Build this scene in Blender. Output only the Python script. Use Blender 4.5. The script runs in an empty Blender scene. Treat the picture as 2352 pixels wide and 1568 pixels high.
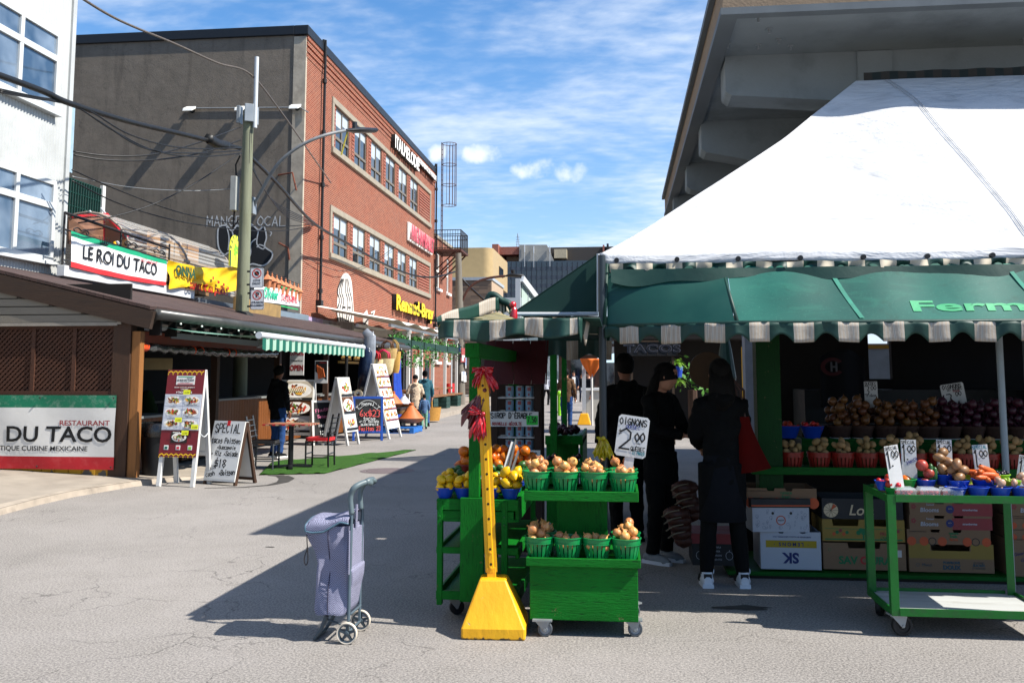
import bpy,bmesh,math,random
from mathutils import Vector,Matrix,noise as NZ
R=math.radians;PI=math.pi
rnd=random.Random(11)
S=bpy.context.scene
COL=S.collection
F0=2150.0
cd=bpy.data.cameras.new('camera');cam=bpy.data.objects.new('camera',cd);COL.objects.link(cam)
cam.location=(0,0,1.6);cam.rotation_euler=(R(90+5.84),0,R(6.55))
cd.lens=F0/2352*36;cd.shift_y=-144/2352;cd.clip_start=.05;cd.clip_end=3000
S.camera=cam
_RM=cam.rotation_euler.to_matrix()
def _ray(px,py):return _RM@Vector(((px-1176)/F0,-(py-640)/F0,-1))
def at(px,py,Y):d=_ray(px,py);return Vector((0,0,1.6))+d*(Y/d.y)
def atX(px,py,X):d=_ray(px,py);return Vector((0,0,1.6))+d*(X/d.x)
def gnd(px,py,z=0):d=_ray(px,py);return Vector((0,0,1.6))+d*((z-1.6)/d.z)
SE,SA=R(48.3),R(10.5)
sdir=Vector((math.cos(SE)*math.cos(SA),-math.cos(SE)*math.sin(SA),math.sin(SE)))
sl=bpy.data.lights.new('sun','SUN');so=bpy.data.objects.new('sun',sl);COL.objects.link(so)
sl.energy=5.0;sl.angle=R(.5);sl.color=(1,.95,.87)
so.rotation_euler=sdir.to_track_quat('Z','Y').to_euler();so.location=(20,-5,30)
W=bpy.data.worlds.new('World');S.world=W;W.use_nodes=True
S.view_settings.view_transform='Standard';S.view_settings.look='None'
S.view_settings.exposure=.93;S.view_settings.gamma=1
def world():
 nt=W.node_tree;N=nt.nodes;L=nt.links;N.clear()
 out=N.new('ShaderNodeOutputWorld');bg=N.new('ShaderNodeBackground');bg.inputs[1].default_value=.055
 sky=N.new('ShaderNodeTexSky');sky.sky_type='NISHITA';sky.sun_disc=False
 sky.sun_elevation=SE;sky.sun_rotation=R(90)+SA;sky.air_density=1.0;sky.dust_density=.4;sky.ozone_density=3.5
 tc=N.new('ShaderNodeTexCoord')
 sep=N.new('ShaderNodeSeparateXYZ');L.new(tc.outputs['Generated'],sep.inputs[0])
 def mth(op,a,b=None,clamp=False):
  n=N.new('ShaderNodeMath');n.operation=op;n.use_clamp=clamp
  for i,v in enumerate((a,b)):
   if v is None:continue
   if isinstance(v,(int,float)):n.inputs[i].default_value=v
   else:L.new(v,n.inputs[i])
  return n.outputs[0]
 zz=mth('ADD',mth('MAXIMUM',sep.outputs[2],0),.12)
 comb=N.new('ShaderNodeCombineXYZ')
 L.new(mth('DIVIDE',sep.outputs[0],zz),comb.inputs[0]);L.new(mth('DIVIDE',sep.outputs[1],zz),comb.inputs[1])
 mp=N.new('ShaderNodeMapping');L.new(comb.outputs[0],mp.inputs[0]);mp.inputs['Scale'].default_value=(1.3,2.0,1);mp.inputs['Rotation'].default_value=(0,0,R(-14))
 n1=N.new('ShaderNodeTexNoise');n1.inputs['Scale'].default_value=1.15;n1.inputs['Detail'].default_value=9;n1.inputs['Roughness'].default_value=.6;n1.inputs['Distortion'].default_value=.35
 L.new(mp.outputs[0],n1.inputs[0])
 n2=N.new('ShaderNodeTexNoise');n2.inputs['Scale'].default_value=.55;n2.inputs['Detail'].default_value=2;L.new(mp.outputs[0],n2.inputs[0])
 n3=N.new('ShaderNodeTexNoise');n3.inputs['Scale'].default_value=9;n3.inputs['Detail'].default_value=5;L.new(mp.outputs[0],n3.inputs[0])
 a=mth('ADD',mth('MULTIPLY',n1.outputs[0],.62),mth('MULTIPLY',n2.outputs[0],.5))
 a=mth('ADD',a,mth('MULTIPLY',n3.outputs[0],.3))
 _d=_ray(1620,260).normalized();_n=N.new('ShaderNodeVectorMath');_n.operation='DOT_PRODUCT';L.new(tc.outputs['Generated'],_n.inputs[0]);_n.inputs[1].default_value=_d
 a=mth('ADD',a,mth('MULTIPLY',mth('POWER',mth('MAXIMUM',_n.outputs['Value'],0),70),.13))
 mr=N.new('ShaderNodeMapRange');mr.interpolation_type='SMOOTHSTEP';L.new(a,mr.inputs[0]);mr.inputs[1].default_value=.6;mr.inputs[2].default_value=1.02
 veil=mth('MULTIPLY',mr.outputs[0],.78)
 fac=veil
 nz=N.new('ShaderNodeTexNoise');nz.inputs['Scale'].default_value=34;nz.inputs['Detail'].default_value=6;L.new(tc.outputs['Generated'],nz.inputs[0])
 for px,py,w,h in((1268,388,88,26),(1092,354,52,26),(1012,352,30,24)):
  d=_ray(px,py).normalized();rt=Vector((d.y,-d.x,0)).normalized();up=rt.cross(d)
  def dotn(v):
   n=N.new('ShaderNodeVectorMath');n.operation='DOT_PRODUCT';L.new(tc.outputs['Generated'],n.inputs[0]);n.inputs[1].default_value=v;return n.outputs['Value']
  u=mth('DIVIDE',dotn(rt),w/F0);v=mth('DIVIDE',dotn(up),h/F0)
  r2=mth('ADD',mth('MULTIPLY',u,u),mth('MULTIPLY',v,v))
  r2=mth('ADD',r2,mth('MULTIPLY',mth('SUBTRACT',nz.outputs[0],.5),6.5))
  m2=N.new('ShaderNodeMapRange');m2.interpolation_type='SMOOTHSTEP';L.new(r2,m2.inputs[0])
  m2.inputs[1].default_value=1.3;m2.inputs[2].default_value=-.9;m2.inputs[3].default_value=0;m2.inputs[4].default_value=1
  g=mth('GREATER_THAN',dotn(d),.9)
  fac=mth('MAXIMUM',fac,mth('MULTIPLY',m2.outputs[0],g))
 mix=N.new('ShaderNodeMix');mix.data_type='RGBA';L.new(fac,mix.inputs[0])
 hs=N.new('ShaderNodeHueSaturation');hs.inputs['Saturation'].default_value=1.34;hs.inputs['Value'].default_value=1.85;L.new(sky.outputs[0],hs.inputs['Color'])
 hz=mth('MULTIPLY',mth('POWER',2.718,mth('MULTIPLY',mth('MAXIMUM',sep.outputs[2],0),-5.4)),.8)
 m0=N.new('ShaderNodeMix');m0.data_type='RGBA';L.new(hz,m0.inputs[0]);L.new(hs.outputs[0],m0.inputs[6]);m0.inputs[7].default_value=(6.6,8.2,11.4,1)
 L.new(m0.outputs[2],mix.inputs[6]);mix.inputs[7].default_value=(10.0,10.8,11.8,1)
 L.new(mix.outputs[2],bg.inputs[0]);L.new(bg.outputs[0],out.inputs[0])
world()
def lin(h):
 if not isinstance(h,str):return tuple(h)
 h=h.lstrip('#');c=[int(h[i:i+2],16)/255 for i in(0,2,4)]
 return tuple(x/12.92 if x<=.04045 else((x+.055)/1.055)**2.4 for x in c)
_mc={}
class NT:
 def __init__(s,name):
  s.m=bpy.data.materials.new(name);s.m.use_nodes=True
  s.N=s.m.node_tree.nodes;s.L=s.m.node_tree.links;s.p=s.N['Principled BSDF']
  s.tc=s.N.new('ShaderNodeTexCoord')
 def set(s,k,v):
  if hasattr(v,'links')or isinstance(v,bpy.types.NodeSocket):s.L.new(v,s.p.inputs[k])
  else:s.p.inputs[k].default_value=v
 def co(s,scale=(1,1,1),rot=(0,0,0),kind='Object'):
  m=s.N.new('ShaderNodeMapping');s.L.new(s.tc.outputs[kind],m.inputs[0]);m.inputs['Scale'].default_value=scale;m.inputs['Rotation'].default_value=rot;return m.outputs[0]
 def noise(s,scale,detail=4,co=None,rough=.55,dist=0):
  n=s.N.new('ShaderNodeTexNoise');n.inputs['Scale'].default_value=scale;n.inputs['Detail'].default_value=detail;n.inputs['Roughness'].default_value=rough;n.inputs['Distortion'].default_value=dist
  s.L.new(co or s.tc.outputs['Object'],n.inputs[0]);return n.outputs[0]
 def vor(s,scale,co=None,feat='F1',out='Distance'):
  n=s.N.new('ShaderNodeTexVoronoi');n.feature=feat;n.inputs['Scale'].default_value=scale;s.L.new(co or s.tc.outputs['Object'],n.inputs[0]);return n.outputs[out]
 def rng(s,v,a,b,c=0,d=1,smooth=False):
  n=s.N.new('ShaderNodeMapRange');s.L.new(v,n.inputs[0])
  if smooth:n.interpolation_type='SMOOTHSTEP'
  for i,x in enumerate((a,b,c,d)):n.inputs[i+1].default_value=x
  return n.outputs[0]
 def mix(s,f,a,b,mode='MIX'):
  n=s.N.new('ShaderNodeMix');n.data_type='RGBA';n.blend_type=mode
  for i,v in((0,f),(6,a),(7,b)):
   if isinstance(v,bpy.types.NodeSocket):s.L.new(v,n.inputs[i])
   elif i==0:n.inputs[0].default_value=v
   else:n.inputs[i].default_value=(*lin(v),1)
  return n.outputs[2]
 def math(s,op,a,b=0):
  n=s.N.new('ShaderNodeMath');n.operation=op
  for i,v in enumerate((a,b)):
   if isinstance(v,bpy.types.NodeSocket):s.L.new(v,n.inputs[i])
   else:n.inputs[i].default_value=v
  return n.outputs[0]
 def bump(s,h,strength=.3,dist=.01):
  n=s.N.new('ShaderNodeBump');n.inputs['Strength'].default_value=strength;n.inputs['Distance'].default_value=dist;s.L.new(h,n.inputs['Height']);s.L.new(n.outputs[0],s.p.inputs['Normal'])
def M(name,col,rough=.6,var=.14,scale=6,bump=0,bscale=40,metal=0,spec=.4,dirt=None,dscale=2.5,damt=.35,objvar=0,stretch=(1,1,1)):
 if name in _mc:return _mc[name]
 c=lin(col);t=NT(name);co=t.co(stretch)
 n=t.noise(scale,5,co)
 base=t.mix(t.rng(n,.25,.75),tuple(x*(1-var)for x in c),tuple(min(1,x*(1+var))for x in c))
 if dirt is not None:
  base=t.mix(t.math('MULTIPLY',t.rng(t.noise(dscale,6,co,.65),.5,.72),damt),base,dirt)
 if objvar:
  oi=t.N.new('ShaderNodeObjectInfo');h=t.N.new('ShaderNodeHueSaturation');t.L.new(base,h.inputs['Color'])
  t.L.new(t.rng(oi.outputs['Random'],0,1,1-objvar,1+objvar),h.inputs['Value']);t.L.new(t.rng(oi.outputs['Random'],0,1,.5+objvar*.05,.5-objvar*.05),h.inputs['Hue']);base=h.outputs[0]
 t.set('Base Color',base);t.set('Roughness',t.rng(n,.2,.8,max(0,rough-.1),min(1,rough+.1)));t.set('Metallic',metal);t.set('Specular IOR Level',spec)
 if bump:t.bump(t.noise(bscale,4,co),bump,.01)
 _mc[name]=t.m;return t.m
class MB:
 def __init__(s):s.v=[];s.f=[];s.m=[];s.X=Matrix()
 def add(s,vs,fs,mi=0,X=None):
  o=len(s.v);T=s.X@X if X is not None else s.X
  s.v+=[T@Vector(p)for p in vs];s.f+=[tuple(i+o for i in f)for f in fs];s.m+=[mi]*len(fs);return s
 def box(s,c,d,mi=0,rz=0,X=None):
  x,y,z=(k/2 for k in d);T=Matrix.Translation(c)@Matrix.Rotation(rz,4,'Z')
  if X is not None:T=X@T
  return s.add([(a*x,b*y,e*z)for e in(-1,1)for a,b in((-1,-1),(1,-1),(1,1),(-1,1))],[(3,2,1,0),(4,5,6,7),(0,1,5,4),(1,2,6,5),(2,3,7,6),(3,0,4,7)],mi,T)
 def bx(s,a,b,mi=0):return s.box([(p+q)/2 for p,q in zip(a,b)],[abs(q-p)for p,q in zip(a,b)],mi)
 def beam(s,p,q,w,h,mi=0,up=(0,0,1)):
  p,q=Vector(p),Vector(q);d=q-p;z=d.normalized();u=Vector(up)
  if abs(z.dot(u))>.98:u=Vector((1,0,0))if abs(z.x)<.9 else Vector((0,1,0))
  x=u.cross(z).normalized();y=z.cross(x)
  T=Matrix((x,y,z)).transposed().to_4x4();T.translation=(p+q)/2
  return s.box((0,0,0),(w,h,d.length),mi,0,T)
 def tube(s,pts,r,n=8,mi=0,cap=True,sq=1.0):
  P=[Vector(p)for p in pts];k=len(P);rr=r if isinstance(r,(list,tuple))else[r]*k
  vs=[];px=None
  for i in range(k):
   t=(P[min(i+1,k-1)]-P[max(i-1,0)]).normalized()
   if px is None:a=Vector((0,0,1))if abs(t.z)<.9 else Vector((0,1,0));px=a.cross(t).normalized()
   else:px=(px-t*px.dot(t));px=px.normalized()if px.length>1e-6 else Vector((1,0,0))
   py=t.cross(px)
   for j in range(n):
    a=2*PI*j/n;vs.append(P[i]+(px*math.cos(a)+py*math.sin(a)*sq)*rr[i])
  fs=[(i*n+j,i*n+(j+1)%n,(i+1)*n+(j+1)%n,(i+1)*n+j)for i in range(k-1)for j in range(n)]
  if cap:fs+=[tuple(reversed(range(n))),tuple(range((k-1)*n,k*n))]
  return s.add(vs,fs,mi)
 def cyl(s,p,q,r,r2=None,n=14,mi=0):return s.tube([p,q],[r,r if r2 is None else r2],n,mi)
 def lathe(s,prof,n=16,mi=0,X=None,a0=0,a1=2*PI,sy=1):
  full=abs(a1-a0-2*PI)<1e-6;m=n if full else n+1;vs=[];fs=[]
  for r,z in prof:
   for j in range(m):
    a=a0+(a1-a0)*j/n;vs.append((r*math.cos(a),r*math.sin(a)*sy,z))
  for i in range(len(prof)-1):
   for j in range(n):
    k=(j+1)%m;fs.append((i*m+j,i*m+k,(i+1)*m+k,(i+1)*m+j))
  return s.add(vs,fs,mi,X)
 def ball(s,c,r,n=12,mi=0,X=None):
  r=r if isinstance(r,(tuple,list))else(r,r,r);k=max(4,n//2+1)
  T=Matrix.Translation(c)@(X if X is not None else Matrix())@Matrix.Diagonal((*r,1))
  return s.lathe([(max(1e-4,math.sin(PI*i/k)),-math.cos(PI*i/k))for i in range(k+1)],n,mi,T)
 def poly(s,pts,mi=0):return s.add(pts,[tuple(range(len(pts)))],mi)
 def prism(s,pts,ext,mi=0,mi2=None):
  n=len(pts);e=Vector(ext);vs=[Vector(p)for p in pts]+[Vector(p)+e for p in pts]
  s.add(vs,[tuple(range(n)),tuple(reversed(range(n,2*n)))],mi)
  return s.add(vs,[(j,j+n,(j+1)%n+n,(j+1)%n)for j in range(n)],mi if mi2 is None else mi2)
 def grid(s,fn,nu,nv,mi=0):
  vs=[fn(i/nu,j/nv)for j in range(nv+1)for i in range(nu+1)]
  fs=[(j*(nu+1)+i,j*(nu+1)+i+1,(j+1)*(nu+1)+i+1,(j+1)*(nu+1)+i)for j in range(nv)for i in range(nu)]
  if callable(mi):
   o=len(s.v);s.v+=[s.X@Vector(p)for p in vs];s.f+=[tuple(k+o for k in f)for f in fs];s.m+=[mi((i+.5)/nu,(j+.5)/nv)for j in range(nv)for i in range(nu)];return s
  return s.add(vs,fs,mi)
 def mesh(s,name,mats,smooth=False,fix=True):
  me=bpy.data.meshes.new(name);me.from_pydata(s.v,[],s.f)
  for m in(mats if isinstance(mats,(list,tuple))else[mats]):me.materials.append(m)
  me.polygons.foreach_set('material_index',s.m)
  if fix:
   b=bmesh.new();b.from_mesh(me);bmesh.ops.recalc_face_normals(b,faces=b.faces);b.to_mesh(me);b.free()
  if smooth is True:me.polygons.foreach_set('use_smooth',[True]*len(me.polygons))
  elif smooth:
   me.polygons.foreach_set('use_smooth',[True]*len(me.polygons));me.set_sharp_from_angle(angle=R(smooth))
  me.update();return me
 def build(s,name,mats,parent=None,smooth=False,bevel=0,label=None,fix=True,solid=0):
  o=bpy.data.objects.new(name,s.mesh(name,mats,smooth,fix));COL.objects.link(o);o.parent=parent
  if solid:md=o.modifiers.new('solid','SOLIDIFY');md.thickness=solid;md.offset=0
  if bevel:md=o.modifiers.new('bevel','BEVEL');md.width=bevel;md.segments=2;md.limit_method='ANGLE';md.angle_limit=R(40)
  if label:o['label']=label
  return o
def tag(o,label,cat,group=None,kind=None):
 if label:o['label']=label
 if cat:o['category']=cat
 if group:o['group']=group
 if kind:o['kind']=kind
 return o
def thing(name,label,cat,loc=(0,0,0),rz=0,group=None):
 o=bpy.data.objects.new(name,None);COL.objects.link(o);o.location=loc;o.rotation_euler=(0,0,rz);o.empty_display_size=.1
 return tag(o,label,cat,group)
def struct(o):o['kind']='structure';return o
def dup(o,parent=None,loc=None,rot=None,label=None,group=None,kids=None,scale=None):
 c=o.copy();COL.objects.link(c);c.parent=parent
 if loc is not None:c.location=loc
 if rot is not None:c.rotation_euler=rot if hasattr(rot,'__len__')else(0,0,rot)
 if scale is not None:c.scale=scale if hasattr(scale,'__len__')else(scale,)*3
 if label:c['label']=label
 if group:c['group']=group
 for k in(kids if kids is not None else[x for x in COL.objects if x.parent==o]):dup(k,c)
 return c
def evalmesh(o,name):
 dg=bpy.context.evaluated_depsgraph_get();dg.update();me=bpy.data.meshes.new_from_object(o.evaluated_get(dg));me.name=name;return me
def text(body,size,mat,parent,X,name='lettering',bold=0,ext=.001,align='CENTER',shear=0,sx=1,space=1,label=None):
 c=bpy.data.curves.new(name,'FONT');c.body=body;c.size=size;c.align_x=align;c.align_y='CENTER';c.offset=bold;c.extrude=ext;c.shear=shear;c.space_character=space;c.resolution_u=3
 t=bpy.data.objects.new(name,c);COL.objects.link(t);me=evalmesh(t,name);COL.objects.unlink(t);bpy.data.objects.remove(t);bpy.data.curves.remove(c)
 me.materials.clear();me.materials.append(mat);me.transform(X@Matrix.Diagonal((sx,1,1,1)))
 o=bpy.data.objects.new(name,me);COL.objects.link(o);o.parent=parent
 if label:o['label']=label
 return o
def faceY(x,y,z,roll=0,tilt=0):return Matrix.Translation((x,y,z))@Matrix.Rotation(roll,4,'Y')@Matrix.Rotation(R(90)+tilt,4,'X')
def faceX(x,y,z,roll=0):return Matrix.Translation((x,y,z))@Matrix.Rotation(R(90),4,'Z')@Matrix.Rotation(roll,4,'Y')@Matrix.Rotation(R(90),4,'X')
_G={'A':'00 26 40|12 32','B':'00 06 36 44 33 03|33 42 40 00','C':'45 26 04 02 20 41','D':'00 06 26 44 42 20 00','E':'40 00 06 46|03 33','F':'00 06 46|03 33','G':'45 26 04 02 20 41 43 23','H':'00 06|40 46|03 43','I':'20 26','J':'46 41 20 01','K':'00 06|46 03 40','L':'06 00 40','M':'00 06 22 46 40','N':'00 06 40 46','O':'26 04 02 20 42 44 26','P':'00 06 36 45 44 33 03','Q':'26 04 02 20 42 44 26|22 40','R':'00 06 36 45 44 33 03|23 40','S':'45 26 05 04 42 41 20 01','T':'06 46|26 20','U':'06 02 20 42 46','V':'06 20 46','W':'06 10 23 30 46','X':'00 46|06 40','Y':'06 23 46|23 20','Z':'06 46 00 40','a':'43 14 02 10 42|44 42 40','b':'06 00|03 24 42 20 01','c':'44 14 02 10 40','d':'46 40|43 14 02 10 41','e':'02 42 24 02 10 40','h':'06 00|03 24 42 40','i':'24 20|26 25','k':'06 00|34 02 40','l':'26 20','m':'00 04 22 44 40','n':'00 04|03 24 43 40','o':'24 02 20 42 24','p':'04 0 04|'.replace('0 ','0- ')if 0 else '04 00|04 34 42 30 01','r':'00 04|03 24 44','s':'44 14 03 42 30 00','t':'26 20 40|04 44','u':'04 01 20 41|44 40','v':'04 20 44','x':'00 44|04 40','y':'04 22|44 00','z':'04 44 00 40','g':'43 14 02 20 42|44 40 20 00','f':'46 26 20|04 44','j':'24 20 00','w':'04 10 23 30 44','q':'43 14 02 20 42|44 40','0':'26 04 02 20 42 44 26','1':'15 26 20','2':'05 26 45 43 00 40','3':'06 36 45 33 42 30 00','4':'36 02 42|30 35','5':'46 06 03 33 42 30 00','6':'36 03 01 20 41 32 02','7':'06 46 10','8':'23 05 26 45 23 02 20 42 23','9':'43 13 05 26 45 40','$':'45 05 03 43 41 01|27 2-','+':'23 21|12 32|','-':'13 33','.':'10 20',"'":'26 25','/':'00 46',':':'24 23|21 20','!':'26 22|20 21','*':'04 42|02 44'}
_ACC={'É':'E','Ô':'O','é':'e'}
def hand(body,h,w,mat,parent,X,name='lettering',align='C',th=None,jit=.12,lean=0,ext=.0015,seed=1):
 """marker lettering: each stroke a flat ribbon; h letter height, w advance"""
 rr=random.Random(seed);th=th or h*.13;mb=MB();n=len(body);x0=-n*w/2 if align=='C' else 0
 gw=w*.74/4;gh=h/6
 for i,ch in enumerate(body):
  g=_G.get(_ACC.get(ch,ch))
  if not g:continue
  dy=rr.uniform(-jit,jit)*h*.3;k=1+rr.uniform(-jit,jit)*.5
  sts=[q for q in g.split('|')if q]
  if ch=='É':sts.append('17 28')
  if ch=='Ô':sts.append('17 28 37')
  for st in sts:
   pts=[]
   for q in st.split():
    a=int(q[0]);b=-1 if q[1]=='-' else int(q[1])
    px=x0+i*w+a*gw+rr.uniform(-jit,jit)*gw*2;py=(b*gh*k-h/2)+dy+rr.uniform(-jit,jit)*gh
    pts.append(Vector((px+py*lean,py,ext)))
   for p,q in zip(pts,pts[1:]):
    d=q-p
    if d.length<1e-6:continue
    d.normalize();s=Vector((-d.y,d.x,0))*th/2;e=d*th*.32;zo=Vector((0,0,rr.random()*.0003))
    mb.poly([p-s-e+zo,q-s+e+zo,q+s+e+zo,p+s-e+zo])
 me=mb.mesh(name,mat,fix=False);me.transform(X);o=bpy.data.objects.new(name,me);COL.objects.link(o);o.parent=parent;return o
def asphalt():
 t=NT('asphalt');o=t.tc.outputs['Object']
 big=t.noise(.35,5,o,.6);mid=t.noise(3.2,5,o);fine=t.noise(70,4,o,.75);sp=t.vor(48,o)
 base=t.mix(t.rng(big,.38,.62),'#5d5a57','#777370');st=t.noise(.9,6,t.co((1,.45,1)),.65,.5);base=t.mix(t.math('MULTIPLY',t.rng(st,.56,.72),.45),base,'#454341');base=t.mix(t.math('MULTIPLY',t.rng(mid,.42,.7),.35),base,'#5a5651')
 base=t.mix(t.math('MULTIPLY',t.rng(fine,.40,.60),.75),base,'#a19b94')
 base=t.mix(t.math('MULTIPLY',t.rng(sp,.30,.12),.5),base,'#3d3b39')
 w=t.N.new('ShaderNodeVectorMath');w.operation='ADD';t.L.new(o,w.inputs[0]);nz=t.N.new('ShaderNodeTexNoise');nz.inputs['Scale'].default_value=1.3;nz.inputs['Detail'].default_value=6;t.L.new(o,nz.inputs[0])
 sc=t.N.new('ShaderNodeVectorMath');sc.operation='SCALE';sc.inputs['Scale'].default_value=1.1;t.L.new(nz.outputs['Color'],sc.inputs[0]);t.L.new(sc.outputs[0],w.inputs[1])
 ed=t.vor(1.1,w.outputs[0],'DISTANCE_TO_EDGE');msk=t.rng(t.noise(.5,3,o),.47,.6)
 ck=t.math('MULTIPLY',t.rng(ed,.009,.0015),msk);base=t.mix(t.math('MULTIPLY',ck,.6),base,'#2c2a29')
 t.set('Base Color',base);t.set('Roughness',.88);t.set('Specular IOR Level',.25)
 t.bump(t.math('SUBTRACT',t.math('ADD',fine,t.math('MULTIPLY',sp,.5)),t.math('MULTIPLY',ck,.6)),.45,.006);return t.m
MA=asphalt()
g=MB();g.grid(lambda u,v:((u-.5)*700,-60+v*700,0),8,8);struct(g.build('road',MA))
MCON=M('concrete','#8b8276',.85,.16,3,.3,60,dirt='#6b6258',dscale=1.4,damt=.5)
MCURB=M('kerb_concrete','#988d7f',.85,.18,5,.4,30,dirt='#5c544b',dscale=3,damt=.5)
cl=[gnd(-260,1262),gnd(0,1182),gnd(90,1158),gnd(170,1140),gnd(303,1117),gnd(420,1102),gnd(500,1092)]
def zs(x):return min(.15,max(.012,.012+(-7.0-x)*.062))
b=MB();back=[Vector((x,15.5,0))for x in(-16,-12,-10.4,-9.6,-8.4,-7.3,-6.6)]
def pav(u,v):
 k=u*6;i=min(5,int(k));f=k-i;p=cl[i].lerp(cl[i+1],f);q=back[i].lerp(back[i+1],f);r=p.lerp(q,v)
 return(r.x,r.y,max(.012,zs(r.x)*.8+(.06 if u<.75 else .06*(1-u)/.25)))
b.grid(pav,24,10,0);b.grid(lambda u,v:(lambda p:(p[0]+(1-v)*.02,p[1]-(1-v)*.035,p[2]*v))(pav(u,0)),24,2,1)
struct(b.build('pavement',[MCON,MCURB],smooth=40))
b=MB();b.grid(lambda u,v:(lambda p,q:tuple(p*(1-v)+q*v))(Vector(pav(u,0))+Vector((0,0,.004)),Vector(pav(u,.035))+Vector((0,0,.006))),24,1);b.X=Matrix();struct(b.build('kerb',MCURB,smooth=True))
b=MB();b.prism([(-6.65,28.3,0),(-6.95,60,0),(-7.1,130,0),(-10.48,130,0),(-10.48,27.6,0),(-7.4,27.6,0)],(0,0,.14));struct(b.build('far_pavement',MCON))
b=MB();b.prism([(-6.5,28.1,0),(-6.8,60,0),(-6.95,130,0),(-7.11,130,0),(-6.96,60,0),(-6.66,28.3,0)],(0,0,.15));struct(b.build('far_kerb',MCURB,bevel=.03))
MST=M('stain','#3a3733',.8,.3,9)
b=MB();c0=gnd(640,1092)
pts=[c0+Vector((.42*math.cos(a)-.15,.55*math.sin(a)-.35,.004))for a in[R(k)for k in range(-75,95,10)]]
pts=[gnd(470,1120,.004),gnd(560,1118,.004),gnd(620,1113,.004),gnd(650,1106,.004),gnd(659,1098,.004),gnd(648,1092,.004),gnd(615,1091,.004)]
for p,q,w1,w2 in zip(pts,pts[1:],(.02,.035,.05,.09,.12,.1),(.035,.05,.09,.12,.1,.02)):
 n=Vector((-(q-p).y,(q-p).x,0)).normalized();b.poly([p-n*w1,q-n*w2,q+n*w2,p+n*w1])
struct(b.build('tyre_mark',MST))
MCOVER=M('cast_iron','#6d6160',.6,.2,30,.5,90,metal=.3)
o=MB();o.lathe([(0,0),(.34,0),(.36,-.006)],28);o.lathe([(.37,-.004),(.44,.001),(.46,-.004)],28)
c=gnd(890,1081);mh=o.build('manhole_cover',MCOVER);mh.location=(c.x,c.y,.006);tag(mh,'round cast iron manhole cover in the asphalt beyond the green turf','manhole cover')
def holewall(mb,to3,u0,u1,v0,v1,holes,depth,mi=0,mr=0):
 us=sorted({u0,u1,*[h[0]for h in holes],*[h[1]for h in holes]});vs=sorted({v0,v1,*[h[2]for h in holes],*[h[3]for h in holes]})
 for i in range(len(us)-1):
  for j in range(len(vs)-1):
   cu,cv=(us[i]+us[i+1])/2,(vs[j]+vs[j+1])/2
   if any(h[0]<cu<h[1]and h[2]<cv<h[3]for h in holes):continue
   mb.poly([to3(us[i],vs[j],0),to3(us[i+1],vs[j],0),to3(us[i+1],vs[j+1],0),to3(us[i],vs[j+1],0)],mi)
 for a,b_,c_,d_ in holes:
  for p,q in(((a,c_),(b_,c_)),((b_,c_),(b_,d_)),((b_,d_),(a,d_)),((a,d_),(a,c_))):
   mb.poly([to3(*p,0),to3(*q,0),to3(*q,depth),to3(*p,depth)],mr)
def brick(name,c1,c2,mortar,w=.215,h=.072,ms=.011,var=.35):
 t=NT(name);s=t.N.new('ShaderNodeSeparateXYZ');t.L.new(t.tc.outputs['Object'],s.inputs[0]);c=t.N.new('ShaderNodeCombineXYZ')
 t.L.new(t.math('ADD',s.outputs[0],s.outputs[1]),c.inputs[0]);t.L.new(s.outputs[2],c.inputs[1])
 k=t.N.new('ShaderNodeTexBrick');t.L.new(c.outputs[0],k.inputs[0])
 for a,v in(('Scale',1),('Mortar Size',ms),('Mortar Smooth',.2),('Brick Width',w),('Row Height',h),('Bias',-.1)):k.inputs[a].default_value=v
 k.inputs['Color1'].default_value=(*lin(c1),1);k.inputs['Color2'].default_value=(*lin(c2),1);k.inputs['Mortar'].default_value=(*lin(mortar),1)
 n=t.noise(.7,6,c.outputs[0],.65);n2=t.noise(2.6,5,c.outputs[0],.65)
 b_=t.mix(t.math('MULTIPLY',t.rng(n,.45,.75),var),k.outputs[0],'#8a4630');b_=t.mix(t.math('MULTIPLY',t.rng(n2,.5,.78),var),b_,'#5a2a20')
 t.set('Base Color',b_);t.set('Roughness',.9);t.set('Specular IOR Level',.2);t.bump(k.outputs['Fac'],-.5,.012);return t.m
MBR=brick('red_brick','#6c2a18','#843f27','#9a7f6d')
MBR2=brick('dark_red_brick','#82392b','#94483a','#a08474')
MSTN=M('stone_trim','#8f8676',.85,.15,5,.2,40,dirt='#5d564c',damt=.4)
MCOP=M('black_coping','#15181c',.45,.1,5)
MWF=M('bronze_window_frame','#6b6357',.5,.08,5)
def glass(name,dark='#0d1318',rough=.04,curtain=None):
 t=NT(name);n=t.noise(.9,3)
 t.set('Base Color',t.mix(t.rng(n,.35,.7),dark,curtain or '#1b252d'));t.set('Roughness',rough);t.set('Specular IOR Level',.9);t.p.inputs['Coat Weight'].default_value=.3;t.p.inputs['Coat Roughness'].default_value=.03;return t.m
MGL=glass('window_glass');
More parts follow.
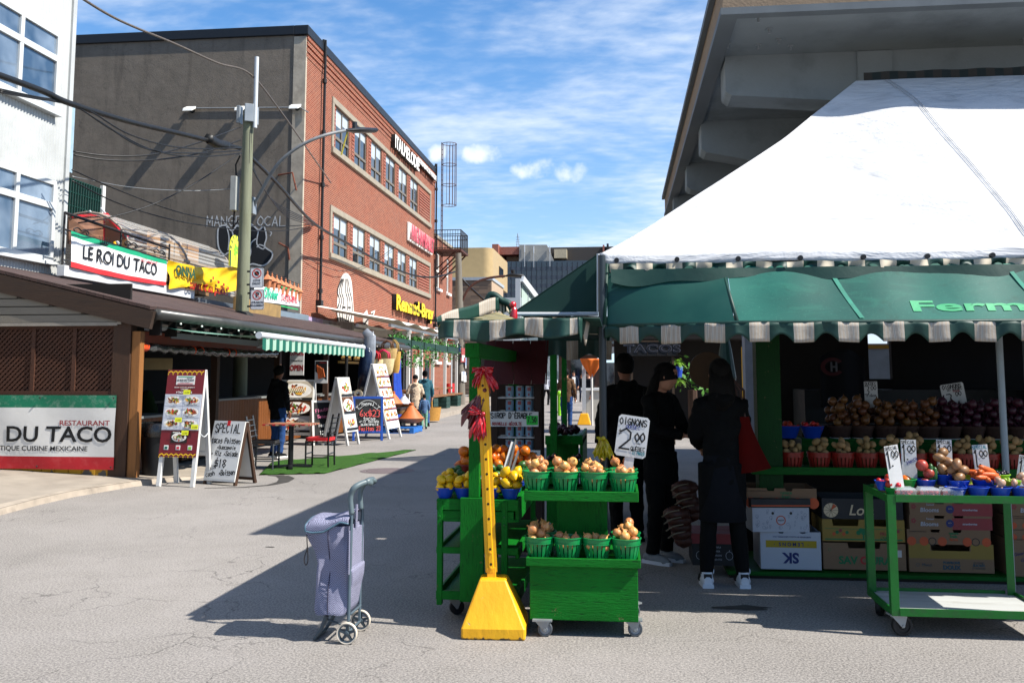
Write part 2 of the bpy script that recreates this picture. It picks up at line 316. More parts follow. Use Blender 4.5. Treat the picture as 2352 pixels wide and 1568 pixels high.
def stucco():
 t=NT('dark_stucco');o=t.tc.outputs['Object'];st=t.co((1,1,.35))
 n=t.noise(1.1,6,o,.65);v=t.noise(1.6,5,t.co((2.2,2.2,.25)),.6);h=t.noise(1.2,4,t.co((.25,.25,2.2)),.6);f=t.noise(45,3,o)
 b_=t.mix(t.rng(n,.3,.7),'#6b6358','#7a7064');b_=t.mix(t.math('MULTIPLY',t.rng(h,.48,.7),.5),b_,'#7a7166');b_=t.mix(t.math('MULTIPLY',t.rng(v,.5,.72),.45),b_,'#49443e')
 w=t.noise(.8,6,o,.6,1.5);cr=t.rng(t.math('ABSOLUTE',t.math('SUBTRACT',w,.5)),.0035,.001);b_=t.mix(t.math('MULTIPLY',cr,.5),b_,'#2a2725')
 t.set('Base Color',b_);t.set('Roughness',.95);t.set('Specular IOR Level',.15);t.bump(t.math('ADD',t.math('MULTIPLY',n,3),f),.4,.02);return t.m
MSTU=stucco()
XF=-10.5
fy=lambda px,py=860:atX(px,py,XF).y
fz=lambda px,py:atX(px,py,XF).z
YC,YE=fy(694,500),fy(998,600);ZT=fz(702,62)
bb=thing('brick_building','three storey red brick building with dark stucco side wall and rows of tall windows','building',(XF,YC,0))
bb.location=(0,0,0)
P0=lambda u,v,d:(XF-d,u,v)
rows=[(fz(751,218),fz(751,330)),(fz(749,473),fz(745.5,577))]
y0,y5=fy(759.9),fy(955.5);ww=(fy(793.6)-y0)*.97;pitch=(y5-ww-y0)/5
wins=[]
for zt,zb in rows:
 for i in range(6):wins.append((y0+i*pitch,y0+i*pitch+ww,zb+.02,zt-.1))
w=MB();holewall(w,P0,YC,YE,0,ZT-.25,wins,.1,0,0)
w.poly([(XF,YE,0),(XF-8,YE,0),(XF-8,YE,ZT-.25),(XF,YE,ZT-.25)]);w.poly([(XF-.01,YC,ZT-.26),(XF-.01,YE,ZT-.26),(-60,YE,ZT-.26),(-60,YC,ZT-.26)])
for i in range(4):w.bx((XF-.005,YC+.02,ZT-1.0+i*.2),(XF+.02+.012*i,YE-.02,ZT-.86+i*.2))
w.build('brick_facade',MBR,bb)
w=MB();w.poly([(XF-.42,YC,0),(-60,YC,0),(-60,YC,ZT-.25),(XF-.42,YC,ZT-.25)]);w.build('stucco_wall',MSTU,bb)
w=MB();w.bx((XF-.42,YC-.025,0),(XF+.01,YC+.1,ZT-.3));w.build('corner_strip',M('pale_render','#a89d8b',.9,.2,4,.3,30,dirt='#6b6256',damt=.5),bb)
w=MB();w.bx((-60,YC-.08,ZT-.25),(XF-.4,YC+.35,ZT+.08));w.bx((XF-.4,YC-.08,ZT-.25),(XF+.09,YE+.08,ZT+.08));w.build('coping',MCOP,bb,bevel=.02)
yl,yr=fy(749.5),fy(985)
for zt,zb in rows:
 a,c=zt+.06,zb-.2
 w=MB();w.bx((XF-.02,yl,a-.16),(XF+.06,yr,a+.06));w.bx((XF-.02,yl,c),(XF+.1,yr,c+.22));w.bx((XF-.02,yl+.002,c+.22),(XF+.055,yl+.22,a-.16));w.bx((XF-.02,yr-.2,c+.22),(XF+.055,yr-.002,a-.16));w.build('stone_surround',MSTN,bb,bevel=.012)
 w=MB();bl0=y0+5*pitch+ww+.35
 for k in range(int((a-c-.4)/.15)):w.bx((XF-.01,bl0,c+.24+k*.15),(XF+.03,yr-.25,c+.24+k*.15+.085))
 w.build('blind_panel',MBR2,bb)
 for i in range(6):
  w=MB()
  for k in range(int((zt-zb)/.15)):w.bx((XF-.01,y0+i*pitch-.42,zb+.03+k*.15),(XF+.02,y0+i*pitch-.06,zb+.03+k*.15+.09))
  w.build('pier_bricks',MBR2,bb)
for a,b_,c,d in wins:
 w=MB();t=.07;x0,x1=XF-.09,XF-.035;m=(a+b_)/2;tr=c+(d-c)*.3
 for q in((a,c,a+t,d),(b_-t,c,b_,d),(m-.05,c,m+.05,d),(a,d-t,b_,d),(a,c,b_,c+t)):w.bx((x0,q[0],q[1]),(x1+rnd.random()*.004,q[2],q[3]))
 w.bx((x0,a,tr-.05),(x1+.015,b_,tr+.05));fo=w.build('window',MWF,bb)
 w=MB();w.bx((x0-.04,a,c),(x0+.022,b_,d));w.build('pane',MGL,fo)
 w=MB();cu=rnd.uniform(.2,.75);w.bx((x0+.024,a+t,d-t-(d-tr)*cu),(x0+.028,m-.05,d-t));w.bx((x0+.024,m+.05,d-t-(d-tr)*cu*rnd.uniform(.6,1.2)),(x0+.028,b_-t,d-t));w.build('blind',M('white_blind','#aab4ba',.2,.1,3),fo)
MPIPE=M('black_pipe','#131313',.5,.2,12)
for px,t0,t1 in((724,75,692),(994,372,745)):
 y=fy(px);zt,zb=fz(px,t0),fz(px,t1)
 w=MB();w.tube([(XF+.02,y-.15,zt-.3),(XF+.1,y-.15,zt-.05),(XF+.12,y,zt),(XF+.12,y+.02,zt-.4),(XF+.12,y,zb)],.05,8)
 for k in range(5):w.cyl((XF+.12,y,zb+(zt-zb)*k/5+.3),(XF+.12,y,zb+(zt-zb)*k/5+.45),.08)
 w.box((XF+.1,y,zb-.05),(.2,.24,.2));w.build('rain_pipe',MPIPE,bb)
MLAMP=M('white_lamp_housing','#d8d8d2',.5,.05)
for k,(px,py)in enumerate(((430,250),(549,249),(674,245))):
 p=at(px,py,YC-.4);f=thing('floodlight',['white floodlight on the conduit at the far left of the dark wall','white floodlight on the dark wall just behind the top of the timber pole','white floodlight on the dark wall next to the brick corner'][k],'floodlight',(p.x,YC,p.z),0,'floodlights on the dark stucco wall')
 w=MB();w.prism([(-.17,-.42,-.07),(.17,-.42,-.07),(.17,-.12,.08),(-.17,-.12,.08)],(0,.03,.09));w.build('lamp_head',MLAMP,f,bevel=.02)
 w=MB();w.tube([(0,-.02,.05),(0,-.1,.12),(0,-.18,.1)],.025,8);w.cyl((0,-.03,.05),(0,0,.05),.09);w.build('bracket',MPIPE,f)
w=MB();a,c=at(430,249,YC-.04),at(690,247,YC-.04);w.tube([a,c,c+Vector((.3,-.05,-.2))],.022,6);tag(w.build('conduit',M('grey_pipe','#7b7f82',.5)),'thin grey conduit running between the floodlights on the dark wall','conduit')
MGW=M('white_spray','#b9bab8',.9,.15,20);MGB=M('black_spray','#1c1d20',.9,.15,8)
gz=YC-.006
def blob(pts,y=gz,n=8):return[at(px,py,y)for px,py in pts]
def smooth(pts,k=6,closed=True):
 out=[];n=len(pts)
 for i in range(n if closed else n-1):
  p0,p1,p2,p3=(pts[(i+j-1)%n]if closed else pts[max(0,min(n-1,i+j-1))]for j in range(4))
  for q in range(k):
   t=q/k;out.append(tuple(.5*((2*b)+(-a+c)*t+(2*a-5*b+4*c-d)*t*t+(-a+3*b-3*c+d)*t**3)for a,b,c,d in zip(p0,p1,p2,p3)))
 if not closed:out.append(tuple(pts[-1]))
 return out
def ribbon(mb,P,w,up=Vector((0,0,1)),nrm=Vector((0,-1,0)),mi=0,off=0):
 for p,q in zip(P,P[1:]):
  p,q=Vector(p),Vector(q);s=(q-p).cross(nrm)
  if s.length>1e-7:s=s.normalized()*w/2;mb.poly([p-s,q-s,q+s,p+s],mi)
gA=smooth([(500,545),(503,522),(520,518),(533,530),(548,515),(575,514),(594,528),(606,520),(612,545),(608,566),(625,580),(622,596),(604,610),(580,606),(560,612),(545,600),(528,580),(515,585),(503,570)])
w=MB();w.poly(blob(gA));w.build('graffiti_fill',MGB,bb)
w=MB();P_=blob(gA,gz-.004);ribbon(w,P_+P_[:1],.05)
for st in([(520,518),(526,545),(524,575)],[(533,530),(540,560),(545,600)],[(548,515),(556,548)],[(594,528),(590,560),(604,572),(608,566)],[(560,612),(575,585),(576,560),(588,548)],[(608,566),(596,562),(590,568)]):
 ribbon(w,blob(smooth(st,6,False),gz-.004),.04)
ribbon(w,blob(smooth([(618,530),(624,535),(620,542)],5,False),gz-.004),.035);w.build('graffiti_outline',MGW,bb)
p=at(567,508,gz);hand('MANGE LOCAL',.34,.255,MGW,bb,faceY(p.x,gz,p.z,R(1)),'graffiti_writing',th=.03)
w=MB();p=at(672,408,YC-.02);w.tube([p+Vector((-.5,0,.1)),p+Vector((.1,-.3,.1)),p+Vector((.25,-.3,-.5))],.03,6);p=at(655,572,YC-.02);w.tube([p+Vector((-.2,-.05,.2)),p+Vector((.2,-.3,0)),p+Vector((.25,-.25,-.4))],.035,6);w.build('rusty_bracket',M('rusty_iron','#6b3a28',.8,.4,20),bb)
MMW=M('mural_white','#cfc8c0',.9,.1,4);MMB=M('mural_black','#23211f',.9,.2,4)
mx=XF+.008
def mur(pts,d=0):return[atX(px,py,mx+d)for px,py in pts]
w=MB();w.poly(mur(smooth([(776,745),(775,690),(781,645),(793,627),(806,640),(811,690),(812,750),(800,765),(785,762)])));w.build('mural_light',MMW,bb);w=MB();w.poly(mur([(833,770),(834,722),(843,711),(846,728),(845,770)]));w.poly(mur([(852,716),(862,712),(857,730)]));w.build('mural_hand',MMW,bb)
w=MB();nx=Vector((1,0,0))
for k in range(7):
 xx=777+k*4.7;ribbon(w,mur(smooth([(xx+2*math.sin(k),742-abs(k-3)*1),(xx-3+1.2*k,715),(xx+3,690),(xx-2,668),(793+(xx-793)*.5,640)],5,False),.004),.1 if k not in(3,)else .03,nrm=nx)
for a,b_,c,d in((788,703,794,708),(800,704,806,708),(793,734,803,737),(796,712,798,728)):w.poly(mur([(a,b_),(c,b_+1),(c,d),(a,d)],.008))
ribbon(w,mur([(822,765),(838,742),(858,718)],.004),.09,nrm=nx)
for k in range(4):ribbon(w,mur([(834+k*3,768),(836+k*2.6,722)],.006),.035,nrm=nx)
w.build('mural_dark',MMB,bb)
for x0,x1,c in((692,737,'#a493b4'),(737,775,'#8d8f94'),(775,803,'#9a917b'),(803,840,'#8a8d8e'),(862,930,'#8db5a8')):
 w=MB();a,b_=fy(x0),fy(x1);w.bx((XF+.004,a,3.0),(XF+.03,b_,fz((x0+x1)/2,740+(x0+x1-1384)/2*.19-16)));w.build('painted_band',M('paint'+c,c,.8,.25,2,dirt='#5b5b5b',damt=.4),bb)
MYEL=M('sign_yellow','#f0c800',.4,.05);MBLK=M('sign_black','#101010',.5,.1);MWHT=M('sign_white','#e3e1da',.5,.05);MRED=M('sign_red','#c02438',.5,.08)
def facade_sign(name,label,body,pl,pr,mats,bold,deep,yscale=1,roll=0):
 a=atX(*pl,XF);b_=atX(*pr,XF);L=b_.y-a.y;h=abs(a.z-atX(pl[0],pl[1]+pl_h[0],XF).z)
 t=thing(name,label,'sign',(XF,(a.y+b_.y)/2,(a.z+b_.z)/2));return t,L,h
def sgn(name,label,body,x0,x1,yt,yb,bold,mface,mside,back=.0,roll=0):
 a,b_=atX(x0,yt,XF),atX(x0,yb,XF);y1=fy(x1);L=y1-a.y;H=a.z-b_.z
 t=thing(name,label,'sign',(XF,a.y+L/2,(a.z+b_.z)/2))
 o=text(body,H,mside,t,Matrix(),'letter_sides',bold,.09);d=o.dimensions if o.dimensions.x else Vector((1,1,1));bxs=[v.co.copy()for v in o.data.vertices]
 w_=max(v.x for v in bxs)-min(v.x for v in bxs);h_=max(v.y for v in bxs)-min(v.y for v in bxs);cx=(max(v.x for v in bxs)+min(v.x for v in bxs))/2;cy=(max(v.y for v in bxs)+min(v.y for v in bxs))/2
 T=faceX(.13,0,0,roll)@Matrix.Diagonal((L/w_,H/h_,1,1))@Matrix.Translation((-cx,-cy,0));o.data.transform(T)
 f=text(body,H,mface,t,faceX(.235,0,0,roll)@Matrix.Diagonal((L/w_,H/h_,1,1))@Matrix.Translation((-cx,-cy,0)),'lettering',bold,.004)
 return t,L,H
t,L,H=sgn('music_shop_sign','white ITALMELODIE letters high on the brick facade under the roofline','ITALMELODIE',897,948,308,340,.02,MWHT,MBLK)
t,L,H=sgn('instrument_sign','smaller white INSTRUMENTS DE MUSIQUE letters beside the larger white sign','INSTRUMENTS DE MUSIQUE',950,989,360,374,.012,MWHT,MBLK)
t,L,H=sgn('record_shop_sign','red ARCHAMBAULT letters on white box between the two rows of windows','ARCHAMBAULT',935,985,513,550,.02,M('faded_pink_red','#c4505c',.5),M('pale_pink','#c99a9a',.6))
w=MB();w.bx((.02,-L/2-.1,-H/2-.06),(.12,L/2+.1,H/2+.06));w.build('sign_box',MWHT,t,bevel=.015)
t,L,H=sgn('bookshop_sign','big yellow Renaud-Bray letters with black sides low on the brick facade','Renaud-Bray',900,985,675,722,.036,MYEL,MBLK)
y2=fy(1048);z2=fz(1002,545)+.2
b2=thing('second_brick_building','lower red brick building beyond the fire escape with narrow sash windows','building',(0,0,0))
w2=[]
for x0,x1,yt,yb in((1011,1020,575,660),(1035,1041,600,655),(1010,1020,748,830),(1034,1041,750,830)):
 w2.append((fy(x0),fy(x1),fz(x0,yb),fz(x0,yt)))
zz=[(w2[0][2],w2[0][3])]*2+[(w2[2][2],w2[2][3])]*2;w2=[(a,b_,*zz[i])for i,(a,b_,c,d)in enumerate(w2)]
w=MB();Q=lambda u,v,d:(XF-.3-d,u,v);holewall(w,Q,YE,y2,0,z2,w2,.15);w.poly([(XF-.3,y2,0),(XF-9,y2,0),(XF-9,y2,z2),(XF-.3,y2,z2)]);w.build('brick_wall',MBR,b2)
w=MB();w.bx((XF-9,YE,z2),(XF-.22,y2+.05,z2+.18));w.build('roof_edge',MSTN,b2)
for a,b_,c,d in w2:
 w=MB();w.bx((XF-.42,a,c),(XF-.37,b_,c+.1));w.bx((XF-.42,a,d-.1),(XF-.37,b_,d));w.bx((XF-.42,a,c+.1),(XF-.37,a+.1,d-.1));w.bx((XF-.42,b_-.1,c+.1),(XF-.37,b_,d-.1));w.bx((XF-.42,a+.1,(c+d)/2-.05),(XF-.38,b_-.1,(c+d)/2+.05));w.bx((XF-.3,a-.1,c-.15),(XF-.15,b_+.1,c));fo=w.build('window',MWHT,b2)
 w=MB();w.bx((XF-.46,a,c),(XF-.41,b_,d));w.build('pane',MGL,fo)
MIRON=M('dark_iron','#1e1a1a',.6,.3,15);MRUST=M('rust_brown_iron','#4b2c22',.75,.4,18)
zp=fz(1003,577);yp0,yp1=YE-.1,YE+1.6
fe=thing('fire_escape','dark iron fire escape balcony bolted to the end of the brick building','fire escape',(XF,YE,zp))
w=MB();w.bx((0,-.3,-.12),(1.6,2.2,0));w.build('platform',MRUST,fe)
w=MB()
for x,y in[(0.05+i*.15,2.15)for i in range(11)]+[(1.57,-.25+i*.2)for i in range(13)]+[(.05+i*.15,-.28)for i in range(11)]:w.cyl((x,y,0),(x,y,1.1),.014,n=5)
for z in(.06,.85,1.1):w.tube([(0,-.28,z),(1.57,-.28,z),(1.57,2.15,z),(0,2.15,z)],.025,5)
w.build('railing',MIRON,fe)
w=MB()
for y in(0,1.9):w.tube([(1.5,y,-.12),(.02,y,-1.6)],.05,6);w.tube([(1.2,y,-.12),(.02,y,-1.2)],.04,6)
w.build('brace',MRUST,fe)
lx,ly,lt,lb=XF+.75,YE+.4,fz(1018,350),fz(1018,487)
la=thing('caged_ladder','rusty ladder cage of thin hoops rising above the brick roofline','ladder',(lx,ly,lb))
H=lt-lb;w=MB()
for k in range(9):a=R(-100+200*k/8);w.cyl((.42*math.cos(a),.42*math.sin(a),0),(.42*math.cos(a),.42*math.sin(a),H),.014,n=5)
for z in(0,H*.33,H*.66,H):w.tube([(.42*math.cos(a),.42*math.sin(a),z)for a in[2*PI*i/20 for i in range(21)]],.02,5,cap=False)
w.build('cage',MRUST,la)
w=MB();[w.cyl((-.42,y,-4.6),(-.42,y,H+.05),.025,n=6)for y in(-.2,.2)];[w.cyl((-.42,-.2,-4.5+k*.3),(-.42,.2,-4.5+k*.3),.015,n=5)for k in range(int((H+4.5)/.3))];w.build('rungs',MRUST,la)
wb=thing('white_corrugated_building','white corrugated metal building with wide multi pane windows at the far left','building',(0,0,0))
MCOR=M('white_corrugated_metal','#adafad',.45,.06,3,dirt='#8d8f8c',dscale=1.2,damt=.4)
yw=atX(156,320,XF).y;w=MB();L=yw-2.0;n=int(L/.085)
def cor(u,v):
 k=u*n*4;i=int(round(k))%4;return(XF+(.0,.022,.022,0)[i],2.0+L*(int(round(k))//4+(0,.3,.5,.8)[i])/n if k<n*4 else yw,3.0+12*v)
w.grid(cor,n*4,1);w.bx((-24,2,2.5),(XF-.02,yw,15));w.build('corrugated_wall',MCOR,wb,fix=False)
w=MB();w.bx((XF-.03,yw-.09,2.9),(XF+.045,yw+.03,15));w.build('corner_trim',MCOR,wb)
MPVC=M('white_window_frame','#bcbfbe',.4,.05)
MGLC=glass('curtained_glass','#33475c',.05,'#8492a0')
for(xr,yt,ytr,yb)in((131,79,141,264),(121,417,476,604)):
 yR=atX(xr,yt,XF).y;zt,ztr,zb=(atX(xr-.5,k,XF).z for k in(yt,ytr,yb));cw=1.12;n_=5;yL=yR-n_*cw
 w=MB();x0,x1=XF+.0,XF+.09
 for a,b_,c,d in[(yL,yR,zt-.09,zt),(yL,yR,zb,zb+.09),(yL,yR,ztr-.06,ztr+.06),(yR-.09,yR,zb,zt)]+[(yR-k*cw-.05,yR-k*cw+.05,zb,zt)for k in range(1,n_+1)]:w.bx((x0,a,c),(x1+rnd.random()*.006,b_,d))
 w.bx((x0,yL,zb-.07),(x1+.06,yR+.06,zb-.005));fo=w.build('window',MPVC,wb,bevel=.008)
 w=MB();w.bx((XF+.022,yL,zb),(XF+.05,yR,zt));w.build('pane',MGLC,fo)
 w=MB();
 for k in range(n_):
  a=yR-(k+1)*cw+.06;s=rnd.uniform(.3,.75)
  for z_0,z_1 in((zb+.1,ztr-.07),(ztr+.07,zt-.1)):
   if k==0 and rnd.random()<.3:continue
   w.grid(lambda u,v:(XF+.052+.006*math.sin(u*30),a+u*(cw-.12)*s,z_0+(z_1-z_0)*v),14,1)
 w.build('curtain',M('net_curtain','#b4bcc4',.25,.12,5,spec=.8),fo,smooth=True)
b=MB();p=atX(165,320,XF-.2);b.bx((XF-.5,yw+.03,p.z-.7),(XF-.1,yw+.35,p.z+.7));b.build('side_vent',M('pale_blue_metal','#8fa7b4',.4),wb)
def remesh(mb,vox,sm=6,mi=0,fold=0):
 me=mb.mesh('t',[]);o=bpy.data.objects.new('t',me);COL.objects.link(o)
 a=o.modifiers.new('r','REMESH');a.mode='VOXEL';a.voxel_size=vox;a.use_smooth_shade=True
 if sm:b=o.modifiers.new('s','SMOOTH');b.iterations=sm;b.factor=.5
 m2=evalmesh(o,'t');v=[x.co.copy()for x in m2.vertices];f=[tuple(p.vertices)for p in m2.polygons]
 COL.objects.unlink(o);bpy.data.objects.remove(o);bpy.data.meshes.remove(me);bpy.data.meshes.remove(m2)
 if fold:
  c=Vector((0,0,0))
  for q in v:d=Vector((q.x,q.y,0));d=d.normalized()if d.length>.01 else d;n=NZ.noise(Vector((q.x*7,q.y*7,q.z*11+q.x*6)))+.6*NZ.noise(q*23);q+=d*fold*n
 r=MB();r.v=v;r.f=f;r.m=[mi]*len(f);return r
def MC(name,col,rough=.85,bump=.25,**k):return M('cloth_'+name,col,rough,.15,9,bump,70,spec=.15,**k)
MSKIN=M('skin','#b5836a',.55,.06,8,spec=.35);MSKIN2=M('skin_dark','#8a5a43',.55,.06,8,spec=.35);MHAIR=M('dark_hair','#0b0908',.7,.3,60,.4,160,spec=.15)
MEYE=M('eye_dark','#1a1210',.3)
def hand_geo(mb,w,d,s):
 w,d=Vector(w),Vector(d).normalized();sx=Vector((1,0,0))*s;a=d.cross(sx);a=a.normalized()if a.length>.1 else Vector((0,1,0));b=a.cross(d).normalized()
 mb.tube([w-d*.02,w+d*.03,w+d*.075,w+d*.09],[.022,.03,.033,.02],8,sq=.55)
 for k,(l,o)in enumerate(((.062,-.024),(.072,-.008),(.068,.008),(.052,.022))):
  p=w+d*.082+a*o;q=p+d*l*.5-b*.006;mb.tube([p-d*.02,q,q+d*l*.45-b*.018],[.009,.0085,.006],6)
 p=w+d*.035+a*-.028;mb.tube([p,p+d*.028-a*.018,p+d*.055-a*.02-b*.01],[.011,.01,.007],6)
def person(label,loc,rz,h=1.72,top=('jacket',None,0),legs=('trousers',None),shoe=None,skin=None,hair=None,hat=None,pose={},long=0,skirt=None,vox=.016,group=None,face=True,fat=1.0,ponytail=False,longhair=0,cat='person'):
 t=thing('person',label,cat,loc,rz,group);t.scale=(h/1.72,)*3;skin=skin or MSKIN
 P=dict(la=[(-.245,.02,1.14),(-.25,-.05,.89)],ra=[(.245,.02,1.14),(.25,-.05,.89)],ll=[(-.1,-.02,.49),(-.1,.02,.08)],rl=[(.1,-.02,.49),(.1,.02,.08)],lean=0,head=(0,0),hip=.92,bow=0);P.update(pose)
 ln=P['lean'];hz=P['hip'];dz=hz-.92
 hipc=Vector((0,0,hz));ch=Vector((0,-ln*.35,hz+.36));sh=Vector((0,-ln*.5,hz+.5));nk=Vector((0,-ln*.58,hz+.575));hd=Vector((0,-ln*.68-.015-P['bow']*.06,hz+.71-P['bow']*.03))
 b=MB();f=fat
 b.tube([hipc+Vector((0,0,-.1)),hipc,hipc.lerp(ch,.5),ch,sh,nk],[.12,.155*f,.135*f,.165*f,.13,.055],14,sq=.68)
 b.tube([nk-Vector((0,0,.05)),nk+Vector((0,0,.04)),hd],.052,10)
 yaw=P['head'][0];HX=Matrix.Translation(hd)@Matrix.Rotation(yaw,4,'Z')@Matrix.Rotation(P['head'][1],4,'X')
 b.ball((0,0,0),(.076,.095,.115),14,X=None)if 0 else b.lathe([(1e-3,-.115),(.045,-.11),(.062,-.07),(.07,-.02),(.076,.03),(.065,.08),(.03,.108),(1e-3,.115)],14,0,HX@Matrix.Diagonal((1,1.2,1,1)))
 b.add([HX@Vector(p)for p in((-.014,-.085,-.035),(.014,-.085,-.035),(0,-.118,-.035),(0,-.086,.025))],[(0,1,2),(0,2,3),(1,3,2),(0,3,1)])
 for s in(-1,1):b.ball(HX@Vector((s*.078,.005,-.005)),(.012,.02,.03),6)
 J=MB();TR=MB();SHs=[]
 for s,k in((-1,'l'),(1,'r')):
  S_=sh+Vector((s*.165*min(1,.5+f/2),0,-.03));E_,W_=(Vector(p)+Vector((0,0,dz))for p in P[k+'a']);E_.y-=ln*.3;W_.y-=ln*.25
  b.tube([S_+Vector((-s*.06,0,.02)),S_,S_.lerp(E_,.5),E_,E_.lerp(W_,.4),W_],[.05,.055,.048,.04,.038,.026],9)
  H_=hipc+Vector((s*.085,0,-.03));K_,A_=(Vector(p)for p in P[k+'l'])
  b.tube([H_,H_.lerp(K_,.5),K_,K_.lerp(A_,.35),A_],[.09,.08,.055,.055,.036],9)
  J.tube([S_+Vector((-s*.07,0,.015)),S_,S_.lerp(E_,.5),E_,E_.lerp(W_,.45),W_.lerp(E_,.06)],[.07,.075,.066,.06,.055,.045],10)
  TR.tube([H_+Vector((0,0,.05)),H_.lerp(K_,.45),K_,K_.lerp(A_,.5),A_+Vector((0,0,.0))],[.105,.098,.075,.068,.06]if legs[0]!='leggings' else[.104,.094,.068,.067,.052],10)
  SHs.append((A_,s))
 r=remesh(b,vox,4)
 for s,k in((-1,'l'),(1,'r')):
  E_,W_=(Vector(p)+Vector((0,0,dz))for p in P[k+'a']);E_.y-=ln*.3;W_.y-=ln*.25;hand_geo(r,W_,W_-E_,s)
 n0=len(r.f)
 if face:
  for s in(-1,1):r.ball(HX@Vector((s*.029,-.083,.012)),(.013,.008,.007),6,1)
  r.ball(HX@Vector((0,-.088,-.065)),(.02,.008,.004),6,1)
 r.build('body',[skin,MEYE],t,smooth=True,fix=False)
 J.tube([hipc+Vector((0,0,-.14-long)),hipc+Vector((0,0,-.02)),hipc.lerp(ch,.5),ch,sh+Vector((0,0,.0)),nk+Vector((0,0,-.02))],[(.17+long*.12)*f,.178*f,.165*f,.185*f,.155,.07],16,sq=.74)
 if len(top)>2 and top[2]:J.tube([nk+Vector((-.08,.06,-.03)),nk+Vector((0,.11,-.06)),nk+Vector((.08,.06,-.03))],.055,8)
 remesh(J,vox,3,0,.016).build(top[0],top[1],t,smooth=True,fix=False)
 TR.tube([hipc+Vector((0,0,-.12)),hipc,hipc+Vector((0,0,.1))],[.14,.165*f,.155*f],12,sq=.72)
 remesh(TR,vox,3,0,.003 if legs[0]=='leggings' else .012).build(legs[0],legs[1],t,smooth=True,fix=False)
 if skirt:k=MB();k.lathe([(.165*f,hz+.08),(.19*f,hz-.15),(.215*f,hz-.42),(.205*f,hz-.425)],18,0,Matrix.Diagonal((1,.75,1,1)));k.build('skirt',skirt,t,smooth=True)
 for A_,s in SHs:
  m=MB();m.tube([A_+Vector((0,.085,-.035)),A_+Vector((0,.05,-.03)),A_+Vector((0,-.05,-.038)),A_+Vector((0,-.13,-.05)),A_+Vector((0,-.175,-.056))],[.03,.05,.046,.042,.02],10,0);m.tube([A_+Vector((0,.02,-.03)),A_+Vector((0,.015,.03))],[.046,.045],10,0)
  m.prism([A_+Vector(p)for p in((-.042,.09,-.08),(.042,.09,-.08),(.046,-.1,-.08),(.02,-.185,-.08),(-.02,-.185,-.08),(-.046,-.1,-.08))],(0,0,.03),1)
  m.build('shoe',shoe or[MC('black','#141416'),MC('black','#141416')],t,smooth=50)
 if hair:
  m=MB();m.lathe([(.082,-.04),(.088,.02),(.08,.075),(.045,.115),(1e-3,.126)],14,0,HX@Matrix.Translation((0,.012,.004))@Matrix.Rotation(R(-22),4,'X')@Matrix.Diagonal((1,1.22,1,1)))
  if ponytail:m.ball(HX@Vector((0,.13,.07)),(.05,.05,.05),8)
  if longhair:m.tube([HX@Vector((0,.05,.05)),HX@Vector((0,.085,-.06)),HX@Vector((0,.1,-.06-longhair*.5)),HX@Vector((0,.09,-.06-longhair))],[.085,.1,.105,.07],12,0,True,.5)
  m.build('hair',hair,t,smooth=True)
 if hat:m=MB();m.lathe([(.088,.0),(.09,.04),(.082,.09),(.045,.125),(1e-3,.135)],14,0,HX@Matrix.Diagonal((1,1.2,1,1)));m.prism([HX@Vector(p)for p in((-.06,-.09,.02),(.06,-.09,.02),(.045,-.17,.012),(-.045,-.17,.012))],(0,0,.012))if hat[1]else None;m.build('cap',hat[0],t,smooth=50)
 return t
MWP=M('white_painted_wood','#c9c8c4',.55,.08,6,.15,40,dirt='#8f8b84',damt=.4)
MWB=M('white_board','#d8d7d2',.6,.05,5,dirt='#a9a6a0',damt=.25)
def leafX(spread,tilt,back=False):
 return Matrix.Translation((0,spread/2 if back else-spread/2,0))@Matrix.Rotation(tilt if back else-tilt,4,'X')
def aframe(name,label,loc,rz,w,h,pan,spread=.45,mfr=None,mpan=None,fr=.06,th=.025,cat='A-frame sign',group=None,pin=.3,back=True):
 """two hinged leaves; pan = (z0, z1) of the panel on each leaf; returns thing and matrix of the front leaf face"""
 t=thing(name,label,cat,loc,rz,group);tl=math.asin(min(.9,spread/2/h));mfr=mfr or MWP;mpan=mpan or MWB
 for bk in((False,True)if back else(False,)):
  X=leafX(spread,tl,bk);m=MB();m.X=X
  for s in(-1,1):m.bx((s*w/2-(fr if s>0 else 0),-th,0),(s*w/2+(fr if s<0 else 0),th,h))
  m.bx((-w/2+fr,-th,h-fr),(w/2-fr,th,h));m.bx((-w/2+fr,-th,pan[0]-.0),(w/2-fr,th,pan[0]+fr));m.build('leaf_frame',mfr,t,bevel=.004)
  m=MB();m.X=X;m.bx((-w/2+fr*pin,-.008 if bk else-th-.012*(pin<.9),pan[0]+fr*(pin>.9)),(w/2-fr*pin,th+.012 if bk else .0,pan[1]-fr*(pin>.9)));m.build('panel',mpan,t)
 return t,leafX(spread,tl)@Matrix.Translation((0,-th-.014,0))
FOODC=['#6b2a12','#8a3a18','#b5642c','#5d7a2a','#c23a22','#d9a23a','#e9dcb8','#3f2413']
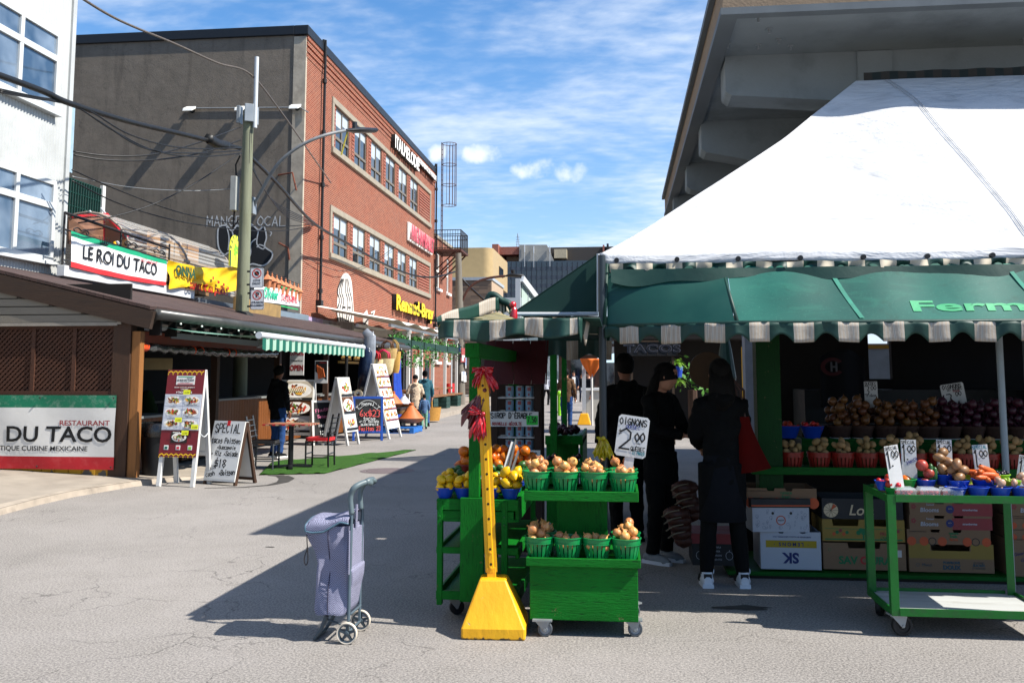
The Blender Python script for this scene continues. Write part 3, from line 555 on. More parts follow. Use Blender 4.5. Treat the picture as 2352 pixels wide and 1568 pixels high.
def food(parent,X,x0,z0,x1,z1,bg,seed=0,name='food_photo',kind=0):
 """a printed dish: background, plate and heaped pieces, all flat print on the board (facing -Y in X)"""
 rr=random.Random(seed);m=MB();m.X=X;mats=[bg]+[M('print'+c,c,.5,.3,60)for c in FOODC]+[M('plate_print','#e6e2da',.4)]
 m.bx((x0,-.004,z0),(x1,0,z1),0);cx,cz=(x0+x1)/2,(z0+z1)/2;rx,rz_=(x1-x0)*.46,(z1-z0)*.4;d=.0045
 def el(x,z,a,b,mi,dd,ang=0,n=14):m.poly([(x+a*math.cos(k)*math.cos(ang)-b*math.sin(k)*math.sin(ang),-dd,z+a*math.cos(k)*math.sin(ang)+b*math.sin(k)*math.cos(ang))for k in[2*PI*i/n for i in range(n)]],mi)
 el(cx,cz,rx,rz_,9,d)
 for k in range(26):
  a=rr.uniform(0,2*PI);q=rr.random()**.6;s=rr.uniform(.09,.2);x,z=cx+math.cos(a)*q*rx*.66,cz+math.sin(a)*q*rz_*.6
  el(x,z,rx*s*1.4,rz_*s,rr.choice((1,2,3,8,1,2,3,5))if k<18 else rr.choice((4,4,6,7,5)),d+.0004*(k+1),rr.uniform(0,3))
 if kind:
  for k in range(9):el(cx+rx*(-.55+k*.13),cz+rz_*.1,rx*.035,rz_*.42,7,d+.012+k*.0003,.5)
 return m.build(name,mats,parent,fix=False)
def sheet(parent,X,x0,z0,x1,z1,mat,name,d=.003,off=0):
 m=MB();m.X=X;m.bx((x0,-d-off,z0),(x1,-off,z1));return m.build(name,mat,parent)
def conform(par,fn,name='lettering'):
 for o in COL.objects:
  if o.parent==par and o.name.startswith(name):
   for v in o.data.vertices:fn(v.co)
MINK=M('black_ink','#0c0c0e',.6,.05)
XS,YG=-7.3,13.4
MSH=None
def shingles(name,c1,c2,mort,w=.3,h=.14):
 t=NT(name);s=t.N.new('ShaderNodeSeparateXYZ');t.L.new(t.tc.outputs['Object'],s.inputs[0]);c=t.N.new('ShaderNodeCombineXYZ');t.L.new(s.outputs[1],c.inputs[0]);t.L.new(t.math('MULTIPLY',s.outputs[0],1.05),c.inputs[1])
 k=t.N.new('ShaderNodeTexBrick');t.L.new(c.outputs[0],k.inputs[0])
 for a,v in(('Scale',1),('Mortar Size',.008),('Brick Width',w),('Row Height',h),('Bias',0)):k.inputs[a].default_value=v
 for a,v in(('Color1',c1),('Color2',c2),('Mortar',mort)):k.inputs[a].default_value=(*lin(v),1)
 n=t.noise(60,3);b_=t.mix(t.math('MULTIPLY',t.rng(n,.4,.7),.5),k.outputs[0],'#57453f');b_=t.mix(t.math('MULTIPLY',t.rng(t.noise(.8,5),.45,.7),.5),b_,'#33201c')
 t.set('Base Color',b_);t.set('Roughness',.95);t.bump(t.math('ADD',t.math('MULTIPLY',k.outputs['Fac'],-2),n),.6,.01);return t.m
MSH=shingles('brown_shingles','#33231f','#43302b','#1a1311')
MDW=M('dark_stained_wood','#3c2617',.7,.25,3,.4,30,stretch=(6,6,.6));MOW=M('orange_stained_planks','#6b3c14',.55,.22,2,.3,25,stretch=(7,7,.7))
MLW=M('light_post_wood','#8a5a2c',.7,.25,2.5,.4,25,dirt='#4a2f19',damt=.6,stretch=(8,8,.6));MBK=M('blackened_wood','#191411',.85,.3,4)
st=thing('taco_stall','low wooden taco stall with brown shingle roof, lattice end wall and orange plank counter','market stall',(0,0,0))
ye=30.1;zr=lambda x:2.62+(XS-x)*.235 if x<XS else 2.62-(x-XS)*.235
w=MB();w.grid(lambda u,v:(-6.98-3.5*u,YG-.12+(ye-YG+.12)*v,zr(-6.98-3.5*u)+.05+.012*math.sin(v*55)*(1-u)),10,60);w.build('roof',MSH,st,solid=.05)
w=MB();X=MB()
w.beam((-6.95,YG-.08,zr(-6.95)-.13),(-10.6,YG-.08,zr(-10.6)-.13),.09,.27);w.build('barge_board',M('weathered_brown_board','#33241a',.8,.3,3,.4,30,dirt='#2b201a',stretch=(.6,6,6)),st)
MSID=M('beige_vinyl_siding','#6f695f',.5,.06,4);w=MB();zb=at(0,738,YG).z-.03;xr=at(281,730,YG).x
k=0;z=zb
while z<3.3:
 x1=min(xr,XS-(z+.17-2.42)/.235);
 if x1<-12.2:break
 w.prism([(-12.3,YG,z),(x1+.35 if z>zb else xr,YG,z),(x1,YG,z+.12),(-12.3,YG,z+.12)],(0,-.05+.0,0));w.prism([(-12.3,YG-.05,z+.006),(x1+.3 if z>zb else xr,YG-.05,z+.006),(x1+.3 if z>zb else xr,YG-.052,z+.112),(-12.3,YG-.052,z+.112)],(0,-.03,0));z+=.125
w.build('siding',MSID,st)
w=MB();a,c=at(281,728,YG-.06),at(-40,648,YG-.06);w.beam(a,c,.05,.06);w.bx((xr-.03,YG-.09,zb-.03),(xr+.03,YG-.02,a.z+.03));w.bx((-12.3,YG-.09,zb-.05),(xr-.03,YG-.02,zb));w.build('siding_trim',M('beige_trim','#847d73',.5),st)
zl0,zl1=at(0,897,YG).z,zb-.05;xs_=[at(p,850,YG).x for p in(-95,77,171,273)]
MLAT=M('brown_lattice','#432719',.75,.2,6,.2,40)
for a,c in zip(xs_,xs_[1:]):
 w=MB();H=zl1-zl0;W_=c-a;s=.082
 for d,sg in((-.008,1),(.008,-1)):
  k=-int(H/s)-1
  while k*s<W_+H:
   x0=a+k*s if sg>0 else a+k*s;pts=[]
   t0=max(0,(a-x0))if sg>0 else max(0,x0-c);t1=min(H,c-x0)if sg>0 else min(H,x0-a)
   if t1>t0+.01:w.beam((x0+sg*t0,YG+d,zl0+t0),(x0+sg*t1,YG+d,zl0+t1),.034,.012,0,(0,1,0))
   k+=1
 w.build('lattice_panel',MLAT,st)
w=MB()
for x in xs_:w.bx((x-.03,YG-.035,zl0),(x+.03,YG+.03,zl1))
w.bx((xs_[0],YG-.05,zl0-.08),(xs_[-1]+.03,YG+.04,zl0));w.bx((xs_[0],YG-.033,zl1-.04),(xs_[-1],YG+.03,zl1));w.build('lattice_frame',MLAT,st)
w=MB();w.bx((-12.3,YG+.25,0),(xs_[-1],YG+.3,3.0));w.bx((-10.45,YG+.3,0),(-10.4,ye,3.2));w.bx((-10.4,ye-.05,0),(-7.4,ye,2.8));w.bx((-10.4,YG+.3,.0),(-8.6,ye-.05,.05));w.build('dark_inner_wall',MBK,st)
def peel():
 t=NT('peeling_yellow_boards');o=t.tc.outputs['Object'];n=t.noise(7,5,t.co((1,1,.6)),.6);s=t.N.new('ShaderNodeSeparateXYZ');t.L.new(o,s.inputs[0])
 f=t.rng(t.math('ADD',n,t.math('MULTIPLY',s.outputs[2],1.6)),.62,.66);t.set('Base Color',t.mix(f,'#5b5650','#b98a1e'));t.set('Roughness',.8);t.bump(f,.4,.01);return t.m
MPL=peel();w=MB();x=-12.3
while x<xs_[-1]:w.bx((x,YG-.02-rnd.random()*.006,.0),(min(x+.205,xs_[-1]+.02),YG+.03,zl0-.08));x+=.215
w.build('base_boards',MPL,st)
w=MB();w.bx((-7.58,YG-.06,0),(-7.3,YG+.12,2.5));w.build('corner_post',MDW,st,bevel=.006)
w=MB();w.bx((-7.295,YG-.03,0),(-7.16,YG+.1,2.25));w.build('front_post',MLW,st,bevel=.006)
for y in(16.6,19.8,23.2,26.8):w=MB();w.bx((-7.5,y,0),(-7.38,y+.12,2.5));w.build('inner_post',MDW,st)
w=MB();w.bx((-7.5,YG,2.34),(-7.15,ye,2.5));[w.bx((-7.2,y,2.2),(-7.02,y+.05,2.56))for y in[YG+.3+.5*i for i in range(33)]];w.build('eave_boards',MBK,st)
for a,c,z in((13.55,15.3,.95),(16.4,22.8,1.12),(22.9,ye-.1,1.1)):
 x0=-7.55 if z!=1.12 else-7.95;w=MB();y=a
 while y<c:w.bx((x0,y+.004,.05),(x0+.04,min(y+.13,c),z-.04));y+=.135
 w.build('plank_counter',MOW,st);w=MB();w.bx((x0-.5,a-.02,z-.038),(x0+.1,c,z));w.build('counter_top',M('grey_counter','#777a78',.4),st)
w=MB();w.beam((-9.2,14.5,1.78),(-7.7,15.5,1.78),.04,.2);w.build('inner_beam',M('pale_beam','#a08a60',.7,.2),st)
w=MB();w.tube([(-6.9,YG-.05,2.5),(-6.9,20,2.5),(-6.9,20.02,2.49),(-6.9,ye+.1,2.46)],.085,10);w.build('gutter',M('dark_gutter','#3a3a38',.35,.1,3),st,smooth=True)
w=MB();[w.ball((-6.84,y,2.39),.018,6)for y in[14+.75*i for i in range(21)]];w.build('string_bulb',M('bulb','#e8e6df',.3),st)
w=MB();w.tube([(-7.0,24.2,2.45),(-7.1,24.25,2.35),(-7.2,24.25,2.2),(-7.22,24.25,.1)],.045,8);w.build('downpipe',MPIPE,st)
w=MB();pts=[(-7.25,YG+.15+.12*i,2.02+.012*math.sin(i*1.9)-.03*math.sin(min(1,i/45)*PI))for i in range(48)];w.tube(pts,[.062+.014*math.sin(i*2.3)for i in range(48)],10);rl=w.build('rolled_curtain',M('clear_plastic_roll','#3b3d3f',.15,.2,5,.3,14,spec=.8),None,smooth=True);tag(rl,'rolled clear plastic curtain with orange end tied under the stall eave','rolled curtain')
w=MB();w.cyl((-7.25,YG+.05,2.02),(-7.25,YG+.3,2.02),.072);[w.lathe([(.066,-.02),(.08,0),(.066,.02)],10,0,Matrix.Translation((-7.25,YG+d,2.01))@Matrix.Rotation(R(90),4,'X'))for d in(1.9,2.2,3.3,3.6)];w.build('orange_strap',M('orange_vinyl','#d8481c',.4,.1),rl,smooth=40)
w=MB();w.bx((-7.29,YG+.2,2.08),(-7.27,18.6,2.26));w.build('orange_band',M('dull_orange_vinyl','#7a2f18',.5,.2),rl)
def italian(parent,X,x0,x1,z0,z1,big,small,k,wob=.01,extra=None,gap=0):
 cols=[M('banner_green','#0f6b4c',.45,.12,3,.2,6,dirt='#c9c7c0',dscale=9,damt=.25),M('banner_white','#cfcdc8',.45,.05,3,.25,5),M('banner_red','#a5161f',.45,.12,3,.2,6,dirt='#c05a58',dscale=7,damt=.3)]
 H=z1-z0
 def fn(u,v):return(x0+(x1-x0)*u,wob*(math.sin(u*21+v*5)+.6*math.sin(u*47-v*9)),z0+H*v)
 for nm,a,c,mt in(('red_band',0,.17,cols[2]),('white_band',.17,.83,cols[1]),('green_band',.83,1,cols[0])):
  m=MB();m.X=X;m.grid(lambda u,v:fn(u,a+(c-a)*v),60,6);m.build(nm,mt,parent,smooth=True)
ba=thing('restaurant_banner','large restaurant banner with green and red bands hung on the lattice end wall','banner',(0,YG-.09,0))
zt_,zb_=at(0,905,YG).z-.01,at(0,1074,YG).z;xr_=at(271,990,YG).x;H=zt_-zb_
italian(ba,Matrix(),-12.3,xr_,zb_,zt_,'','',1,.008)
cz=lambda f:zb_+H*f
text('LE ROI DU TACO',.32,MINK,ba,faceY(xr_-.03,-.025,cz(.46)),bold=.006,align='RIGHT',sx=1.18)
text('RESTAURANT',.105,M('sign_dark_red','#8e1320',.5),ba,faceY(xr_-.08,-.025,cz(.62)),bold=.001,align='RIGHT',sx=1.25)
text('AUTHENTIQUE CUISINE MEXICAINE',.1,MINK,ba,faceY(xr_-.42,-.025,cz(.275)),bold=.001,align='RIGHT',sx=1.15)
w=MB();[w.ball((x,-.02,z),.014,6)for x in(xr_-.03,xr_-1.2,xr_-2.3)for z in(zb_+.04,zt_-.04)];w.build('grommet',MBLK,ba)
def _cf(c):
 u=(c.x+12.3)/(xr_+12.3);v=(c.z-zb_)/H;vv=(v-.17)/.66;c.y=.008*(math.sin(u*21+(.17+.66*vv)*5)+.6*math.sin(u*47-(.17+.66*vv)*9))-.006+(c.y+.025)*.2
conform(ba,_cf)
aw=thing('striped_awning','retractable green striped awning with grey folding arms over the stall front','awning',(0,0,0))
MG1=M('awning_green','#0f5a4a',.7,.1,10);MG2=M('awning_pale_green','#93b3a0',.7,.1,10);MGR=M('grey_metal','#8d9295',.35,.06,5,metal=.3);MLG=M('pale_grey_metal','#b9bdc0',.35,.05)
A0,A1=13.9,19.7;xa,xb,za,zb2=-7.22,-5.5,2.36,2.2
nst=40;w=MB();w.grid(lambda u,v:(xa+(xb-xa)*u,A0+(A1-A0)*v,za+(zb2-za)*u-.05*math.sin(u*PI)),8,nst,lambda u,v:int(v*nst)%2);w.build('canopy',[MG1,MG2],aw,smooth=True)
w=MB();w.grid(lambda u,v:(xb+.04+.016*math.sin(u*nst*PI),A0+(A1-A0)*u,zb2-.04-v*(.17+.025*abs(math.sin(u*nst*PI/2)))),nst*4,3,lambda u,v:int(u*nst)%2);w.build('valance',[MG1,MG2],aw,smooth=True)
w=MB();w.cyl((xb,A0-.06,zb2),(xb,A1+.05,zb2-.02),.055,n=12);w.build('front_bar',MLG,aw,smooth=40)
w=MB();w.cyl((xa,A0-.05,za),(xa,A1,za),.07,n=12);w.box((xa+.02,A0-.1,za-.02),(.22,.1,.13));w.build('roller',MLG,aw,smooth=40)
for y,k in((A0+.35,1),(A1-.3,-1)):w=MB();e=(-6.1,y+k*1.15,2.12);w.beam((xa+.1,y,2.22),e,.06,.09);w.beam(e,(xb,y+k*.15,2.16),.06,.09);w.cyl((e[0],e[1],2.05),(e[0],e[1],2.19),.05);w.build('folding_arm',MGR,aw)
MWFA=M('white_fascia','#c4c6c6',.45,.06,3,dirt='#8a8a86',damt=.3)
te=thing('flat_roof_annex','low flat roofed annex with white metal fascia between white building and dark wall','building',(0,0,0))
w=MB();w.bx((-10.2,yw+.05,0),(-10.02,27.4,3.2));w.bx((-16,yw+.05,3.2),(-10.02,YC-.15,3.3));w.build('annex_wall',M('dark_membrane','#2c2b2b',.9,.2,5),te)
w=MB();w.bx((-10.05,15.7,3.36),(-9.9,20.9,3.56));w.build('fascia',MWFA,te,bevel=.01)
w=MB();w.bx((-10.2,25.0,3.2),(-9.95,29.2,3.5));w.build('roof_edge_strip',M('zinc_flashing','#6d7a84',.35,.1,4),te)
ba2=thing('terrace_banner','white LE ROI DU TACO banner with crown tied to the terrace railing','banner',(-9.86,0,0))
p1,p2,p3,p4=(atX(*q,-9.86)for q in((162,530),(382,599),(381,656),(163,613)))
def bq(u,v):a=p4.lerp(p3,u);c=p1.lerp(p2,u);q=a.lerp(c,v);return(.012*math.sin(u*19+v*2)+.006*math.sin(u*41),q.y,q.z+.03*math.sin(u*PI)*(v-.5)-.02*math.sin(u*PI))
for nm,a,c,mt in(('red_band',0,.15,M('fresh_red','#c8292c',.45,.08)),('white_band',.15,.85,M('fresh_white','#d6d5d2',.45,.04)),('green_band',.85,1,M('fresh_green','#139468',.45,.08))):
 m=MB();m.grid(lambda u,v:bq(u,a+(c-a)*v),40,4);m.build(nm,mt,ba2,smooth=True)
cy,czz=(p1.y+p2.y)/2,(p1.z+p4.z)/2
text('LE ROI DU TACO',.36,MINK,ba2,faceX(.055,cy+.0,czz-.03,R(.5)),bold=.004,sx=1.02)
text('RESTAURANT',.11,MRED,ba2,faceX(.055,cy+1.05,czz+.1),sx=1.1)
w=MB();w.X=faceX(.055,cy-.72,czz+.24);[w.poly([(x*.05-.012*(1-abs(x)*.2),.0,.001),(x*.05+.012,.0,.001),(x*.085+.004,.16-abs(x)*.015,.001),(x*.085-.004,.16-abs(x)*.015,.001)])for x in(-2,-1,0,1,2)];w.bx((-.11,-.025,0),(.11,.0,.002));w.build('crown_emblem',MINK,ba2)
def _cf2(c):
 u=(c.y-p1.y)/(p2.y-p1.y);c.x=.012*math.sin(u*19+1)+.006*math.sin(u*41)+.022+(c.x-.055)*.4
conform(ba2,_cf2);conform(ba2,_cf2,'crown')
rlg=thing('terrace_railing','black wrought iron railing with scrolls along the edge of the roof terrace','railing',(-9.98,0,0))
w=MB();y0_,y1_=15.75,19.75;za_=4.42;w.tube([(0,y0_,za_+.1),(0,y1_,za_-.02)],.028,6);w.tube([(0,y0_,4.22),(0,y1_,4.12)],.015,6);[w.cyl((0,y,3.3),(0,y,za_+.08),.022,n=6)for y in(y0_,17.7,y1_)];w.build('rails',MIRON,rlg)
for yy in(16.3,18.1,19.3):
 w=MB()
 for s in(-1,1):w.tube(smooth([(0,yy,4.27),(0,yy+s*.12,4.31),(0,yy+s*.24,4.27),(0,yy+s*.2,4.22),(0,yy+s*.15,4.26)],4,False),.013,5)
 w.build('scroll',MIRON,rlg)
yb=thing('yellow_banner','crumpled yellow banner with dark red lettering on the terrace edge','banner',(-9.86,0,0))
q1,q2,q3,q4=(atX(*q,-9.86)for q in((384,597),(541,612),(548,668),(386,664)))
def yq(u,v):a=q4.lerp(q3,u);c=q1.lerp(q2,u);q=a.lerp(c,v);return(.03*math.sin(u*9+v*6)+.018*math.sin(u*23-v*11)+.02,q.y,q.z-.1*math.sin(u*PI)*v+.06*math.sin(u*7)*(1-v))
w=MB();w.grid(yq,50,16);w.build('cloth',M('yellow_tarp','#d9ad04',.6,.12,5,.4,8),yb,smooth=True)
ym=(q1.y+q2.y)/2;zm=(q1.z+q4.z)/2
MDR=M('dark_red_print','#a01d10',.6);text('ouvert au public',.27,MDR,yb,faceX(.13,ym+.1,zm-.13,R(0)),bold=.012,sx=1.15);text('ONNA',.3,M('dark_green_print','#22482e',.6),yb,faceX(.13,ym-1.1,zm+.12),bold=.015)
w=MB();w.X=faceX(.13,ym,zm);[w.bx((x,z,0),(x+.12,z+.07,.002))for x,z in((.2,.1),(.55,.03),(.85,.0),(1.2,-.06))];w.build('torn_letters',MDR,yb)
def _cf3(c):
 u=(c.y-q1.y)/(q2.y-q1.y);c.x=.03*math.sin(u*9+(1.5 if c.z<zm-.1 else 3.5))+.018*math.sin(u*23-3)+.11+(c.x-.13)*.3
for _n in('lettering','torn'):conform(yb,_cf3,_n)
tn=thing('plastic_tunnel_shelter','arched shelter of clear corrugated plastic over stacked cardboard boxes on the terrace','shelter',(-11.1,0,3.3))
def plast():
 t=NT('corrugated_clear_plastic');s=t.N.new('ShaderNodeSeparateXYZ');t.L.new(t.tc.outputs['Object'],s.inputs[0]);f=t.math('FRACT',t.math('MULTIPLY',t.math('ADD',s.outputs[2],t.math('MULTIPLY',s.outputs[0],.6)),14));t.set('Base Color',(.5,.49,.46,1));t.set('Roughness',.25);t.set('Alpha',t.rng(f,.35,.6,.14,.5));t.set('Specular IOR Level',.8);return t.m
ty0,ty1=18.3,23.6
w=MB();n=84;w.grid(lambda u,v:((1.05+.02*math.sin(u*n*PI/3))*math.cos(PI*(1-u)),ty0+(ty1-ty0)*v,.35+(1.35+.03*math.sin(u*n*PI/2))*math.sin(PI*u)**.8),n,10);w.build('plastic_sheet',plast(),tn,smooth=True)
w=MB();[w.tube([(1.06*math.cos(a),y,.35+1.34*max(0,math.sin(a))**.8)for a in[PI*i/12 for i in range(13)]],.025,6)for y in(ty0,(ty0+ty1)/2,ty1)];[w.beam((1.0,ty0-.1,z),(1.0,ty1+.1,z),.04,.06)for z in(.35,.95)];w.build('ribs',M('grey_batten','#8f8376',.7,.2),tn)
MBXC=M('cardboard','#a07c52',.8,.08,3,.1,40,objvar=.12)
for k in range(9):
 w=MB();s=.62;y=ty0+1.9+(k%5)*.68;z=.0+.0 if k<5 else .62;w.bx((-.3,y,z+.35),(.35,y+.62,z+.95));bxo=w.build('storage_box',MBXC,None,bevel=.01);bxo.location=(-11.1,0,3.3);tag(bxo,'brown cardboard storage box stacked inside the clear plastic tunnel','cardboard box','boxes stored in the plastic tunnel')
w=MB();w.tube([(0,19.3,.3),(.1,19.35,.8),(0,19.4,1.25)],[.05,.05,.03],8);w.tube([(.1,19.6,.3),(.1,19.5,.7),(0,19.4,1.25)],[.05,.05,.03],8);yl_=w.build('folded_stepladder',M('yellow_plastic','#d9a514',.4),None);yl_.location=(-11.1,0,3.3);tag(yl_,'yellow stepladder standing inside the clear plastic tunnel','stepladder')
w=MB();w.grid(lambda u,v:(.3*math.cos(u*PI),19.75+.5*v,.35+.75*math.sin(u*PI)*(1-.5*v)),12,6);bt=w.build('blue_tarp_bundle',M('blue_tarp','#1c3f9c',.45,.2,6,.3,12),None,smooth=True);bt.location=(-11.0,0,3.3);tag(bt,'blue tarpaulin bundle between yellow stepladder and boxes in the plastic tunnel','tarpaulin')
sb=thing('sunburst_sign','round topped yellow and green sunburst sign with green tree next to the pole','sign',(*atX(541,578,-9.75),))
w=MB();w.prism([(0,.34*math.cos(a),.34*math.sin(a)*1.25)for a in[PI*i/14 for i in range(15)]]+[(0,-.34,-.4),(0,.34,-.4)],(-.03,0,0));w.build('board',M('lemon_yellow','#d8d83a',.5,.05),sb)
w=MB();[w.poly([(.004,r*math.cos(a),r*math.sin(a)*1.25)for r,a in((.25,c-.06),(.34,c-.1),(.34,c+.1),(.25,c+.06))])for c in[PI*(i+.5)/7 for i in range(7)]];w.bx((.002,-.34,-.4),(.005,-.27,.0));w.build('green_rays',M('deep_green','#0e4a30',.5),sb,fix=False)
w=MB();[w.poly([(.004+.0003*k,.13*math.cos(k*2.4)*(k/9)**.5+.045*math.cos(a),.05+.14*math.sin(k*2.4)*(k/9)**.5+.05*math.sin(a))for a in[2*PI*i/7 for i in range(7)]])for k in range(9)];w.bx((.003,-.015,-.22),(.006,.015,.0));w.build('tree_emblem',M('leaf_print','#79b52c',.5),sb,fix=False)
rs=thing('red_edged_shelter','lean-to shelter of milky plastic with bright red taped edges on the terrace','shelter',(0,0,0))
v=[atX(*q,x)for q,x in(((158,497),-11.6),((240,492),-11.6),((290,548),-10.4),((240,560),-11.2),((158,560),-11.6))]
w=MB();w.prism([v[0],v[1],v[3],v[4]],(-.03,0,0));w.prism([v[1],v[2],v[3]],(-.03,0,.0));w.build('plastic_wall',M('milky_brown_plastic','#7d5b47',.4,.3,3),rs)
w=MB();[w.beam(a+Vector((.03,0,0)),c+Vector((.03,0,0)),.09,.05)for a,c in((v[0],v[1]),(v[1],v[2]),(v[1],v[3]))];w.build('red_edge',M('red_tape','#c4151f',.5),rs)
gl=thing('green_balcony_railing','dark green lattice balcony railing at the back behind the white building','railing',(0,0,0))
p=atX(185,463,-13.5);w=MB();W_,H_=1.7,1.0
for k in range(16):w.beam((p.x,p.y-W_/2+k*W_/15,p.z-H_/2),(p.x,p.y-W_/2+k*W_/15+.03,p.z+H_/2),.025,.05)
for z in(-.5,-.17,.17,.5):w.beam((p.x-.02,p.y-W_/2-.02,p.z+z),(p.x-.02,p.y+W_/2+.05,p.z+z),.05,.025)
w.build('lattice',M('dark_green_iron','#12382f',.5),gl)
w=MB();w.bx((p.x-.03,p.y+W_/2+.06,p.z-.7),(p.x+.05,p.y+W_/2+.2,p.z+.6));w.build('side_board',MWP,gl)
w=MB();w.tube([atX(206,485,-13.4),atX(300,590,-11.8)],.03,6);w.tube([atX(232,478,-13.4),atX(330,600,-11.8)],.025,6);tag(w.build('stair_handrail',M('white_tube','#b8bcbe',.4)),'pair of thin white stair handrails sloping down behind the red edged shelter','handrail')
ln=[]
MTER=M('terracotta','#b5714c',.75,.12,12,.1,60)
lx_=[(612,672),(618,656),(633,662),(652,664),(667,668),(680,672),(694,676),(707,682)]
for k in range(8):
 y=25.55+k*.37;p=Vector((-9.95,y,atX(620,632,-9.95).z+.02-k*.018))
 if k==0:
  L0=thing('clay_lantern','','lantern',p,0,'clay lanterns strung above the phone banner');w=MB();w.lathe([(.085,-.42),(.14,-.16),(.125,-.15),(.07,-.42)],6);w.lathe([(1e-3,-.44),(.085,-.44),(.085,-.42),(1e-3,-.41)],6);w.build('lantern_body',MTER,L0)
  w=MB();w.lathe([(.17,-.17),(.03,-.02),(.02,0),(.035,.03),(.012,.06),(.02,.09),(1e-3,.1)],6);w.build('lantern_lid',MTER,L0);o=L0
 else:o=dup(L0,loc=p)
 o['label']='terracotta lantern hanging from the black wire, '+['nearest the timber pole','second from the timber pole','third from the timber pole','fourth from the timber pole','fourth from the brick wall','third from the brick wall','second from the brick wall','nearest the brick wall'][k];o.rotation_euler.z=rnd.uniform(0,1)
w=MB();w.tube([atX(586,628,-9.95),(-9.95,25.5,atX(620,632,-9.95).z+.1),(-9.95,28.3,atX(620,632,-9.95).z-.04)],.014,5);tag(w.build('lantern_wire',MPIPE),'black wire the row of terracotta lanterns hangs from','wire')
pb=thing('phone_banner','white banner with green Olivier and red phone number below the lanterns','banner',(-9.9,0,0))
q1,q2,q3,q4=(atX(*q,-9.9)for q in((584,656),(688,668),(689,704),(584,690)))
w=MB();w.grid(lambda u,v:(.02*math.sin(u*17),*(q4.lerp(q3,u).lerp(q1.lerp(q2,u),v))[1:]),30,4);w.build('cloth',M('banner_white2','#d9dad6',.5,.04),pb,smooth=True)
mz=(q1.z+q2.z+q3.z+q4.z)/4;text('Olivier',.4,M('aqua_green','#37b088',.5),pb,faceX(.028,q1.y+1.2,mz+.0,R(0)),bold=.012);text('514-276-8910',.3,MRED,pb,faceX(.028,q2.y-.95,mz-.02),bold=.006,sx=.8)
w=MB();w.X=faceX(.036,q2.y-.95,mz);w.bx((-.75,.26,0),(.75,.3,.002));w.bx((-.75,-.3,0),(.75,-.26,.002));w.build('green_stripes',M('mid_green','#2b9a55',.5),pb)
w=MB();a=atX(602,716,-9.3);w.bx((-9.3,atX(535,716,-9.3).y,a.z-.28),(-9.24,atX(640,716,-9.3).y,a.z+.25));tag(w.build('plywood_board',M('plywood','#8b7146',.75,.15,4,dirt='#4c3f2c',damt=.5)),'stained plywood board standing on the shingle roof behind the timber pole','board')
w=MB();w.bx((-10.3,21.2,3.2),(-9.95,24.9,3.42));tag(w.build('roof_duct',M('dark_zinc','#4a4f54',.5,.15)),'grey metal duct lying below the yellow banner','duct')
MPOLE=M('treated_timber','#71745f',.8,.2,3,.4,30,dirt='#5d5f45',damt=.6,stretch=(7,7,.5))
pp=Vector((-8.6,20.6,0));po=thing('utility_pole','pale green timber utility pole rising through the stall roof, grey antenna box on top','utility pole',pp)
zt=atX(563,248,-8.6).z
w=MB();w.tube([(0,0,0),(.0,0,3),(.01,0,5.5),(.02,0,zt)],[.17,.15,.13,.115],14);w.build('timber_pole',MPOLE,po,smooth=40)
w=MB();w.lathe([(.3,0),(.22,.1),(.15,.14)],14,0,Matrix.Translation((0,0,2.9)));w.build('roof_collar',M('tar','#1b1a19',.7,.2),po)
w=MB();[w.box((.2*math.cos(a),.2*math.sin(a),zt-.12),(.2,.08,.42),0,a+R(90))for a in(R(-60),R(60),R(180))];w.build('antenna_box',MGR,po,bevel=.01)
w=MB();w.cyl((.2,-.05,zt-.45),(.2,-.05,zt+1.25),.05,n=10);w.build('conduit_mast',MLG,po,smooth=40)
w=MB();w.box((-.24,-.06,zt-2.0),(.14,.2,.8));w.build('meter_box',M('grey_box','#9a9c98',.5),po,bevel=.01)
w=MB();w.tube([(-.24,0,zt-1.6),(-.26,.0,zt-1.3),(-.14,-.05,zt-1.1)],.02,6);w.tube([(-.26,0,zt-2.4),(-.28,0,zt-2.8),(-.15,0,zt-2.6)],.02,6);[w.cyl((.12*math.cos(a),.12*math.sin(a),zt-1.5),(.13*math.cos(a),.13*math.sin(a),zt-.5),.012,n=5)for a in(R(-20),R(-40))];w.build('pole_wire',MPIPE,po)
sl_=thing('street_lamp','black street lamp head on a long curved grey arm fixed to the timber pole','street lamp',pp)
pa=[atX(*q,x)-pp for q,x in(((580,478),-8.5),((605,430),-8.2),((640,375),-7.8),((690,335),-7.3),((745,311),-6.8),((800,299),-6.4))]
w=MB();w.tube(smooth([tuple(p)for p in pa],4,False),.038,8);w.build('arm',M('weathered_grey_steel','#6f7274',.5,.25,8),sl_,smooth=True)
a,c=pa[-1],atX(863,300,-6.0)-pp;d=(c-a).normalized();w=MB();w.tube([a-d*.1,a+d*.08,a+d*.3,c-d*.08,c],[.05,.1,.17,.14,.04],12,sq=.45);w.cyl(a+d*.25+Vector((0,0,.06)),a+d*.25+Vector((0,0,.2)),.06);w.build('lamp_head',M('black_lamp','#191b1e',.4,.1),sl_,smooth=50)
w=MB();a=pa[-1];w.tube(smooth([tuple(a+Vector((-.02,0,-.04))),tuple(a+Vector((-.1,0,-.35))),tuple(a+Vector((-.16,0,-.6)))],5,False),.02,5);w.build('yellow_rope',M('yellow_black_rope','#a89a2a',.7,.5,40),sl_)
w=MB();w.box(tuple(pa[0]+Vector((-.02,0,.05))),(.16,.2,.4));w.build('arm_bracket',MGR,sl_,bevel=.01)
def cable(label,pts,r=.018,k=8,mat=None):
 w=MB();w.tube(smooth([tuple(p)for p in pts],k,False),r,5);o=w.build('cable',mat or MPIPE,None,smooth=True);return tag(o,label,'cable',None)
A=lambda px,py,X:atX(px,py,X)
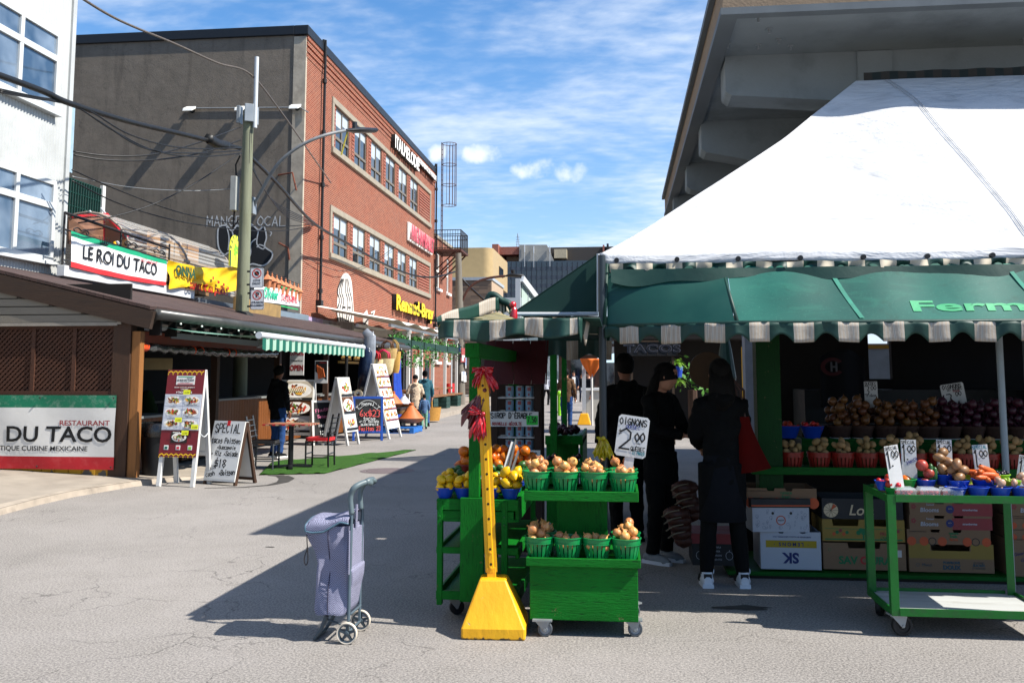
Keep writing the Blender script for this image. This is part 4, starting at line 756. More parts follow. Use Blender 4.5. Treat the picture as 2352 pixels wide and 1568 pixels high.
cable('thick black bundled cable sagging from the left edge to the timber pole',[A(-60,155,-8.3),A(0,173,-8.3),A(100,210,-8.4),A(160,237,-8.4),A(300,280,-8.5),A(420,308,-8.5),A(500,328,-8.55),A(552,340,-8.6)],.05)
cable('twisted bare service wire crossing the sky to the grey mast on the pole',[A(170,-15,-8.0),A(270,45,-8.1),A(400,100,-8.3),A(500,145,-8.4),A(574,170,-8.45),A(640,250,-8.9),A(690,320,-9.6),A(760,420,-10.4)],.022,mat=M('twisted_wire','#5a5148',.5,.4,30))
cable('black splice case cable at the top of the pole',[A(478,318,-8.5),A(500,330,-8.5),A(520,334,-8.5)],.11,4)
for k,(l,q)in enumerate((('lowest',[(0,205),(80,222),(160,238),(230,280),(330,340),(430,352),(553,346)]),('middle',[(0,212),(90,228),(165,240),(260,300),(360,348),(460,360),(555,352)]),('upper',[(0,208),(120,232),(200,252),(300,310),(420,340),(553,340)]))):
 cable(l+' of three loose black drop wires hanging below the thick bundled cable',[A(*p,-8.4)for p in q],.014)
cable('thin drop wire sagging from the white building to high on the pole',[A(168,348,-9.8),A(250,358,-9.4),A(350,355,-9),A(450,330,-8.8),A(552,292,-8.65)],.016)
cable('thin drop wire sagging from the white building to the pole below the meter',[A(168,356,-9.8),A(250,368,-9.4),A(360,367,-9),A(470,350,-8.8),A(552,322,-8.65)],.016)
cable('thin wire climbing from the terrace shelter to the pole',[A(180,512,-10),A(250,500,-9.8),A(350,470,-9.4),A(450,420,-9),A(552,352,-8.65)],.014)
cable('thin wire across the dark wall running past the pole to the brick corner',[A(165,390,-10.2),A(280,440,-10),A(420,490,-9.8),A(560,516,-9.9),A(650,520,-10.2),A(722,515,-10.4)],.014)
cable('second thin wire low across the dark wall to the brick corner',[A(165,415,-10.2),A(280,470,-10),A(420,510,-9.8),A(560,528,-9.9),A(650,530,-10.2),A(722,518,-10.4)],.014)
cable('faint grey string across the middle of the dark wall',[A(165,405,-10.2),A(300,430,-10),A(440,438,-9.6),A(548,433,-8.8)],.006,mat=MGR)
for k,(l,q)in enumerate((('straight taut thick',[(575,360),(640,425),(720,512),(800,560),(880,605),(950,632),(1000,636),(1046,624)]),)):
 cable('thick black cable from the timber pole across the brick facade to the far pole',[A(p[0],p[1],x)for p,x in zip(q,(-8.6,-8.9,-9.6,-9.9,-9.9,-9.6,-9,-8.4))],.045)
for k in range(5):
 cable(['slack','looser','short','second slack','outermost slack'][k]+' black wire drooping from the pole to the brick corner',[A(575,365+k*4,-8.6),A(600+k*4,425+k*6,-9),A(640+k*5,470+k*7,-9.6),A(722,510+k*2,-10.35)],.014)
cable('thin slack wire over the mural on the brick facade',[A(690,582,-10.4),A(740,610,-10.35),A(790,622,-10.3),A(850,605,-10.3),A(910,565,-10.35)],.012)
MSG=M('traffic_sign_white','#c3c6ca',.35,.04);MSR=M('traffic_red','#b8331f',.4,.05)
def rounded(w_,h_,r,n=4):return[(sx*(w_/2-r)+r*math.cos(a),sz*(h_/2-r)+r*math.sin(a))for sx,sz,a0 in((1,1,0),(-1,1,90),(-1,-1,180),(1,-1,270))for a in[R(a0+90*i/n)for i in range(n+1)]]
def psign(label,px,py,l1,l2,kind):
 c=at(px,py,20.35);t=thing('parking_sign',label,'sign',c,R(5));W_,H_=.31,.46
 m=MB();m.prism([(x,0,z)for x,z in rounded(W_,H_,.04)],(0,-.012,0));m.build('plate',MSG,t)
 m=MB();o=rounded(W_-.012,H_-.012,.036);i_=rounded(W_-.03,H_-.03,.03);n=len(o);m.add([(x,-.0135,z)for x,z in o]+[(x,-.0135,z)for x,z in i_],[(k,(k+1)%n,n+(k+1)%n,n+k)for k in range(n)]);m.build('border',MBLK,t,fix=False)
 m=MB();m.X=Matrix.Translation((0,-.015,.1))@Matrix.Rotation(R(90),4,'X');m.lathe([(.088,0),(.108,0)],28);m.build('red_ring',MSR,t,fix=False)
 if kind=='stop':m=MB();m.poly([(.058*math.cos(R(22.5+45*k)),-.014,.1+.058*math.sin(R(22.5+45*k)))for k in range(8)]);m.build('octagon',MBLK,t,fix=False)
 else:text('P',.15,MBLK,t,faceY(0,-.0145,.1),bold=.006)
 m=MB();m.X=Matrix.Translation((0,-.018,.1))@Matrix.Rotation(R(45),4,'Y');m.bx((-.095,0,-.008),(.095,.001,.008));m.build('red_bar',MSR,t)
 text(l1,.062,MBLK,t,faceY(0,-.0145,-.065),bold=.001);text(l2,.062,MBLK,t,faceY(0,-.0145,-.135),bold=.001)
 m=MB();[m.box((-.19,.05,z),(.1,.04,.04))for z in(.15,-.15)];m.build('clamp',MPIPE,t)
psign('upper parking sign on the pole with a crossed black octagon reading COTE DROIT',590,638,'CÔTÉ','DROIT','stop')
psign('lower parking sign on the pole with a crossed P reading LIVRAISON SEULEMENT',591,688,'LIVRAISON','SEULEMENT','P')
def turfm():
 t=NT('artificial_turf');o=t.tc.outputs['Object'];n=t.noise(220,3,o);b=t.noise(2.2,5,t.co((1,3,1)),.6)
 c=t.mix(t.rng(b,.3,.7),'#1f4416','#3d6a24');c=t.mix(t.math('MULTIPLY',t.rng(n,.4,.7),.5),c,'#5b8a35');t.set('Base Color',c);t.set('Roughness',.9);t.set('Specular IOR Level',.2);t.bump(n,1,.03);return t.m
g=[gnd(596,1091),gnd(745,1088),gnd(955,1034),gnd(870,1030),gnd(760,1030),gnd(625,1062)]
w=MB();q=[g[0],g[1],g[2],g[3],g[5]]
def tf(u,v):
 a=g[0].lerp(g[5],v)if True else 0;c=g[1].lerp(g[2],v);p=a.lerp(c,u);e=max(0,1-min(v,1-v,u+.2,1-u)*14);return(p.x,p.y,.012+.016*e*max(0,math.sin(u*23+v*31))+.004*math.sin(u*9)*math.sin(v*13))
w.grid(tf,40,40);tm=w.build('turf_mat',turfm(),None,smooth=True,solid=.014);tag(tm,'green artificial turf mat laid on the asphalt under the table and red chair','turf mat')
MBIN=M('black_bin_plastic','#121416',.5,.15,6);p=gnd(352,1106);bn=thing('trash_bin','black plastic trash bin with bag standing behind the tall taco menu board','trash bin',(p.x-.1,p.y+.35,0))
w=MB();w.lathe([(.23,0),(.3,.78),(.33,.8),(.33,.84),(.28,.85),(.26,.7)],20);w.build('bin_body',MBIN,bn,smooth=40);w=MB();w.lathe([(.335,.66),(.345,.72),(.34,.86),(.3,.87),(.27,.75)],26);w.build('bin_bag',M('black_bag','#0c0d0f',.25,.2,20,.8,25,spec=.7),bn,smooth=True)
MMAR=M('maroon_print','#6d1420',.4,.06);MYP=M('yellow_print','#e0b31a',.5);MNY=M('neon_yellow_note','#dfe21f',.6,.03);MPG=M('photo_grey','#b9bcc4',.4,.12,3)
a,c=gnd(365,1117),gnd(449,1118);loc=(a+c)/2;mb_,X=aframe('menu_board','tall maroon taco menu A-board with yellow zigzag border, food photos and neon price notes',(loc.x,loc.y+.22,0),R(-6),.6,1.68,(.42,1.68),.46,group=None)
L=X;sheet(mb_,L,-.3,.42,.3,1.68,MMAR,'maroon_print')
L2=L@Matrix.Translation((0,-.0045,0));sheet(mb_,L2,-.3,.8,.3,1.32,MPG,'photo_panel')
w=MB();w.X=L@Matrix.Translation((0,-.005,0))
for z0,up in((1.64,-1),(.445,1)):
 n=15;P_=[(-.29+.58*i/n,0,z0+(.02 if i%2 else-.005))for i in range(n+1)];ribbon(w,P_,.016);[w.poly([(P_[i][0]+.009*math.cos(a),-.0005,P_[i][2]-.022+.009*math.sin(a))for a in[2*PI*k/8 for k in range(8)]])for i in range(0,n+1,2)]
w.build('zigzag_border',MYP,mb_,fix=False)
sheet(mb_,L2,-.145,1.46,.155,1.59,MWB,'logo_panel');L3=L2@Matrix.Translation((0,-.004,0))
sheet(mb_,L3,-.12,1.57,.13,1.58,M('fresh_green','#139468'),'green_stripe',.001);sheet(mb_,L3,-.12,1.47,.13,1.48,M('fresh_red','#c8292c'),'red_stripe',.001)
text('LE ROI DU TACO',.036,MINK,mb_,L3@faceY(.005,-.001,1.525),bold=.0006)
text('RESTAURANT',.014,MINK,mb_,L3@faceY(.07,-.001,1.555));text('TACO GRILL',.016,MINK,mb_,L3@faceY(0,-.001,1.497),space=1.8)
text('ARGENT COMPTANT SEULEMENT',.022,MWHT,mb_,L2@faceY(.0,-.002,1.42));text('CASH ONLY',.022,MWHT,mb_,L2@faceY(.0,-.002,1.392));text('4 TACOS X 15 $',.036,MWHT,mb_,L2@faceY(.0,-.002,1.348),bold=.0008)
k=0
for r_,(z0,z1)in enumerate(((1.15,1.31),(.98,1.14),(.81,.97))):
 for cc,(x0,x1)in enumerate(((-.285,-.005),(.005,.285))):
  food(mb_,L2@Matrix.Translation((0,-.004,0)),x0,z0,x1,z1,MPG,20+k,kind=0);t_=['AL PASTOR','POULET / CHICKEN','CHORIZO','VEGETARIANO','QUESADILLAS','TACO BOWL'][k]
  text(t_,.022,MINK,mb_,L2@faceY((x0+x1)/2,-.023,z1-.016 if k in(0,2,4)else z0+.014));k+=1
food(mb_,L2,-.13,.62,.13,.78,M('photo_dark','#1d1712',.4),77);text('WRAP X',.03,MWHT,mb_,L2@faceY(-.04,-.022,.765))
for x,z,s in((.06,1.345,'15.00$'),(-.03,.945,'15.00$'),(.245,.845,'15.00$'),(.1,.76,'12.00$')):sheet(mb_,L2,x-.055,z-.03,x+.055,z+.035,MNY,'price_note',.002,.024);text(s,.03,M('note_ink','#8a8c30',.6),mb_,L2@faceY(x,-.027,z),shear=.3)
for x in(-.19,0,.19):sheet(mb_,L2,x-.035,.52,x+.035,.585,MWB,'small_logo',.002);sheet(mb_,L2,x-.022,.53,x+.022,.565,[MG1,MRED,M('leaf_print','#79b52c')][int((x+.2)/.19)],'small_emblem',.002,.003)
w=MB();w.tube(smooth([(.3,-.12,.75),(.31,-.02,.7),(.3,.12,.76)],5,False),.008,5);w.build('cord',MLG,mb_)
a,c=gnd(478,1115),gnd(549,1111);loc=(a+c)/2;sp,X=aframe('special_board','white A-board hand lettered SPECIAL tacos Poisson in black marker',(loc.x+.02,loc.y+.18,0),R(-20),.62,.92,(.05,.92),.42,mfr=MDW,fr=.04)
sheet(sp,X,-.3,.08,.3,.93,MWB,'white_face');HX=lambda x,z,r=0:X@faceY(x,-.0035,z,r)
hand('SPECIAL',.13,.072,MINK,sp,HX(.0,.82),th=.017,seed=3);hand('tacos Poisson',.08,.043,MINK,sp,HX(.0,.64),th=.014,seed=4);hand('+Guacamole',.055,.037,MINK,sp,HX(.03,.54),th=.011,seed=5);hand('+ Riz +Salade',.07,.04,MINK,sp,HX(.02,.45),th=.013,seed=6)
hand('$18',.12,.075,MINK,sp,HX(-.02,.31),th=.016,seed=7);hand('only',.065,.045,MINK,sp,HX(-.19,.24,R(-18)),th=.012,seed=8);hand('cash',.065,.045,MINK,sp,HX(-.18,.15,R(-12)),th=.012,seed=9);hand('+Boisson',.075,.038,MINK,sp,HX(.13,.18,R(-4)),th=.014,seed=10)
sheet(sp,X,-.04,.86,.02,.935,M('red_tape','#c4151f'),'red_sticker',.002,.004)
MSTE=M('dark_grey_steel','#4b5055',.4,.08,5,metal=.3);MBS=M('black_steel','#111214',.4,.1)
def chair(label,loc,rz,mfr,mseat,slats=4):
 t=thing('cafe_chair',label,'chair',loc,rz,'cafe chairs at the round pedestal table');s=.2
 for x in(-s,s):
  m=MB();m.tube([(x,.2,0),(x,.19,.45),(x*.97,.22,.62),(x*.95,.27,.9)],.016,6);m.build('back_leg',mfr,t,smooth=50);m=MB();m.tube([(x,-.2,0),(x,-.2,.44)],.016,6);m.build('front_leg',mfr,t)
 m=MB();[m.beam((-.19,.2+.02*k,.56+k*.09),(.19,.2+.02*k,.56+k*.09),.05,.014,0,(0,0,1))for k in range(slats)];m.build('backrest',mfr,t,bevel=.004)
 m=MB();[m.tube([(-s,y,z),(s,y,z)],.011,5)for y,z in((-.2,.22),(.195,.22),(-.2,.42),(.19,.42))];[m.tube([(x,-.2,z),(x,.19,z)],.011,5)for x in(-s,s)for z in(.16,.42)];m.build('stretcher',mfr,t)
 m=MB();m.prism([(x,y,.44)for x,y in rounded(.44,.43,.06)],(0,0,.055));m.build('seat',mseat,t,bevel=.018);return t
p=gnd(735,1072);ch1=chair('black cafe chair with bright red seat standing on the green turf',(p.x,p.y,.02),R(-88),MBS,M('red_vinyl','#b80d18',.35,.05))
p=gnd(606,1078);chair('grey metal cafe chair with black seat behind the SPECIAL board',(p.x,p.y,.0),R(96),MSTE,M('black_vinyl','#141416',.35))
p=gnd(667,1076);tb=thing('cafe_table','small cafe table with checked red and beige top on black pedestal','table',(p.x,p.y,.02))
w=MB();w.cyl((0,0,.03),(0,0,.72),.045,n=12);w.build('pedestal',MBS,tb,smooth=40)
w=MB();[w.beam((0,0,.04),(.36*math.cos(a),.36*math.sin(a),.018),.07,.035)for a in[R(20+90*k)for k in range(4)]];w.build('foot',MBS,tb)
w=MB();n=14;w.bx((-.4,-.3,.72),(.4,.3,.745),0)
for i in range(n):w.bx((-.4+.8*i/n,-.306,.722),(-.4+.8*(i+1)/n,-.3,.743),1+(i*7)%3);w.bx((.4,-.3+.6*i/n,.722),(.406,-.3+.6*(i+1)/n,.743),1+(i*5)%3)
for i in range(8):
 for j in range(6):w.bx((-.4+.1*i,-.3+.1*j,.745),(-.3+.1*i,-.2+.1*j,.7465),1+(i*3+j*5)%3)
w.build('table_top',[MDW,M('tile_red','#a8282a',.4),M('tile_beige','#b79a76',.4),M('tile_brown','#5f4634',.4)],tb)
p=gnd(636,1050);person('man in black jacket, apron and blue jeans standing with his back to the street',(p.x,p.y,0),R(150),1.74,('jacket',MC('black','#0d0e11'),1),('jeans',MC('blue_denim','#24406e')),[MC('black','#101114'),MWHT],MSKIN2,MHAIR,hat=(MC('black','#0d0e11'),False),pose=dict(la=[(-.27,.03,1.14),(-.27,-.04,.88)]),long=.06)
p=gnd(610,1040);
w=MB();w.grid(lambda u,v:(.26*math.cos(R(110+140*u)),.2*math.sin(R(110+140*u)),.55+.48*v),10,3);
p=gnd(697,1014);bs,X=aframe('burrito_menu_board','white A-board with three large burrito and taco photos beside the cook',(p.x+.1,p.y-.75,0),R(3),.82,1.5,(.22,1.5),.6,fr=.05)
for k,(z0,z1,s)in enumerate(((1.03,1.47,'BURRITO DEL MAR'),(.66,1.02,'TACOS POLLO'),(.28,.65,'BURRITO DEL REY'))):
 food(bs,X,-.38,z0,.38,z1,[M('photo_beige','#b5aa98',.5,.1),M('photo_brown','#5a3820',.5,.3,6),M('photo_grey','#b9bcc4')][k],5+k,kind=1 if k!=1 else 0);sheet(bs,X,-.38,z0,.38,z0+.05,MBLK,'caption',.002,.019);text(s,.034,MWHT,bs,X@faceY(0,-.0225,z0+.025))
p=gnd(746,1019);sc,X=aframe('small_chalkboard','narrow white framed chalkboard leaning between two food A-boards',(p.x,p.y-.3,0),R(38),.5,1.02,(.1,1.02),.3,mpan=MBLK,fr=.05,pin=1)
MCHK=M('chalk_pink','#c06a8a',.9,.2,30);MCHW=M('chalk_white','#c4c6c4',.9,.2,30);MCHR=M('chalk_red','#d0504e',.9,.2,30)
hand('Flautas',.07,.05,MCHK,sc,X@faceY(0,-.014,.8,R(-10)),th=.012);hand('Sopes',.07,.05,MCHK,sc,X@faceY(0,-.014,.65),th=.012);hand('Taco',.07,.06,MCHW,sc,X@faceY(0,-.014,.45),th=.012);hand('12$',.08,.06,MCHW,sc,X@faceY(0,-.014,.28),th=.012)
p=gnd(788,1020);s1,X=aframe('side_food_board','white A-board seen from the side with narrow food photo panel facing right',(p.x-.02,p.y-.1,0),R(80),.62,1.56,(.3,1.56),.62,fr=.06)
for k,(z0,z1)in enumerate(((1.12,1.53),(.72,1.1),(.34,.7))):food(s1,X,-.27,z0,.27,z1,[M('photo_beige','#b5aa98'),M('photo_brown','#5a3820'),M('photo_grey','#b9bcc4')][k],30+k);sheet(s1,X,-.27,z0,.27,z0+.05,MBLK,'caption',.002,.019)
p=gnd(880,1004);s2,X=aframe('large_menu_board','largest white A-board seen from the side with rows of small dish photos',(p.x-.1,p.y-.2,0),R(85),.98,1.92,(.25,1.92),.95,fr=.07)
for r_ in range(5):
 for c_ in range(3):
  z0=1.52-r_*.28;x0=-.46+c_*.31;food(s2,X,x0,z0+.07,x0+.3,z0+.33,[MWB,M('photo_yellow','#c99a3a',.5),M('photo_grey','#b9bcc4')][(r_+c_)%3],50+r_*3+c_)
  sheet(s2,X,x0,z0+.05,x0+.3,z0+.085,MMAR,'caption',.002,.019)
MBLU=M('blue_paint','#16408f',.45,.08,5);p=(gnd(812,1012)+gnd(866,1012))/2;bc,X=aframe('blue_chalkboard','blue framed menu chalkboard with ribbon drawing and prices 6 x $23',(p.x,p.y+.2,0),R(16),.74,1.08,(.18,1.08),.4,mfr=MBLU,mpan=M('chalkboard','#17191a',.8,.3,4,dirt='#4a4d4e',damt=.5),fr=.06,pin=1)
Y=lambda x,z,r=0:X@faceY(x,-.014,z,r)
hand('menu',.09,.075,MCHW,bc,Y(0,.9),th=.01);w=MB();w.X=X@Matrix.Translation((0,-.014,0));arc=lambda r,a0,a1,cz:[(r*math.cos(R(a))*1.2,0,cz+r*math.sin(R(a)))for a in range(a0,a1,8)]
ribbon(w,arc(.2,28,160,.78),.01);ribbon(w,arc(.13,35,150,.76),.01);ribbon(w,[(-.24,0,.86),(-.3,0,.8),(-.26,0,.82),(-.22,0,.76),(-.14,0,.82)],.01);ribbon(w,[(.24,0,.86),(.3,0,.8),(.26,0,.82),(.22,0,.76),(.14,0,.82)],.01);w.build('ribbon_drawing',MCHW,bc,fix=False)
hand('6x$23',.15,.1,MCHR,bc,Y(.06,.66),th=.017,seed=2);hand('tacos',.08,.06,MCHW,bc,Y(.04,.535),th=.011);hand('+riz salade',.065,.045,MCHW,bc,Y(.03,.465),th=.009);hand('guacamole',.065,.048,MCHW,bc,Y(.05,.395),th=.009);hand('1 Fajitas 23',.1,.052,MCHR,bc,Y(.0,.29),th=.013)
p=at(682,835,20.5);os_=thing('open_sign','white hanging sign reading OPEN in red below the awning valance','sign',p);w=MB();w.bx((-.165,-.01,-.26),(.165,.01,.26));w.build('board',MWB,os_,bevel=.004)
MOR=M('open_red','#8e0f17',.5);text('OPEN',.17,MOR,os_,faceY(0,-.012,-.1),bold=.006,sx=.72);text('OUVERTS',.1,MRED,os_,faceY(0,-.012,.22),bold=.004,sx=.75);text('Welcome! We are',.045,MINK,os_,faceY(0,-.012,.07),sx=.8)
w=MB();[w.cyl((x,0,.26),(x,0,.45),.006,n=4)for x in(-.12,.12)];w.build('hanger',MPIPE,os_)
p=at(738,848,21.2);cp=thing('churros_poster','small black and white churros poster beside the OPEN sign','poster',p);w=MB();w.bx((-.15,-.01,-.32),(.15,.01,.2));w.build('board',MWB,cp)
w=MB();w.poly([(-.14,-.012,-.05),(.14,-.012,-.25),(.14,-.012,.19),(-.14,-.012,.19)]);w.build('black_panel',MBLK,cp,fix=False);w=MB();[w.tube([(-.1+k*.035,-.014-k*.002,.1-k*.02),(-.05+k*.035,-.014-k*.002,-.22+k*.01)],.016,6)for k in range(5)];w.build('churros_print',M('churros','#a04a18',.6,.2,30),cp);text('CHURROS',.04,MOR,cp,faceY(.05,-.0135,.15))
for k,(px,c,l)in enumerate(((508,'#7a5a12','mustard yellow folded umbrella leaning against the stall counter'),(535,'#2e4a14','olive green folded umbrella leaning beside the mustard one'))):
 p=gnd(px,1012);w=MB();w.tube([(0,0,.05),(-.02,0,.4),(-.06,.05,.9),(-.1,.1,1.25)],[.2,.24,.2,.08],10);o=w.build('folded_umbrella',M('canvas'+c,c,.8,.2,5,.4,8),None,smooth=True);o.location=(p.x-.5,p.y-3.2,0);tag(o,l,'umbrella','folded umbrellas at the taco counter')
MBRD=brick('dark_brown_brick','#4a3a33','#5b473e','#3a312c',.5,.12,.01,.2)
MTAN=M('tan_ribbed_metal','#a58d63',.5,.08,2);MGLD=glass('dark_office_glass','#10141c',.1,'#1d2531')
def strip_brick():
 t=NT('striped_brown_cladding');s=t.N.new('ShaderNodeSeparateXYZ');t.L.new(t.tc.outputs['Object'],s.inputs[0]);c=t.N.new('ShaderNodeCombineXYZ');t.L.new(t.math('ADD',s.outputs[0],s.outputs[1]),c.inputs[0]);t.L.new(s.outputs[2],c.inputs[1])
 k=t.N.new('ShaderNodeTexBrick');t.L.new(c.outputs[0],k.inputs[0])
 for a,v in(('Scale',1),('Mortar Size',.004),('Brick Width',1.4),('Row Height',.16)):k.inputs[a].default_value=v
 for a,v in(('Color1','#7b6552'),('Color2','#54463c'),('Mortar','#5a4c42')):k.inputs[a].default_value=(*lin(v),1)
 t.set('Base Color',k.outputs[0]);t.set('Roughness',.85);return t.m
MSTB=strip_brick()
Yb=75;a,c=at(1046,640,Yb),at(1129,640,Yb);L_=thing('brown_brick_building','brown striped brick building with pale side wall beyond the fire escape','building',(0,0,0))
w=MB();w.bx((a.x-8,Yb,0),(c.x-.05,Yb+7.5,a.z-.15));w.build('striped_wall',MSTB,L_)
MPB=M('pale_brick','#a58f77',.9,.12,6)
w=MB();w.bx((c.x-.05,Yb+.01,0),(c.x+.02,Yb+7.5,a.z-.15));w.build('side_wall',MPB,L_)
w=MB();w.bx((a.x-8,Yb-.08,a.z-.15),(c.x+.1,Yb+7.6,a.z+.1));w.build('roof_edge',M('pale_flashing','#9aa0a4',.5),L_)
for y in(1.2,3.2,4.9):w=MB();w.bx((c.x,Yb+y,4.2),(c.x+.05,Yb+y+(.9 if y==3.2 else .4),8));w.build('window',MGL,L_)
tz=at(1090,575,80).z;tx=at(1134,600,80).x;w=MB();pts=[(tx-20,79),(tx-.8,79)]+[(tx-.8+.8*math.sin(q),79.8-.8*math.cos(q))for q in[R(15*k)for k in range(1,7)]]+[(tx,90),(tx-20,90)]
w.prism([(x,y,a.z+.1)for x,y in pts],(0,0,tz-a.z));tb_=w.build('tan_penthouse',MTAN,L_,smooth=30)
w=MB();w.bx((tx-.02,83.5,a.z+1.2),(tx+.05,86.5,tz-1));w.build('window',MGL,L_)
Yo=130;O=lambda px,py,d=0:at(px,py,Yo+d);of=thing('glass_office_block','distant office block with dark glass bands, brick tower and grey rooftop panels','building',(0,0,0))
def slab(nm,x0,y0_,x1,y1_,d0,d1,m):p,q=O(x0,y0_),O(x1,y1_);w=MB();w.bx((p.x,Yo+d0,q.z),(q.x,Yo+d1,p.z));return w.build(nm,m,of)
slab('glass_wall',1139,601,1420,684,0,14,MGLD);slab('brick_tower',1131.5,562,1145.5,684,-.6,14,MBR2);slab('brick_beam',1145.5,566,1193,583,.5,8,MBR2);slab('dark_roof_block',1256,564,1420,602,2,14,M('dark_ribbed_metal','#3d3833',.7,.1));slab('pale_wall',1158,583.5,1196,602,3,8,MPB)
w=MB();P_=[O(*q,.2)for q in((1193,562),(1256,562),(1273,601),(1192,601))];w.prism(P_,(0,6,0));w.build('grey_panel',M('grey_panel','#8f8d86',.6,.06,2),of)
slab('cream_box',1272,571,1301,591,.6,2,M('cream_metal','#a89c82',.6));slab('chimney',1384,560,1388,575,1,3,MBR2);slab('chimney',1393,557,1398,572,1,3,MPIPE)
w=MB()
for k in range(24):p,q=O(1139+k*11.7,602),O(1139+k*11.7,684);w.bx((p.x-.05,Yo-.08,q.z),(p.x+.05,Yo+.02,p.z))
w.build('mullions',M('office_mullion','#20232b',.4),of)
for k,yy in enumerate((614,634,653,671)):p,q=O(1141,yy),O(1419,yy+5.5);w=MB();w.bx((p.x,Yo-.05,q.z),(q.x,Yo+.01,p.z));w.build('window_band',M('office_band','#3b4049',.15,.4,.5),of)
for px,y0_,y1_ in((1205,556,580),(1226,560,582),(1283-20,560,580)):p,q=O(px-1,y0_+6),O(px+1,y1_);w=MB();w.bx((p.x,Yo-.3,q.z),(q.x,Yo+.1,p.z));w.cyl(((p.x+q.x)/2,Yo-.1,q.z-2),((p.x+q.x)/2,Yo-.1,q.z),.03);w.build('phone_antenna',MLG,of)
p,q=O(1184,528),O(1184,566);w=MB();[w.cyl((p.x+s*.2,Yo+3,q.z),(p.x,Yo+3,p.z),.04,n=4)for s in(-1,1)];[w.cyl((p.x-.3,Yo+3,q.z+k*.35),(p.x+.3,Yo+3,q.z+k*.35),.03,n=4)for k in range(6)];w.build('lattice_mast',MGR,of)
w=MB();p,q=at(1135,684,105),at(1262,684,105);w.bx((p.x,105,0),(q.x,112,p.z));o=w.build('pale_low_building',M('pale_render2','#b4b6b4',.8));tag(o,'low pale building below the dark glass office block','building')
eb=thing('end_brick_building','dark brick building with canopy strip closing the far end of the street','building',(0,96,0));w=MB();w.bx((-7,0,0),(16,8,7.5));w.build('brick_wall',MBRD,eb)
w=MB();w.bx((-6.5,-.5,3.6),(15,0,4.4));w.build('fascia',M('grey_strip','#6d6e6e',.6),eb)
for k in range(6):w=MB();w.bx((-5+k*3.2,-.1,4.7),(-3.6+k*3.2,.02,6.8));w.build('window',MGL,eb);w=MB();w.bx((-5+k*3.2,-.1,.2),(-2.6+k*3.2,.02,3.2));w.build('shop_window',MGL,eb)
w=MB();w.bx((-9.5,62,.14),(-8.2,66,4.2));[w.bx((-8.25,62,.5+k*.5),(-8.12,66,.62+k*.5))for k in range(7)];o=w.build('dark_shed',M('dark_shed','#161815',.8,.2));tag(o,'dark slatted shed behind the postered pole','shed')
p=gnd(1058,929,.14);P2=thing('postered_pole','weathered grey utility pole covered in peeling posters on the far pavement','utility pole',p)
zt2=at(1050,588,p.y).z;w=MB();w.tube([(0,0,-.1),(-.06,0,4),(-.16,0,zt2)],[.24,.2,.15],12);w.build('timber_pole',M('grey_timber','#6b655b',.85,.3,2,.4,20,stretch=(6,6,.5)),P2,smooth=40)
w=MB()
for k in range(14):a=rnd.uniform(-2.6,.3);z=rnd.uniform(1.2,3.4);w.box((.245*math.cos(a),.245*math.sin(a),z),(.02,rnd.uniform(.12,.3),rnd.uniform(.2,.45)),k%3,a)
w.build('posters',[MWB,M('poster_blue','#4a6ea0',.7,.3,20),M('poster_red','#a04a48',.7,.3,20)],P2)
sl2=thing('street_lamp','second street lamp with long curved arm on the far postered pole','street lamp',p);pa2=[at(*q,p.y)-p for q in((1063,690),(1075,665),(1095,648),(1125,638),(1160,634))]
w=MB();w.tube(smooth([tuple(v)for v in pa2],4,False),.06,6);w.build('arm',MRUST,sl2);w=MB();a=pa2[-1];w.tube([a,a+Vector((.3,0,.05)),a+Vector((.9,0,.0)),a+Vector((1.0,0,-.02))],[.08,.24,.2,.05],10,sq=.4);w.cyl(a+Vector((.4,0,.05)),a+Vector((.4,0,.3)),.09);w.build('lamp_head',MBLK,sl2,smooth=50)
cable('black cable running down from the far pole to the right',[at(1048,622,49),at(1075,655,49),at(1130,705,48)],.06)
XP=-7.85;pg=thing('pergola','white metal pergola with fabric roof standing on the far pavement','pergola',(0,0,0))
MWM=M('white_metal','#cfccc5',.5,.06)
ys=[34.4,36.7,39.0,41.8,44.8]
for y in ys:
 for x in(XP,-10.1):w=MB();w.bx((x-.06,y-.06,.14),(x+.06,y+.06,3.3));w.bx((x-.12,y-.12,.14),(x+.12,y+.12,.17));w.build('post',MWM,pg)
w=MB();[w.bx((-10.2,y-.04,3.12),(XP+.1,y+.04,3.24))for y in ys];[w.bx((x-.05,31.5,3.24),(x+.05,45,3.34))for x in(XP,-9,-10.1)];w.build('roof_beams',MWM,pg)
w=MB();w.grid(lambda u,v:(-10.3+2.7*u,31.0+14.2*v,3.42+.5*(1-u)+.06*math.sin(v*5*PI*2)),6,60);w.build('fabric_roof',M('white_canvas','#d2ccc0',.7,.05,4),pg,smooth=True)
def leaves(mb,fn,n,s,mi=0,rr=rnd):
 for k in range(n):
  c=Vector(fn(rr));a=Vector((rr.gauss(0,1),rr.gauss(0,1),rr.gauss(0,1))).normalized();b=a.cross(Vector((rr.gauss(0,1),rr.gauss(0,1),rr.gauss(0,1)))).normalized();q=s*rr.uniform(.6,1.4)
  mb.poly([c-a*q,c-b*q*.45,c+a*q,c+b*q*.45],mi)
MLF=M('vine_leaf','#2f6b1f',.6,.35,3);MLF2=M('bright_leaf','#4f8a2a',.6,.3,3)
